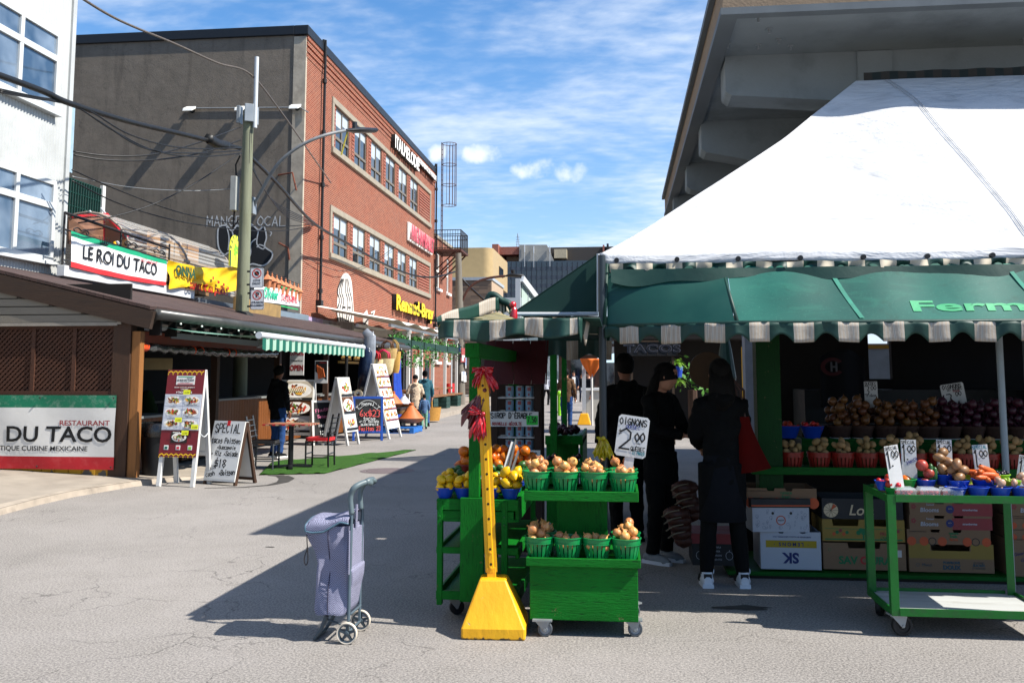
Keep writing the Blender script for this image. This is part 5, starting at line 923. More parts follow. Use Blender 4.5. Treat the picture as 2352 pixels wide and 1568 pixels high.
for k,(a,c)in enumerate(zip([31.6]+ys,ys)):
 hp=thing('hanging_planter','dark green planter box with trailing vines between pergola posts','planter',(XP,(a+c)/2,2.6),0,'planter boxes between pergola posts');hp['label']=['planter box nearest the blue tarp, between the stall and the first pergola post','dark green vine planter between first and second pergola posts','dark green vine planter between second and third pergola posts','dark green vine planter between third and fourth pergola posts','dark green vine planter nearest the postered pole'][k]
 h=(c-a)/2-.1;w=MB();w.bx((-.12,-h,-.02),(.12,h,.28));w.build('box',M('dark_green_box','#12352a',.6,.1),hp)
 w=MB();leaves(w,lambda r:(r.gauss(0,.12),r.uniform(-h,h),.28+abs(r.gauss(0,.1))),120,.06);leaves(w,lambda r:(.14+r.gauss(0,.06),r.choice((-.7,-.2,.6))*h+r.gauss(0,.22),r.uniform(-.75,.1)*(1 if k<3 else .5)),160 if k<3 else 60,.06);w.build('foliage',MLF,hp,fix=False)
MGB_=M('grey_weathered_boards','#8a8b88',.85,.3,2,.3,20,dirt='#5a5a55',damt=.5,stretch=(3,3,.4))
for nm,y0_,y1_,z1,mt in(('weathered_boards',33,36.4,3.2,MGB_),('glass_door',36.5,38,2.6,MGL),('weathered_boards',38.1,42.5,3.2,MGB_),('yellow_door',39.4,40.6,2.6,M('faded_yellow','#c0a052',.8,.2,2)),('glass_door',44.6,46,2.7,MGL),('red_panel',48.3,49.3,3.0,M('red_panel','#9c1a1c',.5)),('menu_poster',47.2,48.2,2.5,M('poster_white','#c8c2ba',.5,.2,3)),('black_sign',50.0,51.0,2.4,M('black_chalk_sign','#22262c',.6,.5,14))):
 w=MB();d=.06 if nm not in('yellow_door','menu_poster')else .1;w.bx((XF+.01,y0_,.14),(XF+d,y1_,z1));w.build(nm,mt,bb)
w=MB();[w.bx((XF+.11,y,.14),(XF+.16,y+.06,2.7))for y in(36.45,37.95,44.5,46)];w.build('door_frame',MLG,bb)
w=MB();w.bx((XF+.02,33,3.2),(XF+.9,33.2,3.5));w.build('ledge',MGB_,bb)
p=at(1037,793,47);ss=thing('stop_sign','red octagonal ARRET sign on a post beside the postered pole','sign',(p.x,p.y,0));w=MB();w.prism([(.38*math.cos(R(22.5+45*k)),-.03,p.z+.38*math.sin(R(22.5+45*k)))for k in range(8)],(0,.02,0));w.build('plate',MSR,ss);text('ARRÊT',.2,MWHT,ss,faceY(0,-.034,p.z),bold=.008);w=MB();w.cyl((0,.02,.1),(0,.02,p.z+.4),.04,n=8);w.build('post',MLG,ss)
MPK=M('brown_plank','#7a5030',.6,.2,3)
w=MB();w.bx((-8.7,36,.92),(-8.2,46,.99));[w.bx((-8.5,y,.14),(-8.4,y+.1,.92))for y in(36.5,41,45.5)];tag(w.build('long_plank_table',MPK),'long brown plank table under the pergola','table')
for k,y in enumerate((37.6,40.4,43.2)):
 w=MB();w.bx((-8.3,y,.14),(-7.5,y+.9,.62));[w.bx((-8.32,y-.015,.14+i*.16),(-7.48,y+.915,.155+i*.16))for i in range(1,3)];o=w.build('planter_crate',M('dark_green_slat','#1b3b33',.6,.2,6));tag(o,['dark green slatted planter crate nearest the shoppers','dark green slatted planter crate in the middle of the pergola','dark green slatted planter crate nearest the postered pole'][k],'planter','planter crates under the pergola')
w=MB();w.bx((-8.1,37.4,.66),(-7.6,46,.72));tag(w.build('low_plank_bench',MPK),'low plank bench laid over the planter crates','bench')
for k,(px,py)in enumerate(((1044,915),(1032,916))):
 p=gnd(px,py,.14);t=thing('red_chair',['red plastic chair next to the postered pole','red plastic chair half hidden behind a pergola post'][k],'chair',p,R(60+80*k),'red chairs on the far pavement');w=MB();w.bx((-.22,-.22,.42),(.22,.22,.46));w.build('seat',M('red_plastic','#b3161c',.4),t);w=MB();w.bx((-.22,.19,.46),(.22,.23,.92));w.build('backrest',M('red_plastic','#b3161c',.4),t)
 for x in(-.2,.2):
  for y in(-.2,.2):w=MB();w.cyl((x,y,0),(x,y,.42),.02,n=6);w.build('leg',M('red_plastic','#b3161c',.4),t)
p=gnd(1082,925,.14);w=MB();w.lathe([(1e-3,.0),(.42,0),(.45,.4),(.43,.42),(.4,.36)],18);o=w.build('yellow_planter_tub',M('ochre_tub','#b58a2e',.6));o.location=p+Vector((0,2,0));tag(o,'ochre yellow round tub at the kerb behind the green cart post','planter')
MSTW=M('straw','#b99a63',.85,.25,25,.5,60);MSTW2=M('pale_straw','#cdb98a',.85,.2,25,.5,60)
def bag(label,px,py,Y_,w_,h_,mt,handle='#8f1f2a',rz=0):
 p=at(px,py,Y_);t=thing('straw_bag',label,'bag',p,rz,'straw bags hanging on the goods stall');m=MB();m.lathe([(w_*.34,-h_/2),(w_*.44,-h_*.3),(w_*.5,h_*.2),(w_*.52,h_/2),(w_*.47,h_*.46),(w_*.3,-h_*.4)],16,0,None,sy=.5);m.lathe([(1e-3,-h_/2),(w_*.34,-h_/2)],16,sy=.5);m.build('basket',mt,t,smooth=40)
 m=MB();[m.tube([(-w_*.28,y,h_*.4),(-w_*.24,y,h_*.85),(0,y,h_*1.05),(w_*.24,y,h_*.85),(w_*.28,y,h_*.4)],.02,6)for y in(-.1,.1)];m.build('handle',M('strap'+handle,handle,.6),t,smooth=True)
bag('pale straw bag with red handles hanging leftmost on the goods stall',862,843,25.2,.42,.42,MSTW2,'#b01522');bag('large round straw bag with pink handle in the middle of the goods stall',880,842,25.6,.62,.45,MSTW2,'#c01a4a');bag('brown striped straw bag hanging above the large round bag',890,816,26.2,.55,.4,MSTW,'#5a3a22');bag('flat yellowish straw bag hanging rightmost near the blue tarp',906,832,26.6,.36,.62,M('yellow_straw','#b99046',.85,.25,25,.4,60),'#9a7a3a')
for k,(px,py)in enumerate(((847,812),(838,850))):
 p=at(px,py,24.6-k*.2);t=thing('folded_trolley',['folded black trolley in clear plastic hanging highest at the awning end','folded dark blue trolley hanging below the clear wrapped one'][k],'trolley',p,0,'folded trolleys hung at the stall end')
 m=MB();m.tube([(-.05,0,-.5),(0,-.03,0),(.03,0,.45),(-.12,0,.62)],[.14,.2,.16,.1],10,sq=.5);m.build('folded_bag',M('wrap%d'%k,['#7c8086','#1a2438'][k],.2,.3,8,.5,12),t,smooth=True)
 for s in(-.1,.1):m=MB();m.lathe([(.06,-.02),(.11,-.02),(.115,0),(.11,.02),(.06,.02)],16,0,Matrix.Translation((s-.05,-.05,-.62-abs(s)*(s>0)*2))@Matrix.Rotation(R(90),4,'X'));m.build('wheel',M('cream_rubber','#b7ab94',.6),t)
 m=MB();m.tube([(-.14,.05,-.65),(-.14,.05,.6),(.1,.05,.6),(.1,.05,-.65)],.015,6);m.build('frame',MLG,t)
w=MB();n=24;w.grid(lambda u,v:(-7.15+.1*math.sin(u*17)*(.4+v*.6)+.25*max(0,v-.55),29.3+.9*u,2.5-2.3*v),n,8);bt2=w.build('blue_tarp_curtain',M('blue_tarp','#1c3f9c'),None,smooth=True);tag(bt2,'bright blue tarpaulin hanging as a curtain at the end of the goods stall','tarpaulin')
w=MB();[w.bx((-7.42,24.2,z),(-7.36,29.2,z+.06))for z in(1.9,2.3)];[w.prism([(-7.4,y,2.0),(-7.4,y+.9,2.0),(-7.4,y+.75,2.35),(-7.4,y+.45,2.46),(-7.4,y+.15,2.35)],(.03,0,0))for y in(24.4,25.6,26.8,28)];tag(w.build('painted_arch_boards',M('ochre_board','#b98c3e',.7,.2,3)),'ochre painted arched boards under the roof of the goods stall','board')
p=gnd(893,985);w=MB();w.bx((-7.2,25.2,.62),(-5.95,27.2,.68));[w.tube([(x,y,0),(x+.5,y,.62)],.03,6)for y in(25.4,27)for x in(-7.1,)];[w.tube([(x,y,0),(x-.5,y,.62)],.03,6)for y in(25.4,27)for x in(-6.2,)];tag(w.build('folding_table',MBLK),'black folding table carrying painted tagine pots','table')
def tagine(label,loc,s,mt,mt2):t=thing('tagine_pot',label,'tagine',loc,0,'tagine pots at the goods stall');m=MB();m.lathe([(.1*s,0),(.2*s,.04*s),(.24*s,.09*s),(.2*s,.09*s)],18);m.build('dish',MTER,t,smooth=40);m=MB();m.lathe([(.22*s,.09*s),(.16*s,.16*s),(.07*s,.27*s),(.035*s,.31*s),(.045*s,.35*s),(.02*s,.36*s),(1e-3,.36*s)],18);m.build('lid',mt,t,smooth=40)
MTO=M('orange_glaze','#b5602e',.5,.15,5);MTW=M('white_blue_glaze','#b9bdca',.4,.4,12)
for k,(x,y,z,s,mt,l)in enumerate(((-6.7,25.6,.68,1.1,MTW,'white and blue painted tagine at the front of the black table'),(-6.35,26.0,.68,1.25,MTO,'plain orange tagine at the middle of the black table'),(-6.2,26.7,.68,1.0,MTW,'white patterned tagine at the back of the black table'),(-6.75,26.5,.68,.9,MTO,'small terracotta tagine at the back left of the black table'),(-6.55,25.6,.24,1.5,MTO,'large terracotta tagine behind the menu board legs on the blue pallet'),(-5.85,26.1,.24,1.6,MTO,'large terracotta tagine alone at the right end of the blue pallet'))):tagine(l,(x,y,z),s,mt,mt)
pl=MB();[pl.bx((-7.2,25.3+k*.24,.13),(-5.6,25.48+k*.24,.16))for k in range(5)];[pl.bx((x,25.3,.02),(x+.12,26.44,.13))for x in(-7.2,-6.45,-5.72)];[pl.bx((-7.2,y,0),(-5.6,y+.1,.02))for y in(25.3,25.82,26.34)]
tag(pl.build('blue_pallet',M('pallet_blue','#1f63ad',.6,.15,5)),'blue painted pallet on the asphalt carrying terracotta tagines','pallet')
p=at(868,931,25.0);w=MB();w.lathe([(.15,-.04),(.24,-.04),(.25,0),(.24,.04),(.15,.04)],20,0,Matrix.Translation(p)@Matrix.Rotation(R(90),4,'X'));
o=w.build('blue_drum',M('pallet_blue','#1f63ad'));tag(o,'blue round drum with white star hub beside the black table','drum');m=MB();[m.box((p.x,p.y-.03,p.z),(.26,.02,.04),0,0,Matrix.Identity(4))for k in range(1)];m.build('white_hub',MWHT,o)
p=gnd(912,984);w=MB();w.bx((-.2,-.25,0),(.2,.25,.3));w.bx((-.22,-.27,.28),(.22,.27,.32));o=w.build('black_crate',MBLK);o.location=(p.x,p.y,0);tag(o,'black plastic crate on the asphalt beside the shopper in beige','crate')
p=gnd(985,969);t=thing('wicker_basket','golden wicker basket with tall handle on the asphalt behind the shoppers','basket',(p.x,p.y,0));w=MB();w.lathe([(1e-3,.05),(.36,.05),(.42,.5),(.4,.5),(.34,.1)],20);w.build('basket',M('golden_wicker','#a97a35',.8,.3,30,.5,60),t,smooth=40);w=MB();w.tube([(-.2,0,.45),(-.18,0,.9),(-.05,0,1.12),(.08,0,.9),(.1,0,.45)],.03,6);w.build('handle',M('golden_wicker','#a97a35'),t)
p=gnd(953,983);person('person in quilted beige jacket and black knit hat seen from behind with shopping bag',(p.x,p.y,0),R(198),1.56,('jacket',MC('beige','#b9a58d',bump=.5),1),('trousers',MC('black','#141416')),hat=(MC('black','#0d0e11'),False),pose=dict(la=[(-.26,-.05,1.14),(-.2,-.28,1.0)],ra=[(.27,.0,1.14),(.22,-.22,.95)]),long=.16,vox=.02)
t=thing('shopping_tote','brown woven tote bag hanging from the hand of the beige jacketed shopper','bag',(p.x-.42,p.y-.2,.42));w=MB();w.lathe([(.12,0),(.2,.3),(.19,.3),(.11,.02)],14,sy=.5);w.build('bag_body',M('tote_brown','#8a6a45',.8,.2,20),t);w=MB();w.tube([(-.1,0,.28),(-.06,0,.5),(.06,0,.5),(.1,0,.28)],.015,6);w.build('handle',M('aqua_strap','#3fa39a',.6),t)
p=gnd(966,980);person('woman in teal jacket and blue trousers with black hair in a bun',(p.x+.05,p.y+.35,0),R(205),1.7,('jacket',MC('teal','#2e5560'),1),('trousers',MC('blue_denim2','#34507c')),hair=MHAIR,ponytail=True,long=.1,vox=.02,pose=dict(ra=[(.27,.0,1.14),(.2,-.2,.95)]))
p=gnd(962,984);person('small child in pale green trousers between the two shoppers',(p.x+.18,p.y-.1,0),R(195),1.0,('jacket',MC('denim_top','#4a6384')),('trousers',MC('pale_green','#6f9a84')),hair=MHAIR,vox=.02)
p=at(992,880,42.3);person('man in white hoodie sitting bent over the long plank table',(-9.3,41.9,.14-.42),R(70),1.74,('hoodie',MC('white','#c4c6cc'),1),('trousers',MC('navy','#1a2130')),hair=MHAIR,pose=dict(lean=.5,bow=1,ll=[(-.12,-.42,.95),(-.12,-.42,.5)],rl=[(.12,-.42,.95),(.12,-.42,.5)],la=[(-.25,-.25,1.15),(-.12,-.48,1.12)],ra=[(.25,-.25,1.15),(.12,-.48,1.12)]),vox=.022)
w=MB();w.bx((-9.55,41.6,.14),(-9.1,42.2,.6));tag(w.build('stool',MPK),'wooden stool the hooded man sits on at the plank table','stool')
def walker(px,Y_,*a,**k):p=at(px,900,Y_);return person(a[0],(p.x,Y_,0),*a[1:],**k)
stride=dict(ll=[(-.1,-.2,.5),(-.1,-.05,.08)],rl=[(.1,.05,.48),(.1,.32,.14)])
walker(1318,54,'man in white T-shirt and open navy jacket walking towards the camera',R(0),1.8,('jacket',MC('navy_puffer','#17202f',bump=.6)),('jeans',MC('dark_denim','#16202f')),[MWB,MWB],hair=MHAIR,pose=stride,vox=.022)
p=at(1318,900,54)
for o in[x for x in COL.objects if x.parent and x.parent.get('label','').startswith('man in white T-shirt')and x.name.startswith('body')]:pr=o.parent
w=MB();w.grid(lambda u,v:(.1*math.sin((u-.5)*2.2),-.15-.035*math.cos((u-.5)*2.2)-.02*math.sin(v*PI),.84+.55*v),8,6);w.build('t_shirt',MWB,pr,smooth=True,solid=.01)
walker(1301,28,'person in brown hooded sweatshirt and blue jeans carrying a dark cap',R(175),1.74,('hoodie',MC('brown','#5a4330'),1),('jeans',MC('blue_denim','#24406e')),hair=MHAIR,pose=dict(ra=[(.3,.0,1.14),(.36,.05,.9)]))
walker(1254,50,'man in white shirt, black vest and black cap walking away',R(170),1.78,('shirt',MC('white','#c4c6cc')),('trousers',MC('black','#141416')),hat=(MC('black','#0d0e11'),True),pose=stride,vox=.022)
walker(1352,33,'person in long dark coat standing beside the white counter',R(-60),1.72,('coat',MC('dark_coat','#12141a')),('trousers',MC('black','#141416')),hair=MHAIR,long=.3,vox=.022)
walker(1272,62,'distant person in white top half hidden by the green stall posts',R(10),1.7,('shirt',MC('white','#c4c6cc')),('trousers',MC('navy','#1a2130')),hair=MHAIR,pose=stride,vox=.03)
walker(1336,56,'woman in dark clothes walking behind the man in the navy jacket',R(10),1.65,('jacket',MC('black','#141416')),('leggings',MC('navy','#1a2130')),hair=MHAIR,pose=stride,vox=.03)
p=at(1285,905,37);t=thing('lime_bollard','lime green bollard with round ball top beyond the stall posts','bollard',(p.x,37,0));MLIME=M('lime_paint','#7fc41c',.4,.05);w=MB();w.tube([(0,0,0),(0,0,.78)],.07,10);w.build('post',MLIME,t,smooth=40);w=MB();w.ball((0,0,.86),.11,12);w.build('ball_top',MLIME,t,smooth=True)
p=gnd(1342,975);t=thing('far_post_barrier','distant white slotted post in a yellow concrete base beside the white counter','barrier post',(p.x,p.y,0));MYB=M('yellow_concrete_paint','#d79a06',.5,.1,5,.2,30);w=MB();b_,t_=.22,.12;w.add([(-b_,-b_,0),(b_,-b_,0),(b_,b_,0),(-b_,b_,0),(-t_,-t_,.36),(t_,-t_,.36),(t_,t_,.36),(-t_,t_,.36)],[(3,2,1,0),(4,5,6,7),(0,1,5,4),(1,2,6,5),(2,3,7,6),(3,0,4,7)]);w.build('base',MYB,t,bevel=.02);w=MB();w.bx((-.06,-.03,.36),(.06,.03,1.9));w.build('post',MLG,t)
p=gnd(1366,966);t=thing('white_counter','pale counter kiosk with overhanging top beyond the dark pole','counter',(p.x,p.y,0));w=MB();w.bx((-.28,-.25,0),(.35,.25,1.05));w.build('body',M('cream_paint','#b9b3a5',.7),t);w=MB();w.bx((-.45,-.3,1.05),(.45,.3,1.14));w.build('top',MWB,t)
p=at(1359,848,30);t=thing('orange_parasol','folded orange parasol on a white pole above the pale counter','parasol',(p.x,30,0));w=MB();n=24;w.grid(lambda u,v:((.34-.28*v**1.4+.03*math.sin(u*12*PI))*math.cos(u*2*PI),(.34-.28*v**1.4+.03*math.sin(u*12*PI))*math.sin(u*2*PI),2.1-.52*v+.05*math.sin(u*8*PI)*v),48,8);w.build('canopy',M('orange_canvas','#d9691a',.7,.1,5),t,smooth=True,solid=.01);w=MB();w.cyl((0,0,0),(0,0,2.1),.035);w.build('pole',MWM,t)
p=at(1412,828,40);t=thing('pale_parasol','open pale blue parasol in the distance right of the dark pole','parasol',(p.x,40,0));w=MB();w.lathe([(1.2,2.1),(.6,2.34),(1e-3,2.5)],8);w.build('canopy',M('pale_blue_canvas','#a9c4cf',.7),t);w=MB();w.cyl((0,0,0),(0,0,2.45),.03);w.build('pole',MWM,t)
p=at(1270,838,60);w=MB();w.bx((p.x-.35,60,p.z-.4),(p.x+.35,60.03,p.z+.4));w.cyl((p.x,60.05,0),(p.x,60.05,p.z+.4),.04);o=w.build('small_street_sign',MWHT);tag(o,'small white parking sign between the green stall posts','sign');text('P',.45,MBLK,o,faceY(p.x,59.99,p.z+.08),bold=.02)
MCN=M('painted_concrete','#7d8486',.85,.1,2,.25,25,dirt='#4f5558',dscale=1.5,damt=.5);MFS=M('sandy_fascia','#85735f',.9,.12,6,.5,40);MTRM=M('grey_trim','#5c6265',.6,.15,4)
YS=8.45;c0=at(1660,25,YS);ZS,XL=c0.z,c0.x;YSE=19.6
mh_=thing('market_hall','concrete market hall roof slab with sandy fascia and cantilever beams above the white tent','building',(0,0,0))
w=MB();w.bx((XL+.05,YS+.06,ZS),(16,YSE,ZS+.12));w.build('soffit',MCN,mh_)
w=MB();w.bx((XL-.0,YS,ZS-.02),(16,YS+.09,ZS+.37));w.bx((XL,YS+.09,ZS+.005),(XL+.3,YSE,ZS+.36));w.bx((XL+.3,YS+.3,ZS+.15),(16,YSE,ZS+.36));w.build('fascia',MFS,mh_)
w=MB();w.bx((XL-.02,YS-.02,ZS-.045),(16,YS+.1,ZS+.02));w.bx((XL-.02,YS+.1,ZS-.045),(XL+.14,YSE,ZS+.02));w.bx((XL-.06,YS-.05,ZS+.33),(XL-.005,YSE,ZS+.4));w.build('drip_trim',MTRM,mh_)
yb_=atX
for k,(px,py)in enumerate(((1665,130),(1610,278),(1577,375),(1547,447),(1530,495))):
 d=_ray(px,py);Yk=d.y*(ZS-1.6)/d.z;xk=d.x*(ZS-1.6)/d.z
 h0,h1=.42,.55 if k==0 else .75
 w=MB();w.prism([(xk,Yk,ZS),(xk,Yk,ZS-h0+.05),(xk+.06,Yk,ZS-h0),(xk+1.6,Yk,ZS-h1),(16,Yk,ZS-h1),(16,Yk,ZS)],(0,.42,0));w.build('beam',MCN,mh_,bevel=.02)
 if k==0:w=MB();p=at(1968,160,Yk);q=at(2050,160,Yk);w.bx((p.x,Yk-.03,ZS-.57),(q.x,Yk+.5,ZS));w.build('beam_block',MCN,mh_,bevel=.015)
for x,y in((4.4,10.2),(9,10.2),(4.4,15.2),(9,15.2),(4.4,19.2)):w=MB();w.bx((x-.2,y-.2,0),(x+.2,y+.2,ZS));w.build('column',MCN,mh_)
w=MB()
for px,py in((1742,40),(1767,66),(1789,90),(1672,100),(1742,102),(1816,104),(2352,90)):
 d=_ray(px,py);t=(ZS-1.6)/d.z;p=Vector((0,0,1.6))+d*t;w.cyl(p,p-Vector((0,0,.05)),.012,n=6);w.box(tuple(p-Vector((0,0,.004))),(.05,.05,.008))
w.build('hanging_bolt',MGR,mh_)
def canvas():
 t=NT('white_tent_canvas');o=t.tc.outputs['Object'];n=t.noise(1.4,5,t.co((1,1,2.2)),.6,.6);f=t.noise(3.2,4,t.co((.6,1,2.6)),.55,1.6)
 cr=t.noise(1.1,7,t.co((.5,1,1.5)),.62,2.2);ck=t.rng(t.math('ABSOLUTE',t.math('SUBTRACT',cr,.5)),.03,.004);ck=t.math('MULTIPLY',ck,t.rng(t.noise(.9,4),.42,.6));t.set('Base Color',t.mix(t.math('MULTIPLY',ck,0.0),t.mix(t.math('MULTIPLY',t.rng(f,.48,.8,0,1,True),.5),t.mix(t.rng(n,.3,.7),'#b6b7b9','#c6c7c8'),'#75787c'),'#55585c'));t.set('Roughness',.7);t.set('Specular IOR Level',.3)
 t.bump(t.math('ADD',n,t.math('MULTIPLY',f,.25)),.55,.09);return t.m
MCV=canvas();YT0,YT1=6.8,9.05
te_=thing('market_tent','big white canvas market tent sloping up under the concrete roof','tent',(0,0,0))
sil=[(1378,583),(1440,549),(1500,512),(1600,440),(1700,372),(1800,305),(1870,250),(1966,186)]
sy=lambda t:YT0+(YT1-YT0)*t**.96
n=len(sil)-1;tt=[0,.09,.17,.34,.5,.66,.79,1]
def lft(t):
 for i in range(n):
  if t<=tt[i+1]+1e-9:f=(t-tt[i])/(tt[i+1]-tt[i]);px=sil[i][0]+(sil[i+1][0]-sil[i][0])*f;py=sil[i][1]+(sil[i+1][1]-sil[i][1])*f;return at(px,py,sy(t))
def tent(u,v):
 a=lft(min(1,v));Y_=sy(v);zr_=at(2600,583+(158-583)*v,Y_);b_=Vector((6.2,Y_,a.z));p=a.lerp(b_,u)
 wv=min(1,v*5)*min(1,(1-v)*5+.15)
 p.z+=.03*wv*(math.sin(u*34+v*3)*.5+math.sin(u*13+1+v*5))*.6-.05*math.sin(v*PI);p.y+=.02*math.sin(u*21+v*9)*wv
 return p
w=MB();w.grid(tent,120,40);w.build('canvas',MCV,te_,smooth=True)
cA=tent(0,0);w=MB();w.grid(lambda u,v:(cA.x+(6.2-cA.x)*u,YT0-.012*(1+math.sin(u*40))-.02*v,cA.z+.005-.085*v-.008*math.sin(u*23)),100,3);w.build('edge_band',MCV,te_,smooth=True,solid=.006)
w=MB();[w.cyl((cA.x+.12+k*.43,YT0-.06,cA.z-.055),(cA.x+.12+k*.43,YT0-.03,cA.z-.055),.018,n=10)for k in range(14)];w.build('grommet',MBLK,te_)
w=MB();w.grid(lambda u,v:(lambda a:(a.x*(1-u)+(cA.x+(2.3-cA.x)*v*.95)*u,a.y*(1-u)+(12.5-1.5*v)*u,a.z))(tent(0,v)),6,12);w.build('side_canvas',MCV,te_,smooth=True)
w=MB()
for o in(0,9):
 P_=[]
 for k in range(30):
  v=.995-k/29*.96;py=186+(583-186)*(1-v);px=2028+o+(2352-2028)*((1-v)/.92)**.92
  Y_=sy(v);q=at(px,py,Y_);z_=tent(0,v).z;u=(q.x-lft(v).x)/(6.2-lft(v).x);s=tent(max(0,min(1,u)),v);P_.append((s.x,s.y-.008,s.z+.004))
 w.tube(P_,.0028,5)
w.build('rope_seam',M('seam_thread','#8f9194',.8),te_)
def stripes(mb,x0,x1,y,z0,z1,per,wfrac,arch=0,ph=0,wob=0,nv=4,dy=0):
 n=int((x1-x0)/per*24)
 def fn(u,v):
  x=x0+(x1-x0)*u;f=((x-x0)/per+ph)%1;up=arch*math.sin(PI*(f-wfrac)/(1-wfrac))if f>wfrac else 0
  return(x,y+dy*v+wob*math.sin(x*19+v*2)*(.3+v)+wob*.7*math.sin(x*47+1),z1+(z0+up-z1)*v+(.004*math.sin(x*15)))
 mb.grid(fn,n,nv,lambda u,v:1 if(((x1-x0)*u/per+ph)%1)<wfrac else 0)
def vstripe():
 t=NT('beige_striped_canvas');s=t.N.new('ShaderNodeSeparateXYZ');t.L.new(t.tc.outputs['Object'],s.inputs[0]);f=t.math('FRACT',t.math('MULTIPLY',t.math('ADD',s.outputs[0],t.math('MULTIPLY',s.outputs[1],.7)),42));n=t.noise(5,5)
 b_=t.mix(t.rng(n,.35,.7),'#968b7d','#a3988a');b_=t.mix(t.math('MULTIPLY',t.rng(t.noise(9,5),.5,.7),.35),b_,'#6b6359');b_=t.mix(t.rng(t.math('ABSOLUTE',t.math('SUBTRACT',f,.5)),.3,.36),b_,'#b3aca0');b_=t.mix(t.rng(t.math('ABSOLUTE',t.math('SUBTRACT',f,.5)),.44,.46),b_,'#70726c');t.set('Base Color',b_);t.set('Roughness',.85);t.set('Specular IOR Level',.2);t.bump(n,.5,.02);return t.m
MST2=vstripe();MGD=M('dark_green_canvas','#053229',.55,.12,5,.4,7,dirt='#042019',dscale=3,damt=.5,spec=.4)
def faded():
 t=NT('faded_green_canvas');o=t.tc.outputs['Object'];n=t.noise(.9,4,o);s=t.noise(5,6,t.co((.5,1,2)),.7,.8);f=t.noise(120,2)
 b_=t.mix(t.rng(n,.35,.7),'#04463d','#0a5f51');b_=t.mix(t.math('MULTIPLY',t.rng(s,.52,.75),.5),b_,'#206b57');b_=t.mix(t.math('MULTIPLY',t.rng(t.noise(9,5,o),.6,.75),.5),b_,'#05332a');b_=t.mix(t.math('MULTIPLY',t.rng(f,.66,.72),.3),b_,'#5d9c86')
 t.set('Base Color',b_);t.set('Roughness',.55);t.set('Specular IOR Level',.35);t.bump(s,.15,.01);return t.m
MFG=faded()
ga=thing('green_awning','long faded green awning with scalloped striped valance and pale green Ferme lettering','awning',(0,0,0))
zT=at(1500,606,6.78).z;zB=at(1900,736,6.35).z;xa_,xs_2,xb_=at(1394,650,6.7).x,at(1680,700,6.5).x,6.2
TB=lambda x:(6.7-(6.7-6.36)*max(0,min(1,(x-xa_)/(xs_2-xa_))))
w=MB();w.grid(lambda u,v:(xa_+(xs_2-xa_)*u,6.78+(TB(xa_+(xs_2-xa_)*u)-6.78)*v,zT+(zB-zT)*v),12,6);w.build('left_panel',M('smooth_green_canvas','#043b33',.5,.12,3,.15,6,dirt='#0a4a3c',damt=.4),ga,smooth=True)
w=MB();w.grid(lambda u,v:(xs_2+.004+(xb_-xs_2)*u,6.78+(6.36-6.78)*v+.012*math.sin(u*60)*math.sin(v*PI),zT+(zB-zT)*v-.012*math.sin(v*PI)),60,8);w.build('main_panel',MFG,ga,smooth=True)
tl=math.atan2(6.78-6.36,zT-zB)
for px in(1926,2342):p=at(px,650,6.65);w=MB();w.grid(lambda u,v:(p.x-.05+.13*v+.03*(u-.5),6.78-.42*(.08+.88*v)+.012*math.sin((p.x-xs_2)/(xb_-xs_2)*60)*math.sin(v*PI)-.007,zT+(zB-zT)*(.08+.88*v)-.012*math.sin(v*PI)),2,10);w.build('faded_seam',M('pale_seam','#2c7763',.7,.3,9),ga)
w=MB();w.tube([(xs_2-.03,6.75,zT-.05),(xs_2+.02,6.36,zB)],.012,6);w.tube([(xa_,6.76,zT),(xa_-.02,6.68,zB)],.014,6);w.tube([(xa_,6.69,zB-.01),(xs_2,6.355,zB-.01),(xb_,6.355,zB-.01)],.016,6);w.build('frame_tube',MGD,ga,smooth=True)
p=at(2088,702,6.455);o=text('Ferme',.15,M('pale_green_letters','#3f9a68',.5,.08),ga,Matrix.Translation((p.x,6.455,p.z))@Matrix.Rotation(R(90)-tl,4,'X')@Matrix.Translation((0,0,.004)),bold=.004,align='LEFT',sx=2.35)
def _fe(c):
 v=(zT-c.z)/(zT-zB);u=(c.x-xs_2)/(xb_-xs_2);c.z-=.012*math.sin(v*PI);c.y=6.78-.42*v+.012*math.sin(u*60)*math.sin(v*PI)-.006
conform(ga,_fe)
zv=at(1900,785,6.34).z;w=MB();per=.284;stripes(w,xa_-.02,xb_,6.34,zv,zB-.012,per,.47,.055,.62,.006,5)
for i,q in enumerate(w.v):q.y+=max(0,TB(q.x)-6.36)
w.build('valance',[MGD,MST2],ga,smooth=True,solid=.003)
w=MB();stripes(w,xa_+.02,xb_,6.735,zT-.058,zT+.0,.21,.55,.03,.1,.016,4);w.build('torn_striped_trim',[MGD,M('cream_striped_canvas','#b5ab97',.85,.15,12)],ga,smooth=True)
w=MB();w.grid(lambda u,v:(xa_+.03+(xb_-xa_)*u,6.7+.018*math.sin(u*44)-.02*v,zT-.045-(.095+.02*math.sin(u*37)+.015*math.sin(u*71))*v),160,4);w.build('green_flap',MGD,ga,smooth=True)
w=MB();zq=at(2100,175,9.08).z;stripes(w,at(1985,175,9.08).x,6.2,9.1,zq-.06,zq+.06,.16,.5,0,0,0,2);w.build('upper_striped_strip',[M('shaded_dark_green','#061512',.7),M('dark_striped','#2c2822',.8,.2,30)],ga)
pdk=thing('tent_pole','dark grey tent pole at the left corner of the big tent','pole',(at(1385,900,6.72).x,6.72,0));w=MB();w.cyl((0,0,0),(0,0,cA.z-.02),.027,n=14);w.build('tube',M('dark_pole','#2a3236',.35,.1,6),pdk,smooth=40);w=MB();w.bx((-.08,-.08,0),(.08,.08,.012));w.build('foot_plate',MIRON,pdk)
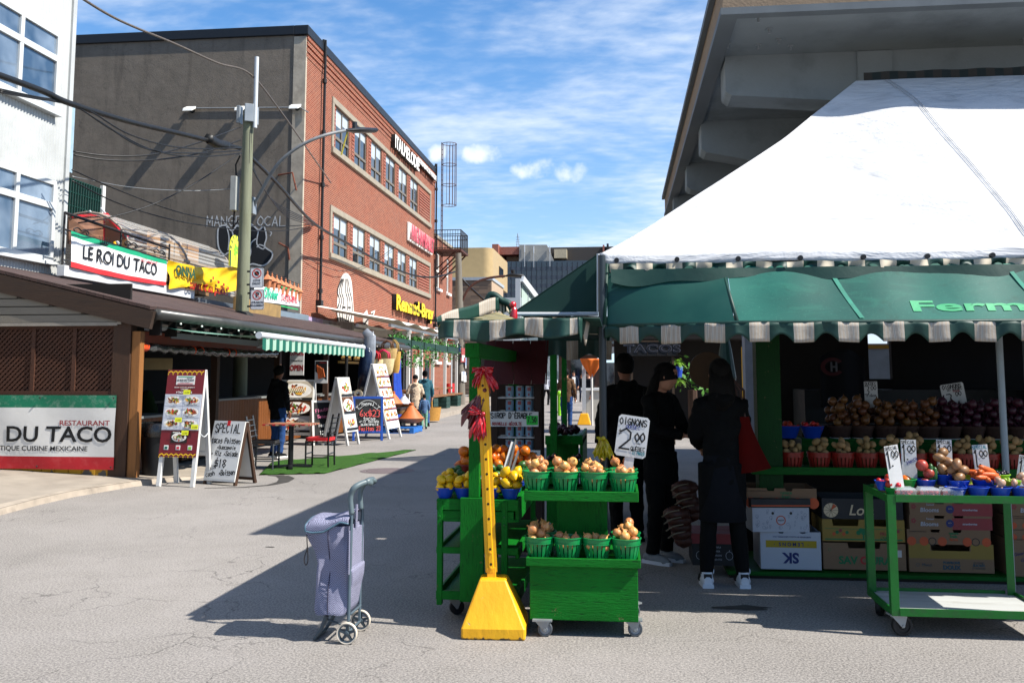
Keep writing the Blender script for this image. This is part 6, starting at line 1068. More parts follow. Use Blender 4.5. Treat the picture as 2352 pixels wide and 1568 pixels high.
pp2=at(2301,900,6.86);pgr=thing('tent_pole','grey galvanised tent pole in front of the onion display','pole',(pp2.x,6.86,0));w=MB();w.cyl((0,0,0),(0,0,zB-.02),.023,n=14);w.build('tube',M('galvanised','#7d878b',.4,.15,8),pgr,smooth=40);w=MB();w.bx((-.07,-.07,0),(.07,.07,.012));w.build('foot_plate',MIRON,pgr)
sa=thing('side_awning','dark green triangular end of an awning left of the white tent with bright metal bar','awning',(0,0,0));Yt=7.45
t1,t2,t3=at(1182,716,Yt),at(1374,584,Yt),at(1374,716,Yt);w=MB();w.prism([t1,t2,t3],(0,.02,0));w.build('end_panel',M('deep_green_canvas','#07332b',.7,.1,4),sa)
w=MB();w.poly([t1,t2,t2+Vector((0,3.5,0)),t1+Vector((0,3.5,0))]);w.build('top_panel',M('deep_green_canvas','#07332b'),sa,solid=.01)
w=MB();w.tube([t1-Vector((0,.03,.02)),t3-Vector((0,.03,.02))],.016,8);w.tube([t2-Vector((0,.03,0)),t3-Vector((0,.03,0))],.012,8);w.build('metal_bar',MLG,sa,smooth=40)
w=MB();stripes(w,t1.x+.1,t3.x+.12,Yt+.25,t3.z-.17,t3.z-.02,.26,.45,.04,.3,.01);w.build('valance',[MGD,MST2],sa,smooth=True)
w=MB();stripes(w,at(1238,800,9.3).x,at(1405,800,9.3).x,9.3,at(1300,826,9.3).z,at(1300,782,9.3).z,.34,.35,.05,.2,.015);o=w.build('far_valance',[MGD,MST2],sa,smooth=True);w=MB();w.bx((at(1235,780,9.3).x,9.32,at(1300,785,9.3).z),(at(1400,780,9.3).x,12,at(1300,781,9.3).z+.12));w.build('back_cover',M('deep_green_canvas','#07332b'),sa)
def gpaint(name,c1,c2,st):
 t=NT(name);co=t.co(st);g=t.noise(16,6,co,.65,.6);n=t.noise(3,4);b_=t.mix(t.rng(n,.3,.7),c1,c2);k=t.rng(g,.57,.68)
 b_=t.mix(t.math('MULTIPLY',k,.8),b_,'#021a08');ch=t.rng(t.noise(11,6,t.co((1,1,1)),.7),.645,.68);b_=t.mix(t.math('MULTIPLY',ch,.8),b_,'#6d5842')
 t.set('Base Color',b_);t.set('Roughness',.55);t.set('Specular IOR Level',.16);t.bump(t.math('SUBTRACT',t.math('MULTIPLY',g,-1),t.math('MULTIPLY',ch,.5)),.55,.012);return t.m
MGP=gpaint('green_painted_wood','#045a14','#066a1a',(.9,4,7));MGV=gpaint('green_painted_upright','#045a14','#066a1a',(7,7,.8));MGM=M('green_painted_steel','#045c16',.45,.1,8,.15,50,dirt='#2c3f2a',dscale=12,damt=.6);MWHL=M('black_rubber','#141516',.6,.15,20);MCST=M('zinc_caster','#8b9092',.4,.12,10,metal=.4)
def caster(par,x,y,z1,r,rz=0,tyre=None,hub=None):
 m=MB();T=Matrix.Translation((x,y,0))@Matrix.Rotation(rz,4,'Z');m.X=T
 for s in(-1,1):m.prism([(-.035-r*.3,s*.022,z1),(.05,s*.022,z1),(r*.45,s*.022,r-.01),(r*.25,s*.022,r-.012)],(0,s*.003,0))
 m.bx((-.06,-.035,z1-.004),(.06,.035,z1+.006));m.cyl((r*.35,-.03,r),(r*.35,.03,r),.008,n=8);f=m.build('caster',MCST,par)
 m=MB();X=T@Matrix.Translation((r*.35,0,r))@Matrix.Rotation(R(90),4,'X');m.lathe([(r*.72,-.017),(r*.95,-.017),(r,-.012),(r,.012),(r*.95,.017),(r*.72,.017)],24,0,X);m.build('tyre',tyre or MWHL,f,smooth=40)
 m=MB();m.lathe([(1e-3,-.014),(r*.3,-.018),(r*.4,-.01),(r*.72,-.01),(r*.72,.01),(r*.4,.01),(r*.3,.018),(1e-3,.014)],20,0,X);m.build('wheel_hub',hub or MWHL,f,smooth=40)
cc=thing('citrus_cart','tall green wooden display cart with slatted shelves carrying lemons, limes and oranges','cart',(0,0,0));Yc=6.2
lx0,lx1=at(1005,1200,Yc).x,at(1187,1200,Yc).x;zt0=at(1100,1146,Yc).z;Yk2=7.55
for nm,x0,x1,y0_,y1_,mt in(('leg',lx0,lx0+.035,Yc-.02,Yc+.03,MGV),('leg',lx1-.1,lx1-.06,Yc-.02,Yc+.03,MGV),('leg',lx0,lx0+.035,Yk2-.03,Yk2+.02,MGV),('leg',lx1-.035,lx1,Yk2-.03,Yk2+.02,MGV)):
 w=MB();w.bx((x0,y0_,.11),(x1,y1_,zt0-.01));w.build(nm,mt,cc,bevel=.003)
for k,(pa_,pb_)in enumerate(((1146,1198),(1256,1271),(1357,1377))):
 za_,zb_2=at(1100,pa_,Yc).z,at(1100,pb_,Yc).z
 w=MB();w.bx((lx0+.002,Yc,zb_2),(lx1,Yk2,zb_2+.018));w.build('shelf_board',MGP,cc)
 w=MB();w.bx((lx0-.005,Yc-.015,(za_+zb_2)/2+.002 if k==0 else zb_2),(lx1+.01,Yc+.01,za_));(w.bx((lx0+.03,Yc-.01,zb_2),(lx1-.02,Yc+.01,(za_+zb_2)/2-.003))if k==0 else 0);w.bx((lx1-.012,Yc+.01,zb_2-(.03 if k else 0)),(lx1+.012,Yk2,za_));w.bx((lx0-.006,Yc+.01,zb_2),(lx0+.012,Yk2,za_));w.build('shelf_rail',MGP,cc,bevel=.003)
q0,q1=at(1057,1260,Yc-.05),at(1111,1260,Yc-.05);w=MB();w.bx((q0.x,Yc-.06,at(1080,1381,Yc-.05).z),(q1.x,Yc-.022,zt0+.015));w.build('end_panel',MGV,cc,bevel=.003)
q0,q1=at(1079,1000,Yc),at(1103,1000,Yc);zc0=at(1090,821,Yc).z;zc1=at(1090,788,Yc).z;w=MB();w.bx((q0.x,Yc-.04,zt0+.015),(q1.x,Yc+.03,zc0));w.build('post',MGV,cc,bevel=.003)
w=MB();w.bx((q0.x-.01,Yk2+.9,0.0),(q1.x+.01,Yk2+.98,zc0));w.build('back_post',MGV,cc,bevel=.003)
p0_,p1_=at(1071,800,Yc),at(1104,800,Yc);w=MB();w.bx((p0_.x,Yc-.06,zc0),(p1_.x,Yk2+1.0,zc1));w.build('top_beam',MGV,cc,bevel=.004)
for x in(lx0+.08,lx1-.08):
 for y in(Yc+.2,Yk2-.15):caster(cc,x,y,.11,.05,R(20))
w=MB();[w.lathe([(1e-3,0),(.008,0),(.007,.006),(1e-3,.008)],8,0,Matrix.Translation((x,Yc-.022,z))@Matrix.Rotation(R(90),4,'X'))for x in(lx0+.018,lx1-.08)for z in(zt0-.11,zt0-.16)];w.build('bolt',MGM,cc)
cv=thing('cart_canopy','small crumpled canopy with green and beige striped valance over the citrus cart','canopy',(0,0,0));Yv=5.72
va,vb=at(1003,738,Yv),at(1331,728,Yv);hb=va.z-at(1003,783,Yv).z
w=MB();n=150
def vfn(u,v):x=va.x+(vb.x-va.x)*u;z=va.z+(vb.z-va.z)*u+.006*math.sin(u*12);ed=max(0,.05-u)*4;return(x+ed*.0,Yv+.018*math.sin(u*17+v*2)*(.3+v)+.01*math.sin(u*39+2)+ed*.15,z-(hb*(1-.12*u)+.014*math.sin(u*4*PI*1.0-2.2))*v)
bw=[(.118,.238),(.37,.49),(.62,.745),(.93,.985)];w.grid(vfn,n,8,lambda u,v:1 if any(a<u<c for a,c in bw)else 0);w.build('front_valance',[MGD,MST2],cv,smooth=True,solid=.004)
w=MB();w.grid(lambda u,v:(vb.x+.05*u-.03*v*u,Yv+.55*u+.02*math.sin(u*15),vb.z-.01*u-(.12+.03*math.sin(u*9))*v),20,5,lambda u,v:1 if .55<u<.9 else 0);w.build('right_valance',[MGD,MST2],cv,smooth=True,solid=.004)
Bq=[at(1002,729,Yv+.03),at(1142,684,6.5),at(1142,716,6.5),at(1006,752,Yv+.03)]
w=MB();w.grid(lambda u,v:tuple(Bq[0].lerp(Bq[1],u).lerp(Bq[3].lerp(Bq[2],u),v)+Vector((0,.015*math.sin(u*11),.008*math.sin(u*9)+.03*math.sin(u*PI)*(1-v)*.4))),60,4,lambda u,v:1 if(.06<u<.33 or .66<u<.97)else 0);w.build('raised_valance',[MGD,MST2],cv,smooth=True,solid=.004)
R1,R2=at(1182,722,6.7),at(1180,700,6.7)
def und():
 t=NT('striped_underside');s=t.N.new('ShaderNodeSeparateXYZ');t.L.new(t.tc.outputs['Object'],s.inputs[0]);f=t.math('FRACT',t.math('MULTIPLY',t.math('ADD',t.math('MULTIPLY',s.outputs[1],.8),t.math('MULTIPLY',s.outputs[2],1.3)),9));b_=t.mix(t.rng(f,.5,.52),'#12281f','#8b7a3c');b_=t.mix(t.rng(t.math('ABSOLUTE',t.math('SUBTRACT',f,.5)),.08,.04),b_,'#c9c6b0');t.set('Base Color',b_);t.set('Roughness',.8);return t.m
w=MB();w.grid(lambda u,v:tuple(Bq[3].lerp(Bq[2],u).lerp((va+Vector((.03,.02,0))).lerp(at(1185,733,Yv+.1),u),v)),12,6);w.build('underside',und(),cv,smooth=True,solid=.004)
w=MB();w.grid(lambda u,v:tuple(Bq[1].lerp(R2,u).lerp(Bq[2].lerp(R1,u),v)+Vector((0,.03*math.sin(u*9),.01*math.sin(u*14)))),40,4,lambda u,v:int(u*9)%2);w.build('side_stripes',[MGD,M('cream_striped_canvas','#b5ab97')],cv,smooth=True,solid=.004)
w=MB();w.tube(smooth([tuple(at(*q,6.55))for q in((1118,694),(1126,678),(1138,679),(1152,690),(1168,697),(1176,708))],4,False),[.025]*21,8);w.build('rolled_edge',MGD,cv,smooth=True)
w=MB();w.grid(lambda u,v:(-1.2+1.08*u,Yv+.12+3.0*v,va.z+.015+.01*math.sin(u*9+v*4)),8,12);w.build('roof_cloth',M('deep_green_canvas','#07332b'),cv,smooth=True,solid=.006)
MRB=M('red_plastic_bag','#b01822',.25,.25,12,.7,18,spec=.7);MRB2=M('dark_red_bag','#5a0e16',.3,.25,12,.7,18,spec=.6)
w=MB();P_=[at(*q,6.4)for q in((1178,700),(1181,712),(1179,728),(1176,742),(1186,738))];w.tube(P_[:4],[.012,.02,.03,.02],8);w.ball(P_[0],.025,8);rb=w.build('red_bow',MRB,None,smooth=True);tag(rb,'red plastic bow tied to the bar of the cart canopy','plastic bag')
b0,b1=gnd(1054,1470),gnd(1203,1470);ctr=(b0+b1)/2;W0=(b1-b0).length/2;zt1=.335
MYB2=NT('chipped_yellow_paint');_t=MYB2;_n=_t.noise(3,5);_c=_t.noise(8,6,None,.7);_m=_t.rng(_c,.66,.69);_b=_t.mix(_t.rng(_n,.3,.7),'#d69503','#e2a90a');_b=_t.mix(_m,_b,'#8d8b86');_s=_t.N.new('ShaderNodeSeparateXYZ');_t.L.new(_t.tc.outputs['Object'],_s.inputs[0]);_g=_t.rng(_t.math('ADD',_t.math('MULTIPLY',_s.outputs[2],9),_t.noise(20,4)),.62,.5);_b=_t.mix(_g,_b,'#3a3224')
_t.set('Base Color',_b);_t.set('Roughness',.5);_t.bump(_t.math('SUBTRACT',_t.noise(9,6,_t.co((1.5,1.5,.5)),.6),_t.math('MULTIPLY',_m,.6)),.5,.012);MYB2=_t.m
yp=thing('yellow_barrier_post','yellow perforated steel post leaning in a chipped yellow concrete base with red bags tied on','barrier post',(ctr.x,ctr.y+W0,0),R(3))
w=MB();tp=W0*.42;vs=[(sx*W0,sy_*W0,z)for z in(0,.065)for sx,sy_ in((-1,-1),(1,-1),(1,1),(-1,1))]+[(sx*tp-.012,sy_*tp,zt1)for sx,sy_ in((-1,-1),(1,-1),(1,1),(-1,1))]
w.add(vs,[(3,2,1,0),(8,9,10,11)]+[(i+a,i+(a+1)%4,i+4+(a+1)%4,i+4+a)for i in(0,4)for a in range(4)]);w.build('concrete_base',MYB2,yp,bevel=.012)
q0,q1=at(1130,1326,ctr.y+W0)-yp.location,at(1108,850,ctr.y+W0)-yp.location;q0=Vector((q0.x,0,zt1-.02));q1.y=0;d=(q1-q0).normalized();L_=(q1-q0).length
T=Matrix((Vector((0,1,0)).cross(d).normalized(),Vector((0,1,0)),d)).transposed().to_4x4();T.translation=q0
w=MB();w.X=T;w.bx((-.028,-.02,0),(.028,.02,.08));w.build('sleeve',MYB2,yp,bevel=.004)
w=MB();w.X=T;w.prism([(-.036,.014,.05),(-.036,-.016,.05),(-.017,-.016,.05),(-.012,-.022,.05),(.012,-.022,.05),(.017,-.016,.05),(.036,-.016,.05),(.036,.014,.05)],(0,0,L_-.05))
for k in range(14):w.X=T@Matrix.Translation((0,-.0225,.1+k*.093))@Matrix.Rotation(R(90),4,'X');w.lathe([(1e-3,0),(.0085,0)],10,1)
w.build('steel_post',[M('yellow_steel_paint','#dba008',.4,.08,8,.1,60),M('hole_dark','#2a2108',.8)],yp)
w=MB();[w.lathe([(1e-3,.01),(.008,.009),(.009,0)],8,0,T@Matrix.Translation((0,-.0225,z))@Matrix.Rotation(R(90),4,'X'))for z in(.075,.17)];w.build('bolt',MYB2,yp)
def bagtie(label,fans,mt,Y_,cat='plastic bag',seed=0,name='tied_plastic_bag'):
 """crumpled plastic film fanning out from a knot; fans = (knot, tip, width) in metres round the knot"""
 rr=random.Random(seed);w=MB()
 for(kx,ky),(tx,ty),wd in fans:
  a,b=at(kx,ky,Y_),at(tx,ty,Y_);d=b-a;s=Vector((d.z,0,-d.x)).normalized();ph=[rr.uniform(0,6)for _ in range(4)]
  for sg in(-1,1):
   w.grid(lambda u,v:tuple(a+d*(v*(1+.12*math.sin(u*17+ph[0])*v))+s*(wd*(u-.5)*(.18+v**.6*.9))+Vector((0,sg*(.004+.03*math.sin(PI*v*.8)*math.sin(PI*u))+.01*v*math.sin(u*24+ph[1])+.007*math.sin(u*11+v*9+ph[2]),.008*math.sin(u*19+ph[3])*v))),22,10)
 w.ball(at(*fans[0][0],Y_-.012),.016,8);return tag(w.build(name,mt,None,smooth=True),label,cat)
bagtie('bright red plastic bag tied in a bow round the top of the yellow post',[((1112,848),(1091,862),.085),((1114,848),(1136,890),.07),((1108,848),(1092,884),.05),((1104,843),(1130,851),.045)],MRB,ctr.y+W0-.04,seed=1)
bagtie('dark red plastic bag hanging halfway up the yellow post',[((1113,896),(1080,975),.13),((1110,905),(1076,955),.1)],MRB2,ctr.y+W0-.005,seed=2)
bagtie('crumpled red bag bow tied below the dark red bag',[((1110,950),(1088,1002),.09),((1110,952),(1104,1004),.07),((1108,949),(1080,940),.06)],MRB,ctr.y+W0-.05,seed=3)
bagtie('yellow plastic bag tied round the dark tent pole',[((1386,1006),(1374,1050),.085),((1388,1006),(1397,1052),.09),((1384,1006),(1376,1012),.05)],M('yellow_bag','#b7a20e',.3,.2,12,.6,18,spec=.6),6.65,seed=4)
def fruit(name,col,rx,rz_,prof=None,mt=None,n=12,**k):
 """one proto mesh, linked only through its copies"""
 m=MB();m.lathe(prof or[(max(1e-4,rx*math.sin(PI*i/8)),-rz_*math.cos(PI*i/8))for i in range(9)],n);return m.mesh(name,mt or M(name,col,.4,.2,30,.1,60,objvar=.18,**k),True)
def oni(r):return[(1e-4,-r*.86),(r*.4,-r*.8),(r*.8,-r*.5),(r,0),(r*.9,r*.42),(r*.55,r*.75),(r*.2,r*.98),(r*.1,r*1.2),(r*.16,r*1.38),(1e-4,r*1.3)]
def onm(name,c,c2):
 t=NT(name);co=t.co((9,9,1.0),kind='Object');n=t.noise(9,5,co,.6);b_=t.mix(t.rng(n,.35,.7),c,c2);oi=t.N.new('ShaderNodeObjectInfo');h=t.N.new('ShaderNodeHueSaturation');t.L.new(b_,h.inputs['Color']);t.L.new(t.rng(oi.outputs['Random'],0,1,.75,1.25),h.inputs['Value']);t.L.new(t.rng(oi.outputs['Random'],0,1,.485,.515),h.inputs['Hue']);t.set('Base Color',h.outputs[0]);t.set('Roughness',.38);t.set('Specular IOR Level',.4);t.bump(n,.2,.005);return t.m
MON=onm('brown_onion_skin','#b06f3d','#cf9a62');MRO=onm('red_onion_skin','#2a0b1c','#42162c');MPO=M('potato_skin','#8a7048',.7,.15,20,.2,50,objvar=.15)
F_ON=fruit('onion',0,.03,.03,oni(.03),MON);F_OB=fruit('onion',0,.03,.03,oni(.03),onm('shaded_onion_skin','#4e2c14','#6a4526'));F_RO=fruit('red_onion',0,.03,.03,oni(.03),MRO);F_PO=fruit('potato',0,.026,.034,mt=MPO)  # rear-shelf onions: brown skin darkened, stall shade put into the colour
lem=[(1e-4,-.043),(.007,-.04),(.013,-.034),(.024,-.022),(.03,0),(.024,.022),(.013,.034),(.007,.04),(1e-4,.044)]
F_LE=fruit('lemon','#d9a80a',.03,.04,lem);F_LI=fruit('lime','#28511a',.026,.032);F_OR=fruit('orange','#c0620c',.037,.036,n=16)
F_TO=fruit('tomato','#a51a12',.022,.02);F_AP=fruit('apple','#93402c',.036,.033);F_KI=fruit('brown_potato','#7d5a3a',.03,.042);F_GR=fruit('grape','#86a03a',.011,.012,n=8);F_DG=fruit('dark_grape','#1e1426',.011,.012,n=8);F_MU=fruit('mushroom','#a98a70',.03,.02)
def one(me,loc,label,cat,group,rot=(0,0,0),s=1):
 o=bpy.data.objects.new(me.name,me);COL.objects.link(o);o.location=loc;o.rotation_euler=rot;o.scale=(s,)*3 if not hasattr(s,'__len__')else s;return tag(o,label,cat,group)
def heap(me,c,rad,n,r,label,cat,group,seed,tilt=.6,smin=.82,smax=1.15,lay=0):
 rr=random.Random(seed);pl=[]
 for i in range(n):
  s=rr.uniform(smin,smax);q=r*s;best=None
  for k in range(40):
   a=rr.uniform(0,2*PI);d=(rad-q)*math.sqrt(rr.random());x,y=d*math.cos(a),d*math.sin(a);z=0
   for X_,Y_,Z_,Q in pl:
    h=(q+Q)**2*.92-(x-X_)**2-(y-Y_)**2
    if h>0:z=max(z,Z_+math.sqrt(h))
   sc=z+(d/rad)*.01
   if best is None or sc<best[0]:best=(sc,x,y,z)
  _,x,y,z=best;pl.append((x,y,z,q));one(me,(c[0]+x,c[1]+y,c[2]+z),label,cat,group,(rr.gauss(0,tilt),rr.gauss(0,tilt),rr.uniform(0,6)),s)
MGB=M('green_basket_plastic','#0b7a3e',.35,.06,8,spec=.5);MRBK=M('red_basket_plastic','#7c1d15',.4,.06,8);MBB=M('blue_bowl_plastic','#1640a8',.35,.05,8,spec=.5);MGBW=M('green_bowl_plastic','#1d8a3a',.35,.05);MLBW=M('lime_bowl_plastic','#8fbf2e',.35,.05)
def mkbasket(mt,r0=.068,r1=.089,h=.128,ns=18):
 m=MB();m.lathe([(r1-.003,h-.032),(r1,h-.03),(r1+.003,h-.004),(r1+.008,h-.002),(r1+.008,h+.003),(r1+.001,h+.004),(r1-.005,h-.03)],28);m.lathe([(r1-.004,h-.034),(r1+.005,h-.036),(r1+.005,h-.03)],28);m.lathe([(1e-3,.003),(r0,.003),(r0+.002,.012),(r0-.002,.012),(1e-3,.006)],24);hb_=m.mesh('basket_rim',mt,40)
 m=MB()
 for k in range(ns):
  a=2*PI*k/ns;c,s=math.cos(a),math.sin(a);t=(-s,c);wd0,wd1=.0085,.0112
  m.add([(r0*c-t[0]*wd0,r0*s-t[1]*wd0,.005),(r0*c+t[0]*wd0,r0*s+t[1]*wd0,.005),(r1*c+t[0]*wd1,r1*s+t[1]*wd1,h-.03),(r1*c-t[0]*wd1,r1*s-t[1]*wd1,h-.03),((r0-.004)*c-t[0]*wd0,(r0-.004)*s-t[1]*wd0,.005),((r0-.004)*c+t[0]*wd0,(r0-.004)*s+t[1]*wd0,.005),((r1-.004)*c+t[0]*wd1,(r1-.004)*s+t[1]*wd1,h-.03),((r1-.004)*c-t[0]*wd1,(r1-.004)*s-t[1]*wd1,h-.03)],[(0,1,2,3),(7,6,5,4),(0,3,7,4),(1,5,6,2)])
 return hb_,m.mesh('slats',mt,False)
BK={'g':mkbasket(MGB),'r':mkbasket(MRBK,.07,.092,.14)}
def basket(kind,loc,label,group,rz=0):
 t=thing('slatted_basket',label,'basket',loc,rz,group)
 for nm,me in zip(('rim','slats'),BK[kind]):o=bpy.data.objects.new(nm,me);COL.objects.link(o);o.parent=t
 return t
def mkbowl(mt,r0=.042,r1=.066,h=.07):m=MB();m.lathe([(1e-3,0),(r0,0),(r0+.002,.004),(r1,h-.006),(r1+.004,h-.003),(r1+.003,h),(r1-.003,h-.002),(r0-.002,.006),(1e-3,.005)],26);return m.mesh('bowl',mt,50)
BW={'b':mkbowl(MBB),'g':mkbowl(MGBW),'l':mkbowl(MLBW)}
def bowl(k,loc,label,group,s=1):return one(BW[k],loc,label,'bowl',group,(0,0,rnd.random()),s)
oc=thing('onion_cart','weathered green wooden onion cart with two trays on small casters','cart',(0,0,0));Yo_=gnd(1450,1462).y-.06
X=lambda px,y=1300,Y_=None:at(px,y,Y_ or Yo_).x;Z=lambda py,px=1340,Y_=None:at(px,py,Y_ or Yo_).z
bz0,bz1=Z(1427),Z(1300);bx0,bx1=X(1216),X(1465);D_=.6
w=MB();w.bx((bx0,Yo_+.02,bz0),(bx1,Yo_+D_,bz1));w.build('box',MGP,oc,bevel=.004)
rx0,rx1=X(1208),X(1472);r0z,r1z=Z(1302),Z(1282)
w=MB();w.bx((rx0,Yo_-.005,r0z),(rx1,Yo_+.015,r1z));w.bx((rx0,Yo_+.015,r0z),(rx0+.018,Yo_+D_,r1z));w.bx((rx1-.018,Yo_+.015,r0z),(rx1,Yo_+D_,r1z));w.bx((rx0+.018,Yo_+D_-.018,r0z),(rx1-.018,Yo_+D_,r1z));w.build('lower_tray_rim',MGP,oc,bevel=.004)
w=MB();w.bx((rx0+.018,Yo_+.016,r1z-.03),(rx1-.018,Yo_+D_-.018,r1z-.018));w.build('lower_tray_floor',MGP,oc)
ux0,ux1,Yu=X(1203,1140),X(1467,1140),Yo_+.03;u0z,u1z=Z(1151,1340,Yu),Z(1128,1340,Yu);D2=.42
w=MB();w.bx((ux0,Yu-.004,u0z),(ux1,Yu+.016,u1z));w.bx((ux0,Yu+.016,u0z-.012),(ux0+.018,Yu+D2,u1z+.008));w.bx((ux1-.018,Yu+.016,u0z),(ux1,Yu+D2,u1z+.004));w.bx((ux0+.018,Yu+D2-.016,u0z),(ux1-.018,Yu+D2,u1z));w.build('upper_tray_rim',MGP,oc,bevel=.004)
w=MB();w.bx((ux0+.018,Yu+.017,u1z-.03),(ux1-.018,Yu+D2-.016,u1z-.018));w.build('upper_tray_floor',MGP,oc)
Yp=Yo_+.36;w=MB();w.bx((at(1279,1200,Yp).x,Yp,bz1),(at(1395,1200,Yp).x,Yp+.03,u0z));w.build('centre_panel',MGV,oc,bevel=.003)
for px in(1250,1457):
 p=gnd(px,1460);caster(oc,p.x-.01,p.y,bz0,.045,0,M('grey_tyre','#4a4f54',.5),M('pale_grey_hub','#8c9298',.4))
 caster(oc,p.x-.01,p.y+.42,bz0,.045,R(40),M('grey_tyre','#4a4f54'),M('pale_grey_hub','#8c9298'))
ords=['leftmost','second','third','rightmost']
for row,(zf,Yr,pxs)in enumerate(((u1z-.018,Yu+.115,(1233,1298,1365,1431)),(r1z-.018,Yo_+.115,(1239,1305,1371,1438)))):
 for k,px in enumerate(pxs):
  nm='%s green slatted basket on the %s tray of the onion cart'%(ords[k]if k in(0,3)else ords[k]+' from left',['upper','lower'][row]);x=at(px,1100 if row==0 else 1250,Yr).x
  basket('g',(x,Yr,zf),nm,'green baskets on the onion cart',rnd.random());full=(.128,.128,.126,.128,.128,.124,.118,.13)[row*4+k]
  heap(F_ON,(x,Yr,zf+full-.045),.09,(10,11,10,9,10,9,8,10)[row*4+k],.03,'brown onion heaped in the %s basket of the %s tray on the onion cart'%(ords[k],['upper','lower'][row]),'onion','brown onions on the onion cart',row*9+k)
  if row==0 or k in(0,3):
   Y2=Yr+.2;x2=x*Y2/Yr*.995 if row==0 else x;basket('g',(x2,Y2,zf),'green basket standing behind the %s front basket on the %s onion tray'%(ords[k],['upper','lower'][row]),'green baskets on the onion cart',rnd.random());heap(F_ON,(x2,Y2,zf+.09),.088,10,.03,'brown onion in the back basket behind the %s basket of the %s tray'%(ords[k],['upper','lower'][row]),'onion','brown onions on the onion cart',40+row*9+k)
MSK=M('dry_onion_skin','#b98b4e',.7,.2,20)
w=MB();rr=random.Random(5)
for k in range(34):px=rr.choice((1233,1298,1365,1431));c=at(px+rr.uniform(-26,26),1075+rr.uniform(-22,12),Yu+.03+rr.random()*.1);a=Vector((rr.gauss(0,1),rr.gauss(0,.3),rr.gauss(0,1))).normalized()*.012;b_=Vector((rr.gauss(0,1),rr.gauss(0,1),rr.gauss(0,1))).normalized()*.005;w.poly([c-a,c-b_,c+a,c+b_])
tag(w.build('onion_skins',MSK,None,fix=False),'loose dry onion skins among the upper tray onions','onion skins',kind='stuff')
MCARD=M('worn_white_card','#c3c3c1',.6,.06,6,.1,40,dirt='#8f8f8c',dscale=4,damt=.35);MBLI=M('blue_ink','#1a2a7a',.6);MTEA=M('teal_ink','#23707c',.6);MRDI=M('red_ink','#8a1620',.6)
def card(label,px,py,Y_,w_,h_,roll,stick=0,ch=0,name='price_sign',tilt=0,rz=0,group=None):
 c=at(px,py,Y_);t=thing(name,label,'price sign',c,rz,group);m=MB();k=ch;pts=[(-w_/2+k,h_/2),(w_/2-k,h_/2),(w_/2,h_/2-k),(w_/2,-h_/2+k),(w_/2-k,-h_/2),(-w_/2+k,-h_/2),(-w_/2,-h_/2+k),(-w_/2,h_/2-k)]if k else[(-w_/2,h_/2),(w_/2,h_/2),(w_/2,-h_/2),(-w_/2,-h_/2)]
 T=Matrix.Rotation(roll,4,'Y')@Matrix.Rotation(tilt,4,'X');m.X=T;m.prism([(x,0,z)for x,z in pts],(0,.004,0));m.build('card',MCARD,t)
 if stick:m=MB();m.X=T;m.bx((-.03,.004,-h_/2-stick),(.03,.01,-h_/2+.06));m.build('stick',MCARD,t)
 return t,(lambda x,z,r=0:T@faceY(x,-.0012,z,r))
t,Q=card('large white OIGNONS QUEBEC 2.00 price sign above the rightmost onion basket',1452,1002,Yu+.2,.2,.262,R(8),.1,.016)
hand('OIGNONS',.043,.0255,MINK,t,Q(0,.092),th=.0068,seed=4);hand('QUÉBEC',.024,.0155,MBLI,t,Q(.0,.058),th=.0033,seed=3);hand('$',.03,.02,MINK,t,Q(-.078,.02),th=.003);hand('2',.125,.085,MINK,t,Q(-.032,-.022),th=.011,seed=2,jit=.05);hand('.',.06,.05,MINK,t,Q(.022,-.055),th=.011);hand('00',.055,.034,MINK,t,Q(.053,.0),th=.009,seed=4);hand('-',.02,.06,MINK,t,Q(.05,-.04),th=.005);hand('QUÉBEC',.026,.0155,MINK,t,Q(.047,-.075,R(-2)),th=.004,seed=6);hand('LE PANIER',.02,.0085,MTEA,t,Q(.055,-.102),th=.0032,seed=8)
zc_=zt0-.012
for k,(px,py,Y_,n,ff,kind)in enumerate(((1022,1130,Yc+.06,7,F_LE,'b'),(1065,1130,Yc+.06,7,F_LE,'b'),(1128,1130,Yc+.07,7,F_LE,'b'),(1172,1130,Yc+.06,7,F_LE,'b'),(1034,1112,Yc+.21,7,F_LE,'b'),(1078,1112,Yc+.21,7,F_LI,'b'),(1135,1112,Yc+.21,7,F_LE,'b'),(1180,1108,Yc+.21,6,F_LE,'b'),(1052,1098,Yc+.36,8,F_LI,'b'),(1096,1098,Yc+.36,8,F_LI,'b'),(1140,1098,Yc+.36,8,F_LI,'b'),(1190,1098,Yc+.36,8,F_LI,'b'))):
 x=at(px,py,Y_).x;z=zc_+(k//4)*.025+.012;wh=['front row','second row','back row'][k//4];who=['nearest the street','behind the green post','behind the yellow post','nearest the onion cart'][k%4];kn='lemon' if ff is F_LE else 'lime'
 bowl(kind,(x,Y_,z),'blue bowl of %ss, %s %s on the citrus cart'%(kn,wh,who),'blue bowls on the citrus cart',.98);heap(ff,(x,Y_,z+.042),.072,n-1,.031 if kn=='lemon' else .027,'%s in the %s bowl %s on the citrus cart'%(['yellow lemon','dark green lime'][kn=='lime'],wh,who),kn,kn+'s on the citrus cart',100+k,1.3)
w=MB();w.bx((lx0+.014,Yc+.012,zc_-.01),(lx1-.014,Yk2-.02,zc_+.008));w.build('tray_floor',MGP,cc);w=MB();w.bx((lx0+.02,Yc+.42,zc_+.008),(lx1-.02,Yk2-.05,zc_+.09));o=w.build('raised_back_board',MGP,cc)
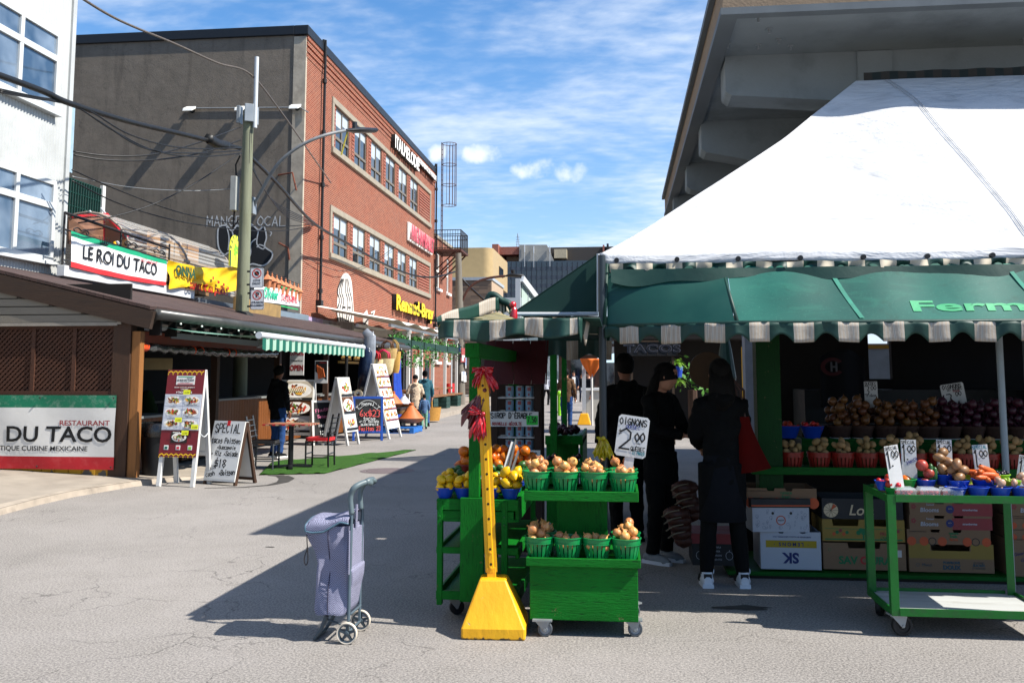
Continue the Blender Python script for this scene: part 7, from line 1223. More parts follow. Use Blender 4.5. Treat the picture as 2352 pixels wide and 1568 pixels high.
for k,(px,Y_)in enumerate(((1082,Yc+.6),(1135,Yc+.6),(1198,Yc+.6))):
 x=at(px,1070,Y_).x;z=zc_+.09;wh=['nearest the street','in the middle','nearest the maple syrup shelf'][k]
 m=MB();m.lathe([(1e-3,0),(.085,0),(.118,.085),(.125,.088),(.125,.098),(.112,.096),(.08,.008)],26);o=m.build('red_basket',MRBK,None,smooth=40);o.location=(x,Y_,z);tag(o,'round red basket of oranges %s on the citrus cart'%wh,'basket','orange baskets on the citrus cart')
 heap(F_OR,(x,Y_,z+.085),.125,15,.037,'orange piled in the red basket %s on the citrus cart'%wh,'orange','oranges on the citrus cart',130+k,1.2,.95,1.05)
for k,(a,c,l,s)in enumerate((((1178,1016),(1150,1112),'white narrow price card leaning between the lemons seen edge-on',.03),((1185,1010),(1166,1090),'grey price card leaning behind the narrow white one',.02),((1191,1036),(1170,1096),'short grey price card leaning lowest over the limes',.018))):
 p,q=at(*a,Yc+.25),at(*c,Yc+.12);w=MB();w.beam(p,q,.03,.008+.012*(k==0),0,(1,0,0));tag(w.build('price_card',[MCARD,M('grey_card','#55585a',.6,.2)][k>0]),l,'price card')
Ym=8.35;ms=thing('maple_syrup_stand','dark wooden maple syrup stand with red shingled roof and rows of cans','market stand',(0,0,0));m0,m1=at(1128,900,Ym).x,at(1243,900,Ym).x
zr0,zr1=at(1180,882,Ym-.1).z,at(1180,786,Ym).z;MRS=M('red_shingle','#3f0d14',.7,.2,6,.3,40)
w=MB();rr=random.Random(3)
for r_ in range(4):
 x=m0-.06-(r_%2)*.08
 while x<m1+.06:z0=zr0+(zr1-zr0)*r_/4;wd=rr.uniform(.12,.17);w.prism([(max(m0-.06,x),Ym-.14+r_*.06,z0),(min(m1+.06,x+wd),Ym-.14+r_*.06,z0+rr.uniform(-.004,.004)),(min(m1+.06,x+wd),Ym-.07+r_*.06,z0+(zr1-zr0)/4+.02),(max(m0-.06,x),Ym-.07+r_*.06,z0+(zr1-zr0)/4+.02)],(0,.012,0));x+=wd+.004
w.build('shingle_roof',MRS,ms)
w=MB();[w.bx((x,Ym-.02,0),(x+.06,Ym+.04,zr0+.02))for x in(m0,m1-.06)];w.bx((m0,Ym+.3,0),(m1,Ym+.34,zr1));w.build('frame',M('dark_barn_wood','#2a1b14',.85,.25,4),ms)
zz_=[at(1195,p,Ym).z for p in(1040,1006,978,946,911)]
MSHW=M('white_shelf','#a9a9a8',.5);shz=(at(1195,1036,Ym).z,at(1195,1003,Ym).z,at(1195,944,Ym).z,at(1195,912,Ym).z)
for z in shz:w=MB();w.bx((m0+.06,Ym,z-.012),(m1-.06,Ym+.3,z));w.build('shelf',MSHW,ms)
w=MB();w.bx((m0+.1,Ym-.03,at(1195,882,Ym).z),(m1-.05,Ym-.01,at(1195,873,Ym).z));w.build('header_strip',[MWB],ms)
canL=M('can_label_blue','#6a8aa0',.4,.15,14);canR=M('can_label_red','#7c2a30',.4,.1);canT=M('tin','#8c9092',.3,.1,metal=.6)
def mkcan():
 m=MB();r,h=.037,.1;m.lathe([(1e-3,0),(r,0),(r,.006)],18,2);m.lathe([(r,.006),(r,h-.006)],18,0);m.lathe([(r,h-.006),(r+.001,h),(r-.003,h),(r-.004,h-.003),(1e-3,h-.003)],18,2)
 a0=R(-115);m.lathe([(r+.0006,.056),(r+.0006,.088)],8,1,None,a0,a0+R(50));m.lathe([(r+.0006,.014),(r+.0006,.034)],6,1,None,a0+R(10),a0+R(34));return m.mesh('syrup_can',[canL,canR,canT],40)
CN=mkcan();xs3=[at(p,960,Ym+.05).x for p in(1171,1194,1216)]
for i,z in enumerate(shz):
 for j,x in enumerate(xs3):
  one(CN,(x,Ym+.05,z),'blue maple syrup can %s on the %s shelf of the red roofed stand'%(['at left','in the middle','at right'][j],['lowest','third','second','top'][i]),'can','maple syrup cans on the stand')
p=at(1181,962,Ym-.06);ssg=thing('syrup_sign','long white hand lettered maple syrup sign with green 7.50 price note','price sign',p);w=MB();hw,hh=.215,.065;w.bx((-hw,-.004,-hh),(hw,.004,hh));w.build('card',MCARD,ssg)
hand("SIROP D'ÉRABLE",.046,.0265,MINK,ssg,faceY(-.02,-.006,.03),th=.008,seed=3);hand('NOUVELLE RÉCOLTE',.026,.0165,MRDI,ssg,faceY(-.06,-.006,-.042),th=.005,seed=2)
w=MB();w.bx((.11,-.008,-.05),(.21,-.005,.03));w.build('green_note',M('neon_green_note','#25b53a',.6),ssg);hand('7.50',.045,.02,MINK,ssg,faceY(.16,-.0095,-.005),th=.007)
t,Q=card('small white sign ending in REL below the maple syrup cans',1228,1047,Ym-.1,.1,.1,0);hand('REL',.035,.026,MINK,t,Q(0,.012),th=.007);hand('C',.025,.02,MINK,t,Q(.02,-.03),th=.005)
Yn=9.9;n0,n1=at(1252,980,Yn).x,at(1338,980,Yn).x;zn=at(1300,1010,Yn).z;os2=thing('rear_onion_stand','dark green stand with red onions behind the maple syrup stand','market stand',(0,0,0))
w=MB();w.bx((n0,Yn,zn-.05),(n1,Yn+1.3,zn));w.bx((n0,Yn-.01,zn-.04),(n1,Yn+.01,zn+.045));w.bx((n1-.03,Yn,.05),(n1,Yn+1.3,zn+.05));w.build('tray',MGP,os2);w=MB();w.bx((n0,Yn+.15,.05),(n1-.05,Yn+.2,zn-.05));w.build('front_panel',MGV,os2)
rr=random.Random(9)
for k in range(34):one(F_RO,(rr.uniform(n0+.04,n1-.06),Yn+.06+rr.random()*.6,zn+.05+rr.random()*.07),'dark red onion in the tray of the rear stand behind the syrup cans','onion','red onions on the rear stand',(rr.random(),rr.random(),3),1.15)
for k,px in enumerate((1271,1296)):w=MB();q=at(px,900,Yn-.1+k*.6);w.bx((q.x-.035+.008*k,q.y,0),(q.x+.035-.008*k,q.y+.08,at(1290,780,Yn).z));tag(w.build('green_stall_post',MGV),['wider green stall post left of the brown hooded walker','thinner green stall post in front of the brown hooded walker'][k],'post')
for k,px in enumerate((1262,1318)):
 q=at(px,1052,Yn-.3);one(F_RO,(q.x,q.y,q.z),'red onion on the low shelf of the rear stand','onion','red onions on the rear stand');one(F_RO,(q.x+.05,q.y,q.z+.02),'red onion on the low shelf of the rear stand','onion','red onions on the rear stand')
w=MB();w.bx((n0,Yn-.4,at(1300,1058,Yn).z-.03),(n1,Yn,at(1300,1058,Yn).z));w.build('low_shelf',MGP,os2)
vs_=thing('produce_stall','dark green stepped produce stall with shelves inside the market tent','market stall',(0,0,0));Y1,Y2_=7.85,8.4;xl_=1.05;xr2=6.0
zA,zA0=at(2000,1074,Y1).z,at(2000,1092,Y1).z;zB1=at(2100,1009,Y2_).z
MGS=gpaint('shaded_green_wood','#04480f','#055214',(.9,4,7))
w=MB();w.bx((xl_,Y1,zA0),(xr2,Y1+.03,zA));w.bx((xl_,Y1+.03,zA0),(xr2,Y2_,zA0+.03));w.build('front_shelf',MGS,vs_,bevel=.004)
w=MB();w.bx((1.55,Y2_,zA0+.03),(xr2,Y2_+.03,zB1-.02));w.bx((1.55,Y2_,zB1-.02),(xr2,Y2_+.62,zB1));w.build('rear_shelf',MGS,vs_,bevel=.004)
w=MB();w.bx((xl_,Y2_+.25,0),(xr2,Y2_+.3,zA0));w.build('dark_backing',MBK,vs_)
w=MB();q0,q1=at(1738,900,Y1+.05),at(1793,900,Y1+.05);w.bx((q0.x,Y1+.035,.02),(q1.x,Y1+.24,zB+.25));w.build('green_column',gpaint('shaded_green_column','#02300a','#033a0e',(7,7,.8)),vs_,bevel=.004)  # same upright paint, darkened so the colour carries the awning's shade
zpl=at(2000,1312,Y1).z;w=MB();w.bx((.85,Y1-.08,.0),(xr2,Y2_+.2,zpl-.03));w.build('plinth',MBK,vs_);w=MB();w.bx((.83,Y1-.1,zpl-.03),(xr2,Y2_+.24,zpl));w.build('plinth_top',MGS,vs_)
pA,pB=at(1997,870,11.6),at(2050,870,11.6);w=MB();w.bx((1.7,11.6,0),(pA.x,11.7,3.4));w.bx((pA.x,11.6,0),(pB.x,11.7,pA.z));w.bx((pB.x,11.6,0),(8.5,11.7,3.4));w.bx((8.4,7.6,0),(8.5,11.6,3.4));w.bx((1.7,11.6,3.4),(8.5,11.72,3.7));tag(w.build('rear_partition',MBK),'dark board partition behind the produce stall','partition')
w=MB();w.bx((2.0,10.6,0),(7.5,11.3,at(2100,895,10.6).z));tag(w.build('rear_counter',M('dark_counter','#15181a',.6,.2)),'dark counter with scales behind the onion display','counter')
w=MB();[w.bx((3.1+i*.34,11.2,2.18),(3.4+i*.34,11.55,2.45))for i in range(12)];w.bx((2.6,11.15,2.1),(7.5,11.6,2.16));tag(w.build('overhead_crates',M('dark_crate','#2b221c',.8,.3)),'row of dark crates on the high shelf at the back of the stall','crates')
for k,px in enumerate((1760,1819,1882,1936,1990,2045,2102,2160,2214,2268,2325,2382)):
 p=at(px,1071,Y1+.14);z=zA0+.03;l='red slatted basket of potatoes '+['just right of the red tote bag','below the green column','third along the front shelf','fourth along the front shelf','fifth along the front shelf','behind the leftmost SPECIAL card','behind the second SPECIAL card','behind the third SPECIAL card','between the third and fourth SPECIAL cards','behind the fourth SPECIAL card','behind the grey tent pole','at the right edge of the front shelf'][k]
 basket('r',(p.x,Y1+.14,z),l,'potato baskets on the front shelf',rnd.random());heap(F_PO,(p.x,Y1+.14,z+.11),.088,13,.031,'pale potato in the basket '+l.split('potatoes ')[1],'potato','potatoes on the front shelf',200+k,1.2)
MWD=M('dark_basket_wood','#38221a',.8,.25,6,.3,40,stretch=(1,1,6))
def mkwood():m=MB();m.lathe([(1e-3,0),(.088,0),(.088,.006),(1e-3,.006)],22,1);m.lathe([(.075,.006),(.1,.09),(.104,.088),(.104,.11),(.098,.11),(.07,.012)],22,0);return m.mesh('wood_basket',[MWD,MSHW],40)
WB_=mkwood()
for k,px in enumerate((1930,1981,2035,2084,2133,2182,2236,2288,2340)):
 p=at(px,1008,Y2_+.13);yel=k<5;l=['leftmost dark wooden basket of large brown onions','second dark wooden basket of brown onions','third dark wooden basket of brown onions','fourth dark wooden basket of brown onions','last dark wooden basket of brown onions before the red ones','first dark wooden basket of red onions','second dark wooden basket of red onions','dark wooden basket of red onions behind the grey pole','dark wooden basket of red onions at the right edge'][k]
 one(WB_,(p.x,Y2_+.13,zB1),l,'basket','wooden onion baskets on the rear shelf');heap(F_OB if yel else F_RO,(p.x,Y2_+.13,zB1+.095),.1,12,.03,'onion in the '+l.replace('dark wooden ',''),'onion',['red onions on the rear shelf','brown onions on the rear shelf'][yel],230+k,.6,1.15,1.45)
 heap(F_OB if yel else F_RO,(p.x+.02,Y2_+.36,zB1+.15),.12,11,.03,'onion heaped behind the '+l.replace('dark wooden ',''),'onion',['red onions on the rear shelf','brown onions on the rear shelf'][yel],250+k,.6,1.15,1.45)
w=MB();w.bx((1.6,Y2_+.24,zB1),(xr2,Y2_+.6,zB1+.1));w.build('raised_step',MBK,vs_)
for k,px in enumerate((1812,1866)):
 p=at(px,1008,Y2_+.1);bowl('b',(p.x,Y2_+.1,zB1),['blue bowl of dark red tomatoes right of the green column','blue bowl of dark red tomatoes left of the onion baskets'][k],'blue tomato bowls on the rear shelf',1.5);heap(F_TO,(p.x,Y2_+.1,zB1+.09),.1,14,.022,'dark red tomato in the %s blue bowl beside the green column'%['left','right'][k],'tomato','tomatoes on the rear shelf',270+k)
t,Q=card('QUEBEC 3.00 LE PANIER price card standing behind the brown onions',2001,906,Y2_+.4,.115,.235,R(-1));hand('QUÉBEC',.026,.0165,MINK,t,Q(0,.098),th=.004);hand('3',.07,.05,MINK,t,Q(-.03,.04),th=.007);hand('00',.036,.026,MINK,t,Q(.026,.06),th=.005);hand('.',.03,.02,MINK,t,Q(.006,.02),th=.006);hand('LE PANIER',.014,.0095,MINK,t,Q(0,-.01),th=.0025)
t,Q=card('tilted OIGNONS DU QUEBEC 3.00 price sign over the red onions',2190,905,Y2_+.4,.2,.19,R(-9),.07,.01);hand('OIGNONS',.034,.024,MINK,t,Q(0,.07),th=.006);hand('DU QUÉBEC',.019,.0145,MINK,t,Q(.02,.042),th=.0035);hand('ROUGE',.014,.012,MRDI,t,Q(.03,.025),th=.003);hand('3',.08,.055,MINK,t,Q(-.035,-.035),th=.009);hand('.',.05,.04,MINK,t,Q(.0,-.045),th=.009);hand('00',.038,.028,MINK,t,Q(.045,.0),th=.006)
w=MB();a,c=at(1905,800,10.2),at(1990,935,10.2)
hj=thing('hanging_jersey','dark grey hooded jersey with red crest hanging in the shade at the back','jersey',(0,0,0));w.grid(lambda u,v:(a.x-.1+(c.x-a.x+.1)*u,10.2+.05*math.sin(u*9),a.z+(c.z-a.z)*v-.25*(1-v)*abs(u-.5)**1.5),16,10);w.build('cloth',MC('charcoal','#191b1f'),hj,smooth=True,solid=.02)
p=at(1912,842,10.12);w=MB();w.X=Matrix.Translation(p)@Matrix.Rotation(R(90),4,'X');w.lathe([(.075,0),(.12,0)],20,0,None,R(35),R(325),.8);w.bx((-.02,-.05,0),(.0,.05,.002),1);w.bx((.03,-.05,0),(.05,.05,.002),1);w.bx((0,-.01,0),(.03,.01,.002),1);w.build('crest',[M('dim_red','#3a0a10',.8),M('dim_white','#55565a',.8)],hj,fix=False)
wv=thing('white_trailer','white boxy trailer side seen through the back of the stall','trailer',(0,0,0));p,q=at(1990,792,15),at(2060,900,15);w=MB();w.bx((p.x,15,.4),(q.x+.4,17,p.z+.02));w.build('body',M('trailer_white','#aab4c4',.4),wv);w=MB();w.bx((p.x,14.98,p.z-.06),(q.x+.4,15,p.z));w.build('edge_rail',M('ochre_board','#b98c3e'),wv);w=MB();[w.cyl((x,15.2,.3),(x,15.45,.3),.3,n=18)for x in(p.x+.4,)];w.build('wheel',MWHL,wv)
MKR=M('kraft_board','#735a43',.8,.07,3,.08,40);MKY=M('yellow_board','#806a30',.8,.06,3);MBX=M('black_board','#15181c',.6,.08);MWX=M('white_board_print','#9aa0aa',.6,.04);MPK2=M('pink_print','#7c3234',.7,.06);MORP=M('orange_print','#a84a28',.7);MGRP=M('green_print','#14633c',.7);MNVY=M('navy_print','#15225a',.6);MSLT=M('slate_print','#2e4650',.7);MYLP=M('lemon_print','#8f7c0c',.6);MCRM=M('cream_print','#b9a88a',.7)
def carton(name,label,x0,y0,x1,y1,mt,Y_,dp=.4,lid=None,notch=(),rz=0,cut=None,zref=None):
 a,c=at(x0,(y0+y1)/2,Y_),at(x1,(y0+y1)/2,Y_);zb,zt_=at((x0+x1)/2,y1,Y_).z,at((x0+x1)/2,y0,Y_).z;W_=c.x-a.x;H=zt_-zb
 t=thing(name,label,'carton',((a.x+c.x)/2,Y_,zb),rz,'produce cartons under the stall shelf');m=MB();th=.008
 pts=[(-W_/2,0),(W_/2,0),(W_/2,H)]
 for n0,n1,d in sorted(notch,key=lambda q:-q[0]):pts+=[(W_*(n1-.5),H),(W_*(n1-.5)-.008,H-d),(W_*(n0-.5)+.008,H-d),(W_*(n0-.5),H)]
 pts+=[(-W_/2,H)]
 m.prism([(x,0,z)for x,z in pts],(0,th,0));m.prism([(x,dp-th,z)for x,z in pts],(0,th,0));m.bx((-W_/2,th,0),(-W_/2+th,dp-th,H));m.bx((W_/2-th,th,0),(W_/2,dp-th,H));m.bx((-W_/2+th,th,.002),(W_/2-th,dp-th,.012));m.build('box_walls',mt,t)
 if lid:m=MB();m.bx((-W_/2-.008,-.008,H-lid[1]),(W_/2+.008,dp+.008,H+.004));m.build('lid',lid[0],t)
 return t,W_,H,(lambda x,z,r=0:faceY(W_*(x-.5),-.0015,H*z,r))
def pr(t,W_,H,x0,z0,x1,z1,mt,name='print_panel',d=.001):m=MB();m.bx((W_*(x0-.5),-d,H*z0),(W_*(x1-.5),0,H*z1));m.build(name,mt,t)
def disc(t,W_,H,x,z,r,mt,mt2=None,name='round_print',n=20,d=.0014):
 m=MB();m.X=Matrix.Translation((W_*(x-.5),-d,H*z))@Matrix.Rotation(R(90),4,'X');m.lathe([(1e-4,0),(r,0)],n);(m.lathe([(r*.8,.0004),(r,.0004)],n,1)if mt2 else 0);m.build(name,[mt,mt2 or mt],t,fix=False)
Yb_=Y1-.02
NT3=((.12,.3,.018),(.42,.58,.018),(.7,.88,.018))
def nature(label,*r,Y_=Yb_):
 t,W_,H,Q=carton('tomato_carton',label,*r,MKR,Y_,notch=((.28,.4,.022),(.55,.66,.022)))
 for x in(.05,.2,.42,.72,.95):disc(t,W_,H,x,.2,H*.3,MORP)
 for x in(.3,.82):disc(t,W_,H,x,.2,H*.27,MKR,MBX)
 for s,z,mt in(('nature',.76,MGRP),('fresh',.55,MGRP),('farms',.34,MORP)):text(s,H*.24,mt,t,Q(.56,z),bold=.0008)
 text('Growing for a kinder future.',H*.1,MBX,t,Q(.13,.85));return t
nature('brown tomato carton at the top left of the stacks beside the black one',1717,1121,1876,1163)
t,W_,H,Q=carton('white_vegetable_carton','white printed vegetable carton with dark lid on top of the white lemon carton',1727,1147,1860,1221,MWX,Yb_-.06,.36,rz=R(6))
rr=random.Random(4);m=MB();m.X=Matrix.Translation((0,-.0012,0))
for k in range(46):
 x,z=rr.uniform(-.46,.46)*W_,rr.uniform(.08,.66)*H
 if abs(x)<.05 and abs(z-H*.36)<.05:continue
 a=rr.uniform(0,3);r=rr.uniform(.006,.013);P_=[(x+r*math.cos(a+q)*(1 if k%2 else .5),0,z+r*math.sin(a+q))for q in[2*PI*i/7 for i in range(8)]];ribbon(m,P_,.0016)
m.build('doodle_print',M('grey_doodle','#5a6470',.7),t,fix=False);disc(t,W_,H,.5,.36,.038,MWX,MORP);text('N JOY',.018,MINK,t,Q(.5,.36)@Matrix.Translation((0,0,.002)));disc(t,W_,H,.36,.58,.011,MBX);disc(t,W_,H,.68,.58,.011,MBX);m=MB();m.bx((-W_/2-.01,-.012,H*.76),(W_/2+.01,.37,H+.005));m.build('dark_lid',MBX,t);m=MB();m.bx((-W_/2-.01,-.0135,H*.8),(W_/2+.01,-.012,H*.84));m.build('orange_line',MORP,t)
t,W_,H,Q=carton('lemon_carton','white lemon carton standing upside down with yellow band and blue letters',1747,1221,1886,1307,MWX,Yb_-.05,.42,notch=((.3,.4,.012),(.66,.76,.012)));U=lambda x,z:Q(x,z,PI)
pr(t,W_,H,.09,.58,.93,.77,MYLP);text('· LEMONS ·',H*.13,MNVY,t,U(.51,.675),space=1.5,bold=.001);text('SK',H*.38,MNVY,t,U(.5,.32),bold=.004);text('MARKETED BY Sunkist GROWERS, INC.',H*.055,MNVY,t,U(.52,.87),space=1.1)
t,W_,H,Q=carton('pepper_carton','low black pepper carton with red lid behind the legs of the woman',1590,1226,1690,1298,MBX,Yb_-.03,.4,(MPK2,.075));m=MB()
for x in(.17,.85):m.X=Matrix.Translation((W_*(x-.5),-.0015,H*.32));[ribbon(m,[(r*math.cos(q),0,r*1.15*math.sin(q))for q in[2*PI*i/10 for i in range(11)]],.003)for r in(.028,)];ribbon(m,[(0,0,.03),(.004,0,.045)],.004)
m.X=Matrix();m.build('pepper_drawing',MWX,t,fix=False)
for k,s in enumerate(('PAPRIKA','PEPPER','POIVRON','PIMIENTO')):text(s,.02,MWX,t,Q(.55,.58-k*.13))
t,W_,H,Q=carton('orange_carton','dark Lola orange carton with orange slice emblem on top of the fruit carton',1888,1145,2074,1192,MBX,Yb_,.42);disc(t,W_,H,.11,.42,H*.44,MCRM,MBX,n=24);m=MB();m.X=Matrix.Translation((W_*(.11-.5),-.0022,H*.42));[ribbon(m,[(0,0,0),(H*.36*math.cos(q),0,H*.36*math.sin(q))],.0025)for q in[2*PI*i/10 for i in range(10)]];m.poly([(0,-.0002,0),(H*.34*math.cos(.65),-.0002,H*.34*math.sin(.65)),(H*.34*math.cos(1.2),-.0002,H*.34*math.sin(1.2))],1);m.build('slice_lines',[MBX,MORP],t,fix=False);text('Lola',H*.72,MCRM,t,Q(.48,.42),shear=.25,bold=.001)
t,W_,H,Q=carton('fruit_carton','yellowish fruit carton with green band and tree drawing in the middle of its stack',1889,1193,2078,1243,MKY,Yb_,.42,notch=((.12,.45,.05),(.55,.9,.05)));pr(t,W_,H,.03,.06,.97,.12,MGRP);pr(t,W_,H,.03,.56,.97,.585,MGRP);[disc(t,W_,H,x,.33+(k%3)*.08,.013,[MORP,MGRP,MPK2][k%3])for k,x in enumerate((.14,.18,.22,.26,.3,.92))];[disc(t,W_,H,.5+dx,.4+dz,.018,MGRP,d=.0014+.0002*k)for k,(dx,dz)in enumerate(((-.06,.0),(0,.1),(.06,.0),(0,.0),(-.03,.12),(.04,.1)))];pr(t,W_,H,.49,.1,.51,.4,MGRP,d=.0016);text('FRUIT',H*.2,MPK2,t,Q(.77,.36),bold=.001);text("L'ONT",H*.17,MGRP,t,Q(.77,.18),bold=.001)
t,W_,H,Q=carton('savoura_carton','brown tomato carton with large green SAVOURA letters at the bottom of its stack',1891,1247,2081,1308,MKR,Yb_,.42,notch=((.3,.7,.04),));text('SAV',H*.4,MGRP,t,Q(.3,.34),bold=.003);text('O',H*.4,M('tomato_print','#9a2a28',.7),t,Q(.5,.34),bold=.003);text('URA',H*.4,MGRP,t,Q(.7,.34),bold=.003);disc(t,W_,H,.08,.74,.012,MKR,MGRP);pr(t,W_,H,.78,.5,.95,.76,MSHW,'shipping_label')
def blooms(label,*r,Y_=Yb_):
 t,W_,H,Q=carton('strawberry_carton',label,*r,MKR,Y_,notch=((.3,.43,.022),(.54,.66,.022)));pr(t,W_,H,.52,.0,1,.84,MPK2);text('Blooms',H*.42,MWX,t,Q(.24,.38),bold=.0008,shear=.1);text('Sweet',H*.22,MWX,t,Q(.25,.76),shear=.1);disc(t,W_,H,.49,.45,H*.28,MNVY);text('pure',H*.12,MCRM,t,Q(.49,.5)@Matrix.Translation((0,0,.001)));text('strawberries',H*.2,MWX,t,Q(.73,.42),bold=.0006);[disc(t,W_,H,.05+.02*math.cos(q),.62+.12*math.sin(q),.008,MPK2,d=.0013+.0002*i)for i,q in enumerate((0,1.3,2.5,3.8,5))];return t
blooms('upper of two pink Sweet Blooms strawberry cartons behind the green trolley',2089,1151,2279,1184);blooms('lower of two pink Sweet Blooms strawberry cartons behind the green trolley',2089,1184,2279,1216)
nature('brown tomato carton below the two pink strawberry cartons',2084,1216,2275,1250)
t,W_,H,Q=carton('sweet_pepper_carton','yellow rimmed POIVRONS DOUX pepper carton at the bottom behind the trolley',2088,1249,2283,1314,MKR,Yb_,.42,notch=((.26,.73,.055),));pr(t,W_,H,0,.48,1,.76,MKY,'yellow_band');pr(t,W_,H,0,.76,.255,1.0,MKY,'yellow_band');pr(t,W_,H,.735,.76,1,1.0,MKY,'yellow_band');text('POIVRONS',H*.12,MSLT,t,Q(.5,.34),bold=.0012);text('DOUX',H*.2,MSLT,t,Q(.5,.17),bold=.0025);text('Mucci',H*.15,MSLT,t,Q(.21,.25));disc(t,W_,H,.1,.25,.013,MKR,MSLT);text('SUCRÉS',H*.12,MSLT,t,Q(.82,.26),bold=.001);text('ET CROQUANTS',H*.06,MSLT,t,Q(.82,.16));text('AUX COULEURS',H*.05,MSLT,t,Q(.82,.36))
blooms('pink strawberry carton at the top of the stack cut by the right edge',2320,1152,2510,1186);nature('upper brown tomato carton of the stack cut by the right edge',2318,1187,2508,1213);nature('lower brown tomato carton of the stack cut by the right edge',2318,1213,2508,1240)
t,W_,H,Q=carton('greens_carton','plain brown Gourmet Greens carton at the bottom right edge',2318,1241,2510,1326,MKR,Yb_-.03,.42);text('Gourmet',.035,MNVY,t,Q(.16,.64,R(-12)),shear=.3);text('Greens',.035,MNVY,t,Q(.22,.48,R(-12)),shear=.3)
MNET=M('onion_net','#3a1a10',.5,.5,60,.6,50)
for k,(px,py)in enumerate(((1585,1145),(1565,1205))):
 c=at(px,py,Y1-.05-k*.05);t=thing('onion_net_bag',['upper bundle of orange net onion bags with white labels','lower bundle of orange net onion bags with white labels'][k],'net bag',c,0,'net bags of onions hung at the stall end');rr=random.Random(k)
 w=MB()
 for i in range(5):w.ball((-.05+i*.02+rr.gauss(0,.01),i*.02,.09-i*.055),(.11-.008*i,.09,.06),12)
 for v in w.v:v+=Vector((0,0,.008*math.sin(v.x*90)*math.cos(v.z*80)))
 w.build('net',MNET,t,smooth=True)
 for i in range(4):w=MB();w.tube(smooth([(-.15+i*.015,-.05,.07-i*.055),(-.1+i*.015,-.09,.11-i*.055),(-.02+i*.015,-.1,.13-i*.055)],4,False),.012,6,sq=.4);w.build('paper_label',M('cream_label','#77705f',.6),t)
tg=at(1498,801,22);tc_=thing('tacos_sign','dark board with grey outlined TACOS letters at the back of the hall','sign',tg);w=MB();w.bx((-.58,0,-.16),(.58,.06,.16));w.build('board',M('dark_sign_board','#14161a',.6),tc_)
w=MB();[w.bx((-.56+k*.225,-.005,-.15),(-.555+k*.225,.0,.15))for k in range(6)];w.bx((-.6,-.01,.16),(.6,.05,.19));[w.bx((x,.06,-tg.z),(x+.05,.11,.16))for x in(-.5,.45)];w.build('frame',M('frame_brown','#4a3a2c',.7),tc_)
text('TACOS',.25,M('grey_outline','#4a4c58',.5),tc_,faceY(0,-.004,0),sx=1.5,space=1.1,bold=.012);text('TACOS',.25,M('dark_sign_board','#14161a'),tc_,faceY(0,-.008,0),sx=1.5,space=1.1,bold=-.002)
MFE=M('fern_green','#7fae22',.55,.3,4);MFE2=M('fern_dark','#3f7318',.6,.3,4)
def fern(label,px,py,Y_,r,n=46,seed=0):
 c=at(px,py,Y_);t=thing('hanging_fern',label,'fern',c,0,'ferns hanging in the sun');rr=random.Random(seed);w=MB()
 for k in range(n):
  a=rr.uniform(0,2*PI);el=rr.uniform(-.3,1.25);L=r*rr.uniform(.6,1.05);P_=[Vector((L*s*math.cos(a)*math.cos(el),L*s*math.sin(a)*math.cos(el),L*(s*math.sin(el)-.65*s*s)))for s in(0,.25,.5,.75,1)]
  sd=Vector((-math.sin(a),math.cos(a),0))
  for i in range(4):
   for j in range(2):
    p=P_[i].lerp(P_[i+1],j/2);wl=r*.17*(1-(i+j/2)/4.6)
    for s in(-1,1):tip=p+sd*s*wl+(P_[i+1]-P_[i])*.35;w.poly([p,p.lerp(tip,.5)+(P_[i+1]-P_[i])*.2,tip,p.lerp(tip,.5)-(P_[i+1]-P_[i])*.1],rr.random()<.3)
 w.build('fronds',[MFE,MFE2],t,fix=False);return t
t=fern('upper bright green fern hanging over a blue pot at the back of the hall',1556,832,24,.33,seed=1);w=MB();w.lathe([(.1,-.38),(.14,-.12),(.15,-.1)],14);w.build('blue_pot',MBB,t)
fern('lower bright green fern below the blue pot at the back of the hall',1560,872,24,.28,seed=2)
w=MB();rr=random.Random(8);p=at(1590,868,24.5);[leaves(w,lambda r:(p.x+r.gauss(0,.3),24.5+r.gauss(0,.2),p.z+r.gauss(0,.25)),60,.09)];plm=thing('potted_palm','darker green potted palm right of the ferns','plant',(0,0,0));w.build('foliage',MFE2,plm,fix=False);w=MB();w.tube([(p.x,24.5,0),(p.x,24.5,p.z-.3)],.12,8);w.build('stem',MDW,plm)
p=at(1668,880,19);t=thing('green_parasol','closed dark green parasol standing behind the woman at the stall','parasol',(p.x,19,0));w=MB();w.lathe([(.18,1.4),(.2,1.55),(.12,2.1),(.05,2.45),(.02,2.5)],12);w.build('folded_canopy',MGD,t);w=MB();w.cyl((0,0,0),(0,0,2.58),.025);w.ball((0,0,2.6),.05,8);w.build('pole',MGR,t)
p=at(1708,850,21);w=MB();w.cyl((p.x,21,0),(p.x,21,2.2),.04);tag(w.build('yellow_pipe',M('yellow_plastic','#d9a514')),'thin yellow upright pipe at the back of the hall','pipe')
p,q=at(1712,850,18),at(1738,850,18);w=MB();w.bx((p.x,18,0),(q.x,18.4,4.6));tag(w.build('grey_column',M('grey_column','#7e838c',.7)),'square grey column left of the green stall post','column')
w=MB();p=at(1590,820,27);w.bx((p.x-2.2,27,0),(p.x+2.6,27.2,3.2));w.bx((p.x-3.4,25.6,2.55),(p.x+3,27,2.62));tag(w.build('rear_kiosk',MBK),'dark kiosk wall with flat roof at the back of the hall','kiosk')
p=at(1625,850,13.6);w=MB();w.lathe([(1e-3,0),(.26,0),(.26,.05),(1e-3,.05)],26,0,Matrix.Translation((p.x,13.6,p.z))@Matrix.Rotation(R(90),4,'X'));tag(w.build('round_wooden_board',M('oak_board','#4a341c',.7,.2,4)),'round wooden table top standing on edge at the back of the hall','board')
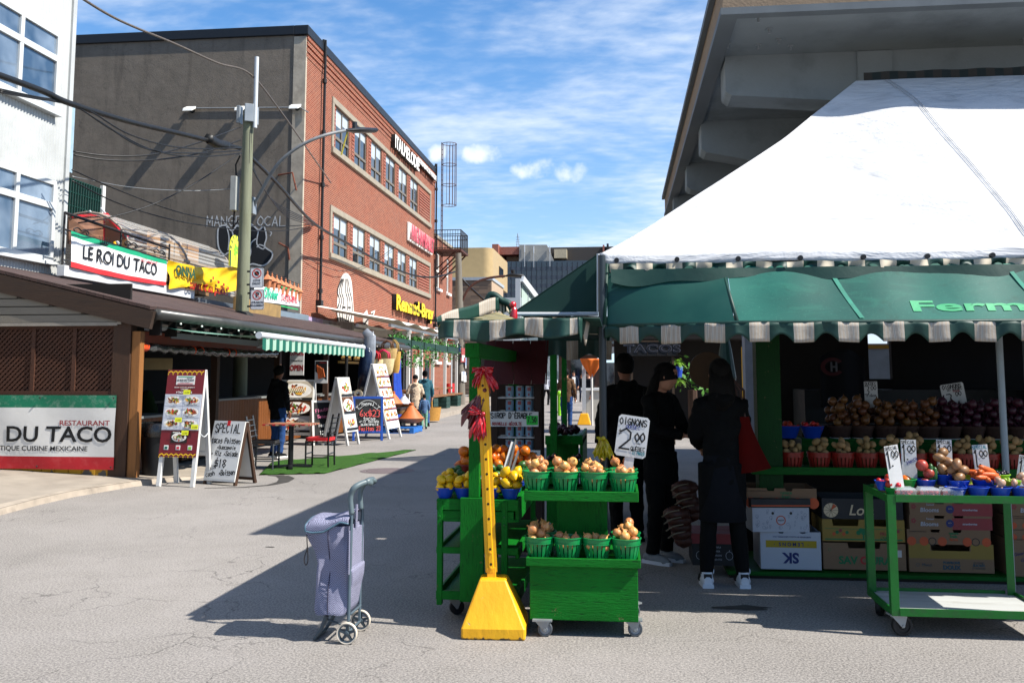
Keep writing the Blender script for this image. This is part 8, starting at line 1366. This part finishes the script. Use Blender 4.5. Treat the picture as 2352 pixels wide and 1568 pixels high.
gp=thing('glass_gable','white framed glass gable standing beyond the dark green awning triangle','glass gable',(0,0,0));Yg=17;a,c,d,e=(at(*q,Yg)for q in((1190,718),(1190,640),(1200,638),(1245,712)));w=MB();w.beam((a.x,Yg,0),(a.x,Yg,c.z),.09,.09);w.beam((d.x,Yg,c.z),(e.x+.25,Yg+1.6,e.z-.3),.05,.12);w.beam((a.x+.14,Yg+.3,0),(a.x+.14,Yg+.3,c.z-.02),.05,.05);w.build('frame',MLG,gp);w=MB();w.prism([(a.x+.06,Yg+.05,1.5),(a.x+.06,Yg+.05,c.z),(e.x+.2,Yg+1.5,e.z-.3),(e.x+.2,Yg+1.5,1.5)],(0,.01,0));gm=NT('greenish_glass');gm.set('Base Color',(.55,.68,.6,1));gm.set('Alpha',.55);gm.set('Roughness',.1);w.build('glass',gm.m,gp)
MSN=[M('white_leather','#c9ccd4',.45,.04),M('sole_white','#bfc3cc',.5)]
p=gnd(1664,1344);hgt=at(1645,826,p.y).z
pw=person('woman seen from behind in black jacket, dark skirt, black leggings and white sneakers',(p.x,p.y,0),R(184),hgt/1.0*.985,('jacket',MC('black2','#060708'),1),('leggings',MC('black_leggings','#060708')),MSN,MSKIN,MHAIR,long=.05,skirt=MC('dark_navy','#0c0f15'),longhair=.22,pose=dict(la=[(-.2,-.1,1.16),(-.13,-.3,1.1)],ra=[(.2,-.06,1.15),(.13,-.25,1.05)],ll=[(-.11,.0,.49),(-.14,.02,.08)],rl=[(.11,.0,.49),(.14,.02,.08)]),fat=.86,face=False,vox=.014)
for s,q in enumerate([o for o in COL.objects if o.parent==pw and o.name.startswith('shoe')]):
 b_=[v.co for v in q.data.vertices];cx=sum(v.x for v in b_)/len(b_);m=MB()
 for k in range(3):[m.beam((cx+sd*.049,-.035-k*.028,.03),(cx+sd*.04,-.02-k*.028,.075),.008,.008)for sd in(-1,1)]
 m.box((cx,.088,.085),(.06,.014,.035));m.build('dark_stripes',MINK,q)
 m=MB();m.tube(smooth([(cx-.02,-.05,.1),(cx-.06,-.03,.12),(cx-.05,.0,.09),(cx,-.03,.11)],4,False),.006,5);m.build('laces',MSN[0],q)
c=at(1706,1022,p.y+.02);tb=thing('red_tote_bag','dark red tote bag hanging from the shoulder of the woman in sneakers','bag',(c.x,p.y+.0,c.z));w=MB();w.grid(lambda u,v:((-.07+.02*v-.07*v*v)*(1-u)+(.05+.16*v**1.3)*u,.06*math.sin(PI*u)*(.4+v),.22-.44*v+.05*u*v),10,10);w.grid(lambda u,v:((-.07+.02*v-.07*v*v)*(1-u)+(.05+.16*v**1.3)*u,-.07*math.sin(PI*u)*(.4+v),.22-.44*v+.05*u*v),10,10);w.build('bag_body',M('red_nylon','#4a0805',.9,.15,6,.4,10,spec=.1),tb,smooth=True)
w=MB();[w.tube([(-.05+d_,d_,.2),(-.06+d_,d_,.42),(-.1,d_,.55),(.0+d_,d_,.42),(.02,d_,.2)],.009,6)for d_ in(-.012,.02)];w.build('strap',M('brown_strap','#3a2018',.6),tb)
p=gnd(1520,1290);h2=at(1512,828,p.y).z
person('woman in profile looking down, long dark hair, black coat, wide trousers and pale sneakers',(p.x,p.y,0),R(52),h2*.99,('coat',MC('black3','#060708'),1),('trousers',MC('black4','#060708')),[M('grey_sneaker','#6c7278',.6,.15,12),M('sole_white','#bfc3cc')],MSKIN,MHAIR,long=.12,longhair=.35,fat=.9,pose=dict(bow=1.2,head=(R(20),R(14)),ra=[(.22,-.1,1.14),(.14,-.33,1.12)],la=[(-.22,-.1,1.14),(-.1,-.33,1.1)]),vox=.014)
p=gnd(1440,1240);h3=at(1440,816,p.y).z
person('man in big black jacket and dark cap with his back turned behind the two women',(p.x,p.y,0),R(195),h3*.99,('jacket',MC('black2','#060708'),1),('trousers',MC('black4','#060708')),None,MSKIN2,MHAIR,hat=(MC('black2','#060708'),False),long=.1,fat=1.15,face=False)
g0=gnd(2071,1466);Yt_=g0.y+.02;tr=thing('green_trolley','green painted steel trolley on black casters with a white lower deck','trolley',(0,0,0));TX=lambda px,Y_=None:at(px,1250,Y_ or Yt_).x;TZ=lambda py,px=2100,Y_=None:at(px,py,Y_ or Yt_).z
tx0=TX(2042);ps=TX(2061)-tx0;ytb=tx0*0+Yt_;
for k in range(200):
 if at(1988,1250,ytb).x>=tx0+.0:break
 ytb+=.005
tx1=at(2320,1250,ytb).x;ztp,ztb=TZ(1136),TZ(1153);zd1,zd0=TZ(1397),TZ(1415)
for nm,x,y in(('post',tx0,Yt_),('post',tx0,ytb-ps),('post',tx1-ps,Yt_),('post',tx1-ps,ytb-ps)):
 w=MB();w.prism([(x,y,zd0),(x+ps,y,zd0),(x+ps,y+.006,zd0),(x+.006,y+.006,zd0),(x+.006,y+ps,zd0),(x,y+ps,zd0)]if x==tx0 else[(x,y,zd0),(x+ps,y,zd0),(x+ps,y+ps,zd0),(x+ps-.006,y+ps,zd0),(x+ps-.006,y+.006,zd0),(x,y+.006,zd0)],(0,0,ztp-zd0));w.build(nm,MGM,tr,bevel=.001)
for z0,z1,nm in((ztb,ztp,'top_rim'),(zd0,zd1,'bottom_rim')):
 w=MB();e=.003;w.bx((tx0+ps,Yt_-e,z0),(tx1-ps,Yt_+.008,z1));w.bx((tx0+ps,ytb-.008,z0),(tx1-ps,ytb+e,z1));w.bx((tx0-e,Yt_+ps*.2,z0),(tx0+.008,ytb-ps*.2,z1));w.bx((tx1-.008,Yt_+ps*.2,z0),(tx1+e,ytb-ps*.2,z1));w.build(nm,MGM,tr,bevel=.001)
MDK=M('white_deck_board','#a9aba8',.7,.06,3,.1,30,dirt='#6f6a5f',dscale=5,damt=.45,stretch=(.6,3,3));w=MB();w.bx((tx0+.01,Yt_+.01,zd0+.01),(tx1-.01,ytb-.01,zd0+.026));w.build('lower_deck',MDK,tr);w=MB();w.bx((tx0+.01,Yt_+.01,ztb+.01),(tx1-.01,ytb-.01,ztb+.024));w.build('top_deck',M('top_board','#7e6a4c',.7,.15,4),tr)
for x,y,a in((tx0+.05,Yt_+.05,R(8)),(tx0+.06,ytb-.06,R(60)),(tx1-.1,ytb-.06,R(30)),(tx1-.08,Yt_+.05,R(10))):caster(tr,x,y,zd0,.063,a)
zt2_=ztb+.024
def TB_(px,Y_):return at(px,1130,Y_).x
TG='bowls on the green trolley';items=[('b',2031,.17,.85,F_TO,4,.022,'tomato','blue bowl of tomatoes at the left end of the trolley'),('g',2052,.1,.8,F_TO,3,.022,'tomato','green bowl half hidden by the leftmost SPECIAL card'),('g',2081,.2,1.0,F_OR,1,.04,'mandarin','green bowl with one big mandarin'),('b',2127,.2,.95,F_AP,3,.036,'apple','blue bowl of apples and cucumbers'),('b',2170,.24,.95,F_KI,6,.031,'brown potato','blue bowl of brown potatoes behind the third card'),('b',2203,.16,.98,F_KI,6,.031,'brown potato','blue bowl of large brown potatoes'),('l',2218,.32,.95,F_GR,14,.012,'green grape','lime bowl of green grapes behind the potatoes'),('b',2259,.18,1.05,None,0,0,'','blue bowl heaped with carrots'),('l',2296,.26,1.0,F_DG,34,.012,'dark grape','lime bowl heaped with dark grapes'),('l',2322,.2,.95,F_GR,22,.012,'green grape','lime bowl of pale green grapes at the right'),('b',2196,.07,.95,F_MU,0,.03,'','empty blue bowl beside the strawberry boxes'),('b',2246,.07,1.0,F_MU,0,.03,'','empty blue bowl in the front row below the carrots'),('b',2297,.07,1.0,F_MU,3,.03,'mushroom','front blue bowl with one pale mushroom'),('b',2346,.07,1.0,F_MU,4,.03,'mushroom','front blue bowl of mushrooms at the right edge')]
for k,(kd,px,dy,s,ff,n,r,cat,l)in enumerate(items):
 x=TB_(px,Yt_+dy);z=zt2_+(.03 if dy>.12 else 0)+(.03 if dy>.22 else 0);bowl(kd,(x,Yt_+dy,z),l+(' on the green trolley' if len(l.split())<12 else ''),TG,s)
 if z>zt2_+.001:one(BW['b'],(x,Yt_+dy,z-.028),'upturned-looking blue bowl stacked beneath the '+l.split(' bowl')[0]+' bowl','bowl',TG,(0,0,0),s*.96)if False else None
 if ff is not None and n:heap(ff,(x,Yt_+dy,z+.05*s),.066*s,n,r,cat+' in the '+l,cat,cat+'s on the green trolley',300+k,1.0)
w=MB();[w.bx((tx0+.06,Yt_+.13,zt2_),(tx1-.05,ytb-.05,zt2_+.03))];w.build('raised_board',M('top_board','#7e6a4c'),tr);w=MB();w.bx((tx0+.1,Yt_+.225,zt2_+.03),(tx1-.05,ytb-.05,zt2_+.06));w.build('raised_board',M('top_board','#7e6a4c'),tr)
MCU=M('cucumber_skin','#1f4a1c',.4,.3,30,.2,60)
for k,(px,l)in enumerate(((2138,'taller cucumber standing in the apple bowl'),(2147,'shorter cucumber standing in the apple bowl'))):x=TB_(px,Yt_+.2);h=.13-.02*k;w=MB();w.tube([(0,0,0),(0,0,.01),(.003,0,h*.5),(.006,0,h-.012),(.006,0,h)],[.008,.016,.018,.015,.006],12);o=w.build('cucumber',MCU,None,smooth=True);o.location=(x,Yt_+.2,zt2_+.065);tag(o,l,'cucumber','cucumbers in the apple bowl')
MCA=M('carrot_skin','#c0561c',.5,.15,30,.2,60);rr=random.Random(6)
m=MB();m.tube([(-.075,0,0),(-.05,0,0),(.04,0,.002),(.075,0,.004)],[.009,.0165,.018,.008],10);CA=m.mesh('carrot',MCA,True)
for k in range(10):x=TB_(2259,Yt_+.18);one(CA,(x+rr.gauss(0,.025),Yt_+.16+rr.gauss(0,.02),zt2_+.1+k*.007),'orange carrot in the blue bowl heaped with carrots','carrot','carrots on the green trolley',(rr.gauss(0,.2),rr.gauss(.2,.25),rr.gauss(.3,.6)),rr.uniform(.8,1.1))
MSB=M('strawberry','#a3101a',.4,.3,60,.3,120);sbm=MB();sbm.lathe([(1e-4,-.02),(.008,-.014),(.014,0),(.012,.01),(1e-4,.013)],10);SB=sbm.mesh('strawberry',MSB,True);gcl=NT('clear_clamshell');gcl.set('Base Color',(.85,.9,.92,1));gcl.set('Alpha',.22);gcl.set('Roughness',.12);gcl.set('Specular IOR Level',.9)
for k,px in enumerate((2077,2131,2183)):
 x=TB_(px,Yt_+.06);wh=['leftmost','middle','rightmost'][k];m=MB();m.bx((-.06,-.045,0),(.06,.045,.045));m.bx((-.066,-.05,.045),(.066,.05,.05));m.prism([(-.058,-.043,.05),(.058,-.043,.05),(.05,-.035,.062),(-.05,-.035,.062)],(0,.08,0));o=m.build('strawberry_clamshell',gcl.m,None,bevel=.003);o.location=(x,Yt_+.06,zt2_);tag(o,wh+' clear clamshell of strawberries at the front of the green trolley','clamshell','strawberry clamshells on the green trolley')
 for i in range(15):one(SB,(x+rr.uniform(-.046,.046),Yt_+.06+rr.uniform(-.032,.032),zt2_+.016+.014*(i%2)),'red strawberry in the %s clear clamshell on the trolley'%wh,'strawberry','strawberries on the green trolley',(rr.uniform(0,3),rr.uniform(0,3),rr.uniform(0,6)),1)
for k,(px,py,h,roll,l,dy,rz,col)in enumerate(((2054,1072,.27,R(-8),'leftmost SPECIAL 1.00 card, tilted, at the front of the green trolley',.08,R(18),MINK),(2088,1056,.26,R(0),'second SPECIAL 1.00 card with PANIER written below on the green trolley',.28,0,MINK),(2170,1056,.26,R(0),'third SPECIAL 1.00 card standing among the brown potatoes',.3,0,MINK),(2255,1064,.24,R(-4),'fourth SPECIAL 1.00 card with pale blue heading behind the carrots',.3,0,MTEA),(2354,1090,.24,R(10),'last SPECIAL 1.00 card cut by the right edge',.25,0,MINK))):
 t,Q=card(l,px,py,Yt_+dy,.095,h,roll,rz=rz,group=None);hand('SPÉCIAL',.02,.0128,col,t,Q(0,h/2-.016),th=.0036,seed=k);hand('1',.105,.05,MINK,t,Q(-.024,h/2-.085),th=.0085,jit=.03);hand('00',.042,.027,MINK,t,Q(.02,h/2-.058),th=.006,seed=k+2);hand('-',.02,.05,MINK,t,Q(.02,h/2-.085),th=.004);hand('.',.03,.03,MINK,t,Q(-.004,h/2-.11),th=.009);(hand('PANIER',.02,.012,MBLI,t,Q(.018,h/2-.135,R(-25)),th=.003)if k==1 else 0)
Yw=gnd(797,1482).y+.03;Yw2=Yw+.3;sc_=thing('shopping_trolley','lavender grey herringbone shopping trolley standing on the asphalt with cream tyred wheels','shopping trolley',(0,0,0))
def V(zx,zy,Y_):return at(637+zx*.2735,1078+zy*.2735,Y_)
def herr():
 t=NT('lavender_herringbone');s=t.N.new('ShaderNodeSeparateXYZ');t.L.new(t.tc.outputs['Object'],s.inputs[0]);u=t.math('ADD',s.outputs[0],s.outputs[1]);tri=t.math('PINGPONG',u,.028);f=t.math('FRACT',t.math('MULTIPLY',t.math('ADD',s.outputs[2],t.math('MULTIPLY',tri,.9)),95));n=t.noise(14,5);n2=t.noise(300,2)
 b_=t.mix(t.rng(f,.4,.6),'#4a4a5e','#9a9bb0');b_=t.mix(t.math('MULTIPLY',t.rng(n2,.4,.6),.35),b_,'#717186');t.set('Base Color',b_);t.set('Roughness',.9);t.set('Specular IOR Level',.1);t.bump(n,.35,.02);return t.m
MHB=herr();xR=V(594,800,Yw).x
rowz=[(470,212,600),(520,218,600),(600,246,596),(690,300,594),(790,330,592),(860,322,594),(930,316,596),(1000,308,590),(1100,300,588),(1180,296,584),(1213,312,570)]
w=MB();nu=28
def bagf(u,v):
 k=v*(len(rowz)-1);i=min(len(rowz)-2,int(k));f=k-i;zy,xl,xr=(rowz[i][j]*(1-f)+rowz[i+1][j]*f for j in range(3));A_,B_=V(xl,zy,Yw+.02),V(xr,zy,Yw+.02);hx=(B_.x-A_.x)/2;cx=(A_.x+B_.x)/2+.0;a=u*2*PI;c,s=math.cos(a),math.sin(a);e=.16
 px=math.copysign(abs(c)**e,c);py=math.copysign(abs(s)**e,s);bul=.018*math.sin(v*7+1)*(abs(px)<.8)+.012*math.sin(px*4+v*11)
 return(cx+hx*px+(.03*math.sin(v*PI)**2*(px>.9)*(v>.45)),Yw+.165+(.14+bul)*py,A_.z)
w.grid(bagf,48,30);zb_,zt_=V(400,1214,Yw).z,V(400,470,Yw).z;w.poly([bagf(i/48,1)for i in range(48)]);w.build('fabric_bag',MHB,sc_,smooth=True)
w=MB();cxm=V(430,800,Yw).x;w.tube([(cxm-.005,bagf(.75,v)[1]-.002,bagf(.75,v)[2])for v in[i/20 for i in range(21)]],.003,5);w.build('seam',M('dark_seam','#2e2c40',.8),sc_)
fl=[(246,447,515),(300,430,528),(400,425,522),(470,415,480),(540,405,440),(608,396,455)]
w=MB()
def flap(u,v):
 k=u*5;i=min(4,int(k));f=k-i;zx,zt0_,zb0=(fl[i][j]*(1-f)+fl[i+1][j]*f for j in range(3));T_=V(zx,zt0_,Yw+.02);y0_=Yw-.005;
 if v<.3:q=v/.3;return(T_.x,y0_,V(zx,zb0,Yw).z*(1-q)+(T_.z-.012)*q)
 q=(v-.3)/.7;return(T_.x,y0_+.34*q,T_.z-.012+.03*math.sin(q*PI)+.006*math.sin(u*9))
w.grid(flap,24,12);w.build('top_flap',MHB,sc_,smooth=True,solid=.006)
w=MB();w.tube([flap(u,0)for u in[i/24 for i in range(25)]],.006,6);w.tube([flap(0,v)for v in[i/12 for i in range(13)]],.006,6);w.build('flap_piping',M('teal_grey_piping','#4d6a78',.6),sc_,smooth=True)
w=MB();a,c=V(594,512,Yw+.015),V(594,878,Yw+.015);w.prism([(a.x,Yw+.015,a.z),(a.x+.012,Yw+.0,a.z),(a.x+.02,Yw+.3,a.z-.005),(a.x,Yw+.3,a.z)],(0,0,c.z-a.z));w.build('back_pocket',MHB,sc_)
MGT=M('blue_grey_tube','#5a6a74',.35,.08,10,metal=.3)
tubes=[]
for k,Y_ in enumerate((Yw+.03,Yw2-.03)):
 a,b_=V(598,1262,Yw+.03),V(624,370,Yw+.03);w=MB();w.tube([(a.x,Y_,a.z),(b_.x,Y_,b_.z)],.0105,10);w.build('frame_tube',MGT,sc_,smooth=40)
hp_=[V(*q,Yw+.03)for q in((624,372),(617,300),(614,250),(622,195),(650,150),(690,125),(730,114),(757,128))]
MHG=M('grey_handle_plastic','#566468',.45,.05)
for Y_ in(Yw+.03,Yw2-.06):w=MB();w.tube(smooth([(q.x,Y_+max(0,i-4)*(.03 if Y_<Yw+.1 else-.015),q.z)for i,q in enumerate(hp_)],4,False),[.017]*12+[.019]*17,10);w.build('handle_arm',MHG,sc_,smooth=True)
q=hp_[-2];w=MB();w.tube([(q.x,Yw+.07,q.z),(q.x+.006,Yw+.15,q.z+.004),(q.x,Yw2-.08,q.z)],.02,10);w.build('grip',MHG,sc_,smooth=True)
w=MB();a,c=V(652,300,Yw+.1),V(645,510,Yw+.1);w.beam((a.x,Yw+.14,a.z),(c.x,Yw+.14,c.z),.03,.008,0,(1,0,0));w.build('fabric_strap',MHB,sc_)
MCT=M('cream_tyre','#bfb5a5',.6,.1,20,dirt='#8d7f6c',damt=.4);MPW=M('slate_wheel_plastic','#3b464d',.4,.06)
wc=V(585,1372,Yw);r_=wc.z
for Y_,xo in((Yw,0),(Yw2,0)):
 X_=Matrix.Translation((wc.x+xo,Y_,r_))@Matrix.Rotation(R(90),4,'X');m=MB();m.X=X_;m.lathe([(r_*.84,-.012),(r_*.95,-.014),(r_,-.006),(r_,.006),(r_*.95,.014),(r_*.84,.012)],36);ty=m.build('tyre',MCT,sc_,smooth=50)
 m=MB();m.X=X_;m.lathe([(r_*.72,-.01),(r_*.845,-.012),(r_*.845,.012),(r_*.72,.01),(r_*.72,-.01)],36);m.lathe([(1e-3,-.016),(r_*.2,-.016),(r_*.24,.012),(r_*.2,.018),(1e-3,.02)],18)
 for k in range(5):a=2*PI*k/5+.3;m.prism([(r_*.15*math.cos(a)-r_*.13*math.sin(a),r_*.15*math.sin(a)+r_*.13*math.cos(a),-.008),(r_*.15*math.cos(a)+r_*.13*math.sin(a),r_*.15*math.sin(a)-r_*.13*math.cos(a),-.008),(r_*.75*math.cos(a)+r_*.09*math.sin(a),r_*.75*math.sin(a)-r_*.09*math.cos(a),-.008),(r_*.75*math.cos(a)-r_*.09*math.sin(a),r_*.75*math.sin(a)+r_*.09*math.cos(a),-.008)],(0,0,.016))
 m.build('rim',MPW,ty,smooth=40)
w=MB();w.cyl((wc.x,Yw,r_),(wc.x,Yw2,r_),.008);a=V(598,1262,Yw+.03);[w.beam((a.x,y,a.z),(wc.x,y,r_),.02,.012)for y in(Yw+.03,Yw2-.03)];a,c=V(430,1222,Yw),V(600,1225,Yw);w.tube([(a.x,Yw+.04,a.z),(c.x,Yw+.04,c.z),(c.x,Yw2-.04,c.z),(a.x,Yw2-.04,a.z),(a.x,Yw+.04,a.z)],.007,6);w.build('axle_frame',MGT,sc_)
w=MB();a,c=V(415,1225,Yw+.05),V(312,1442,Yw+.05);[w.tube([(a.x,y,a.z),((a.x+c.x)/2+.005,y,(a.z+c.z)/2),(c.x,y,max(.012,c.z))],[.014,.013,.011],8)for y in(Yw+.05,Yw2-.05)];w.cyl((c.x,Yw+.05,.013),(c.x,Yw2-.05,.013),.011);d_=V(505,1300,Yw+.05);w.cyl((a.x-.01,Yw+.06,a.z-.02),(d_.x+.08,Yw+.06,d_.z-.02),.006);w.build('front_stand',MPW,sc_,smooth=40)
w=MB();P_=[V(*q,Yw-.005)for q in((248,545),(250,620),(252,660),(232,720),(226,770),(240,800),(256,770),(256,710),(252,662))];w.tube(smooth([tuple(q)for q in P_],4,False),.0035,5);w.ball(P_[2],.007,6);w.build('draw_cord',MIRON,sc_)
for k,(px,py,s)in enumerate(((1700,1394,.12),(620,1255,.03),(960,1000,.05))):p=gnd(px,py,.004);w=MB();w.poly([(p.x+s*math.cos(a)*rnd.uniform(.5,1.2)*1.8,p.y+s*.6*math.sin(a)*rnd.uniform(.6,1.2),.004)for a in[2*PI*i/14 for i in range(14)]]);struct(w.build('stain',MST,None))
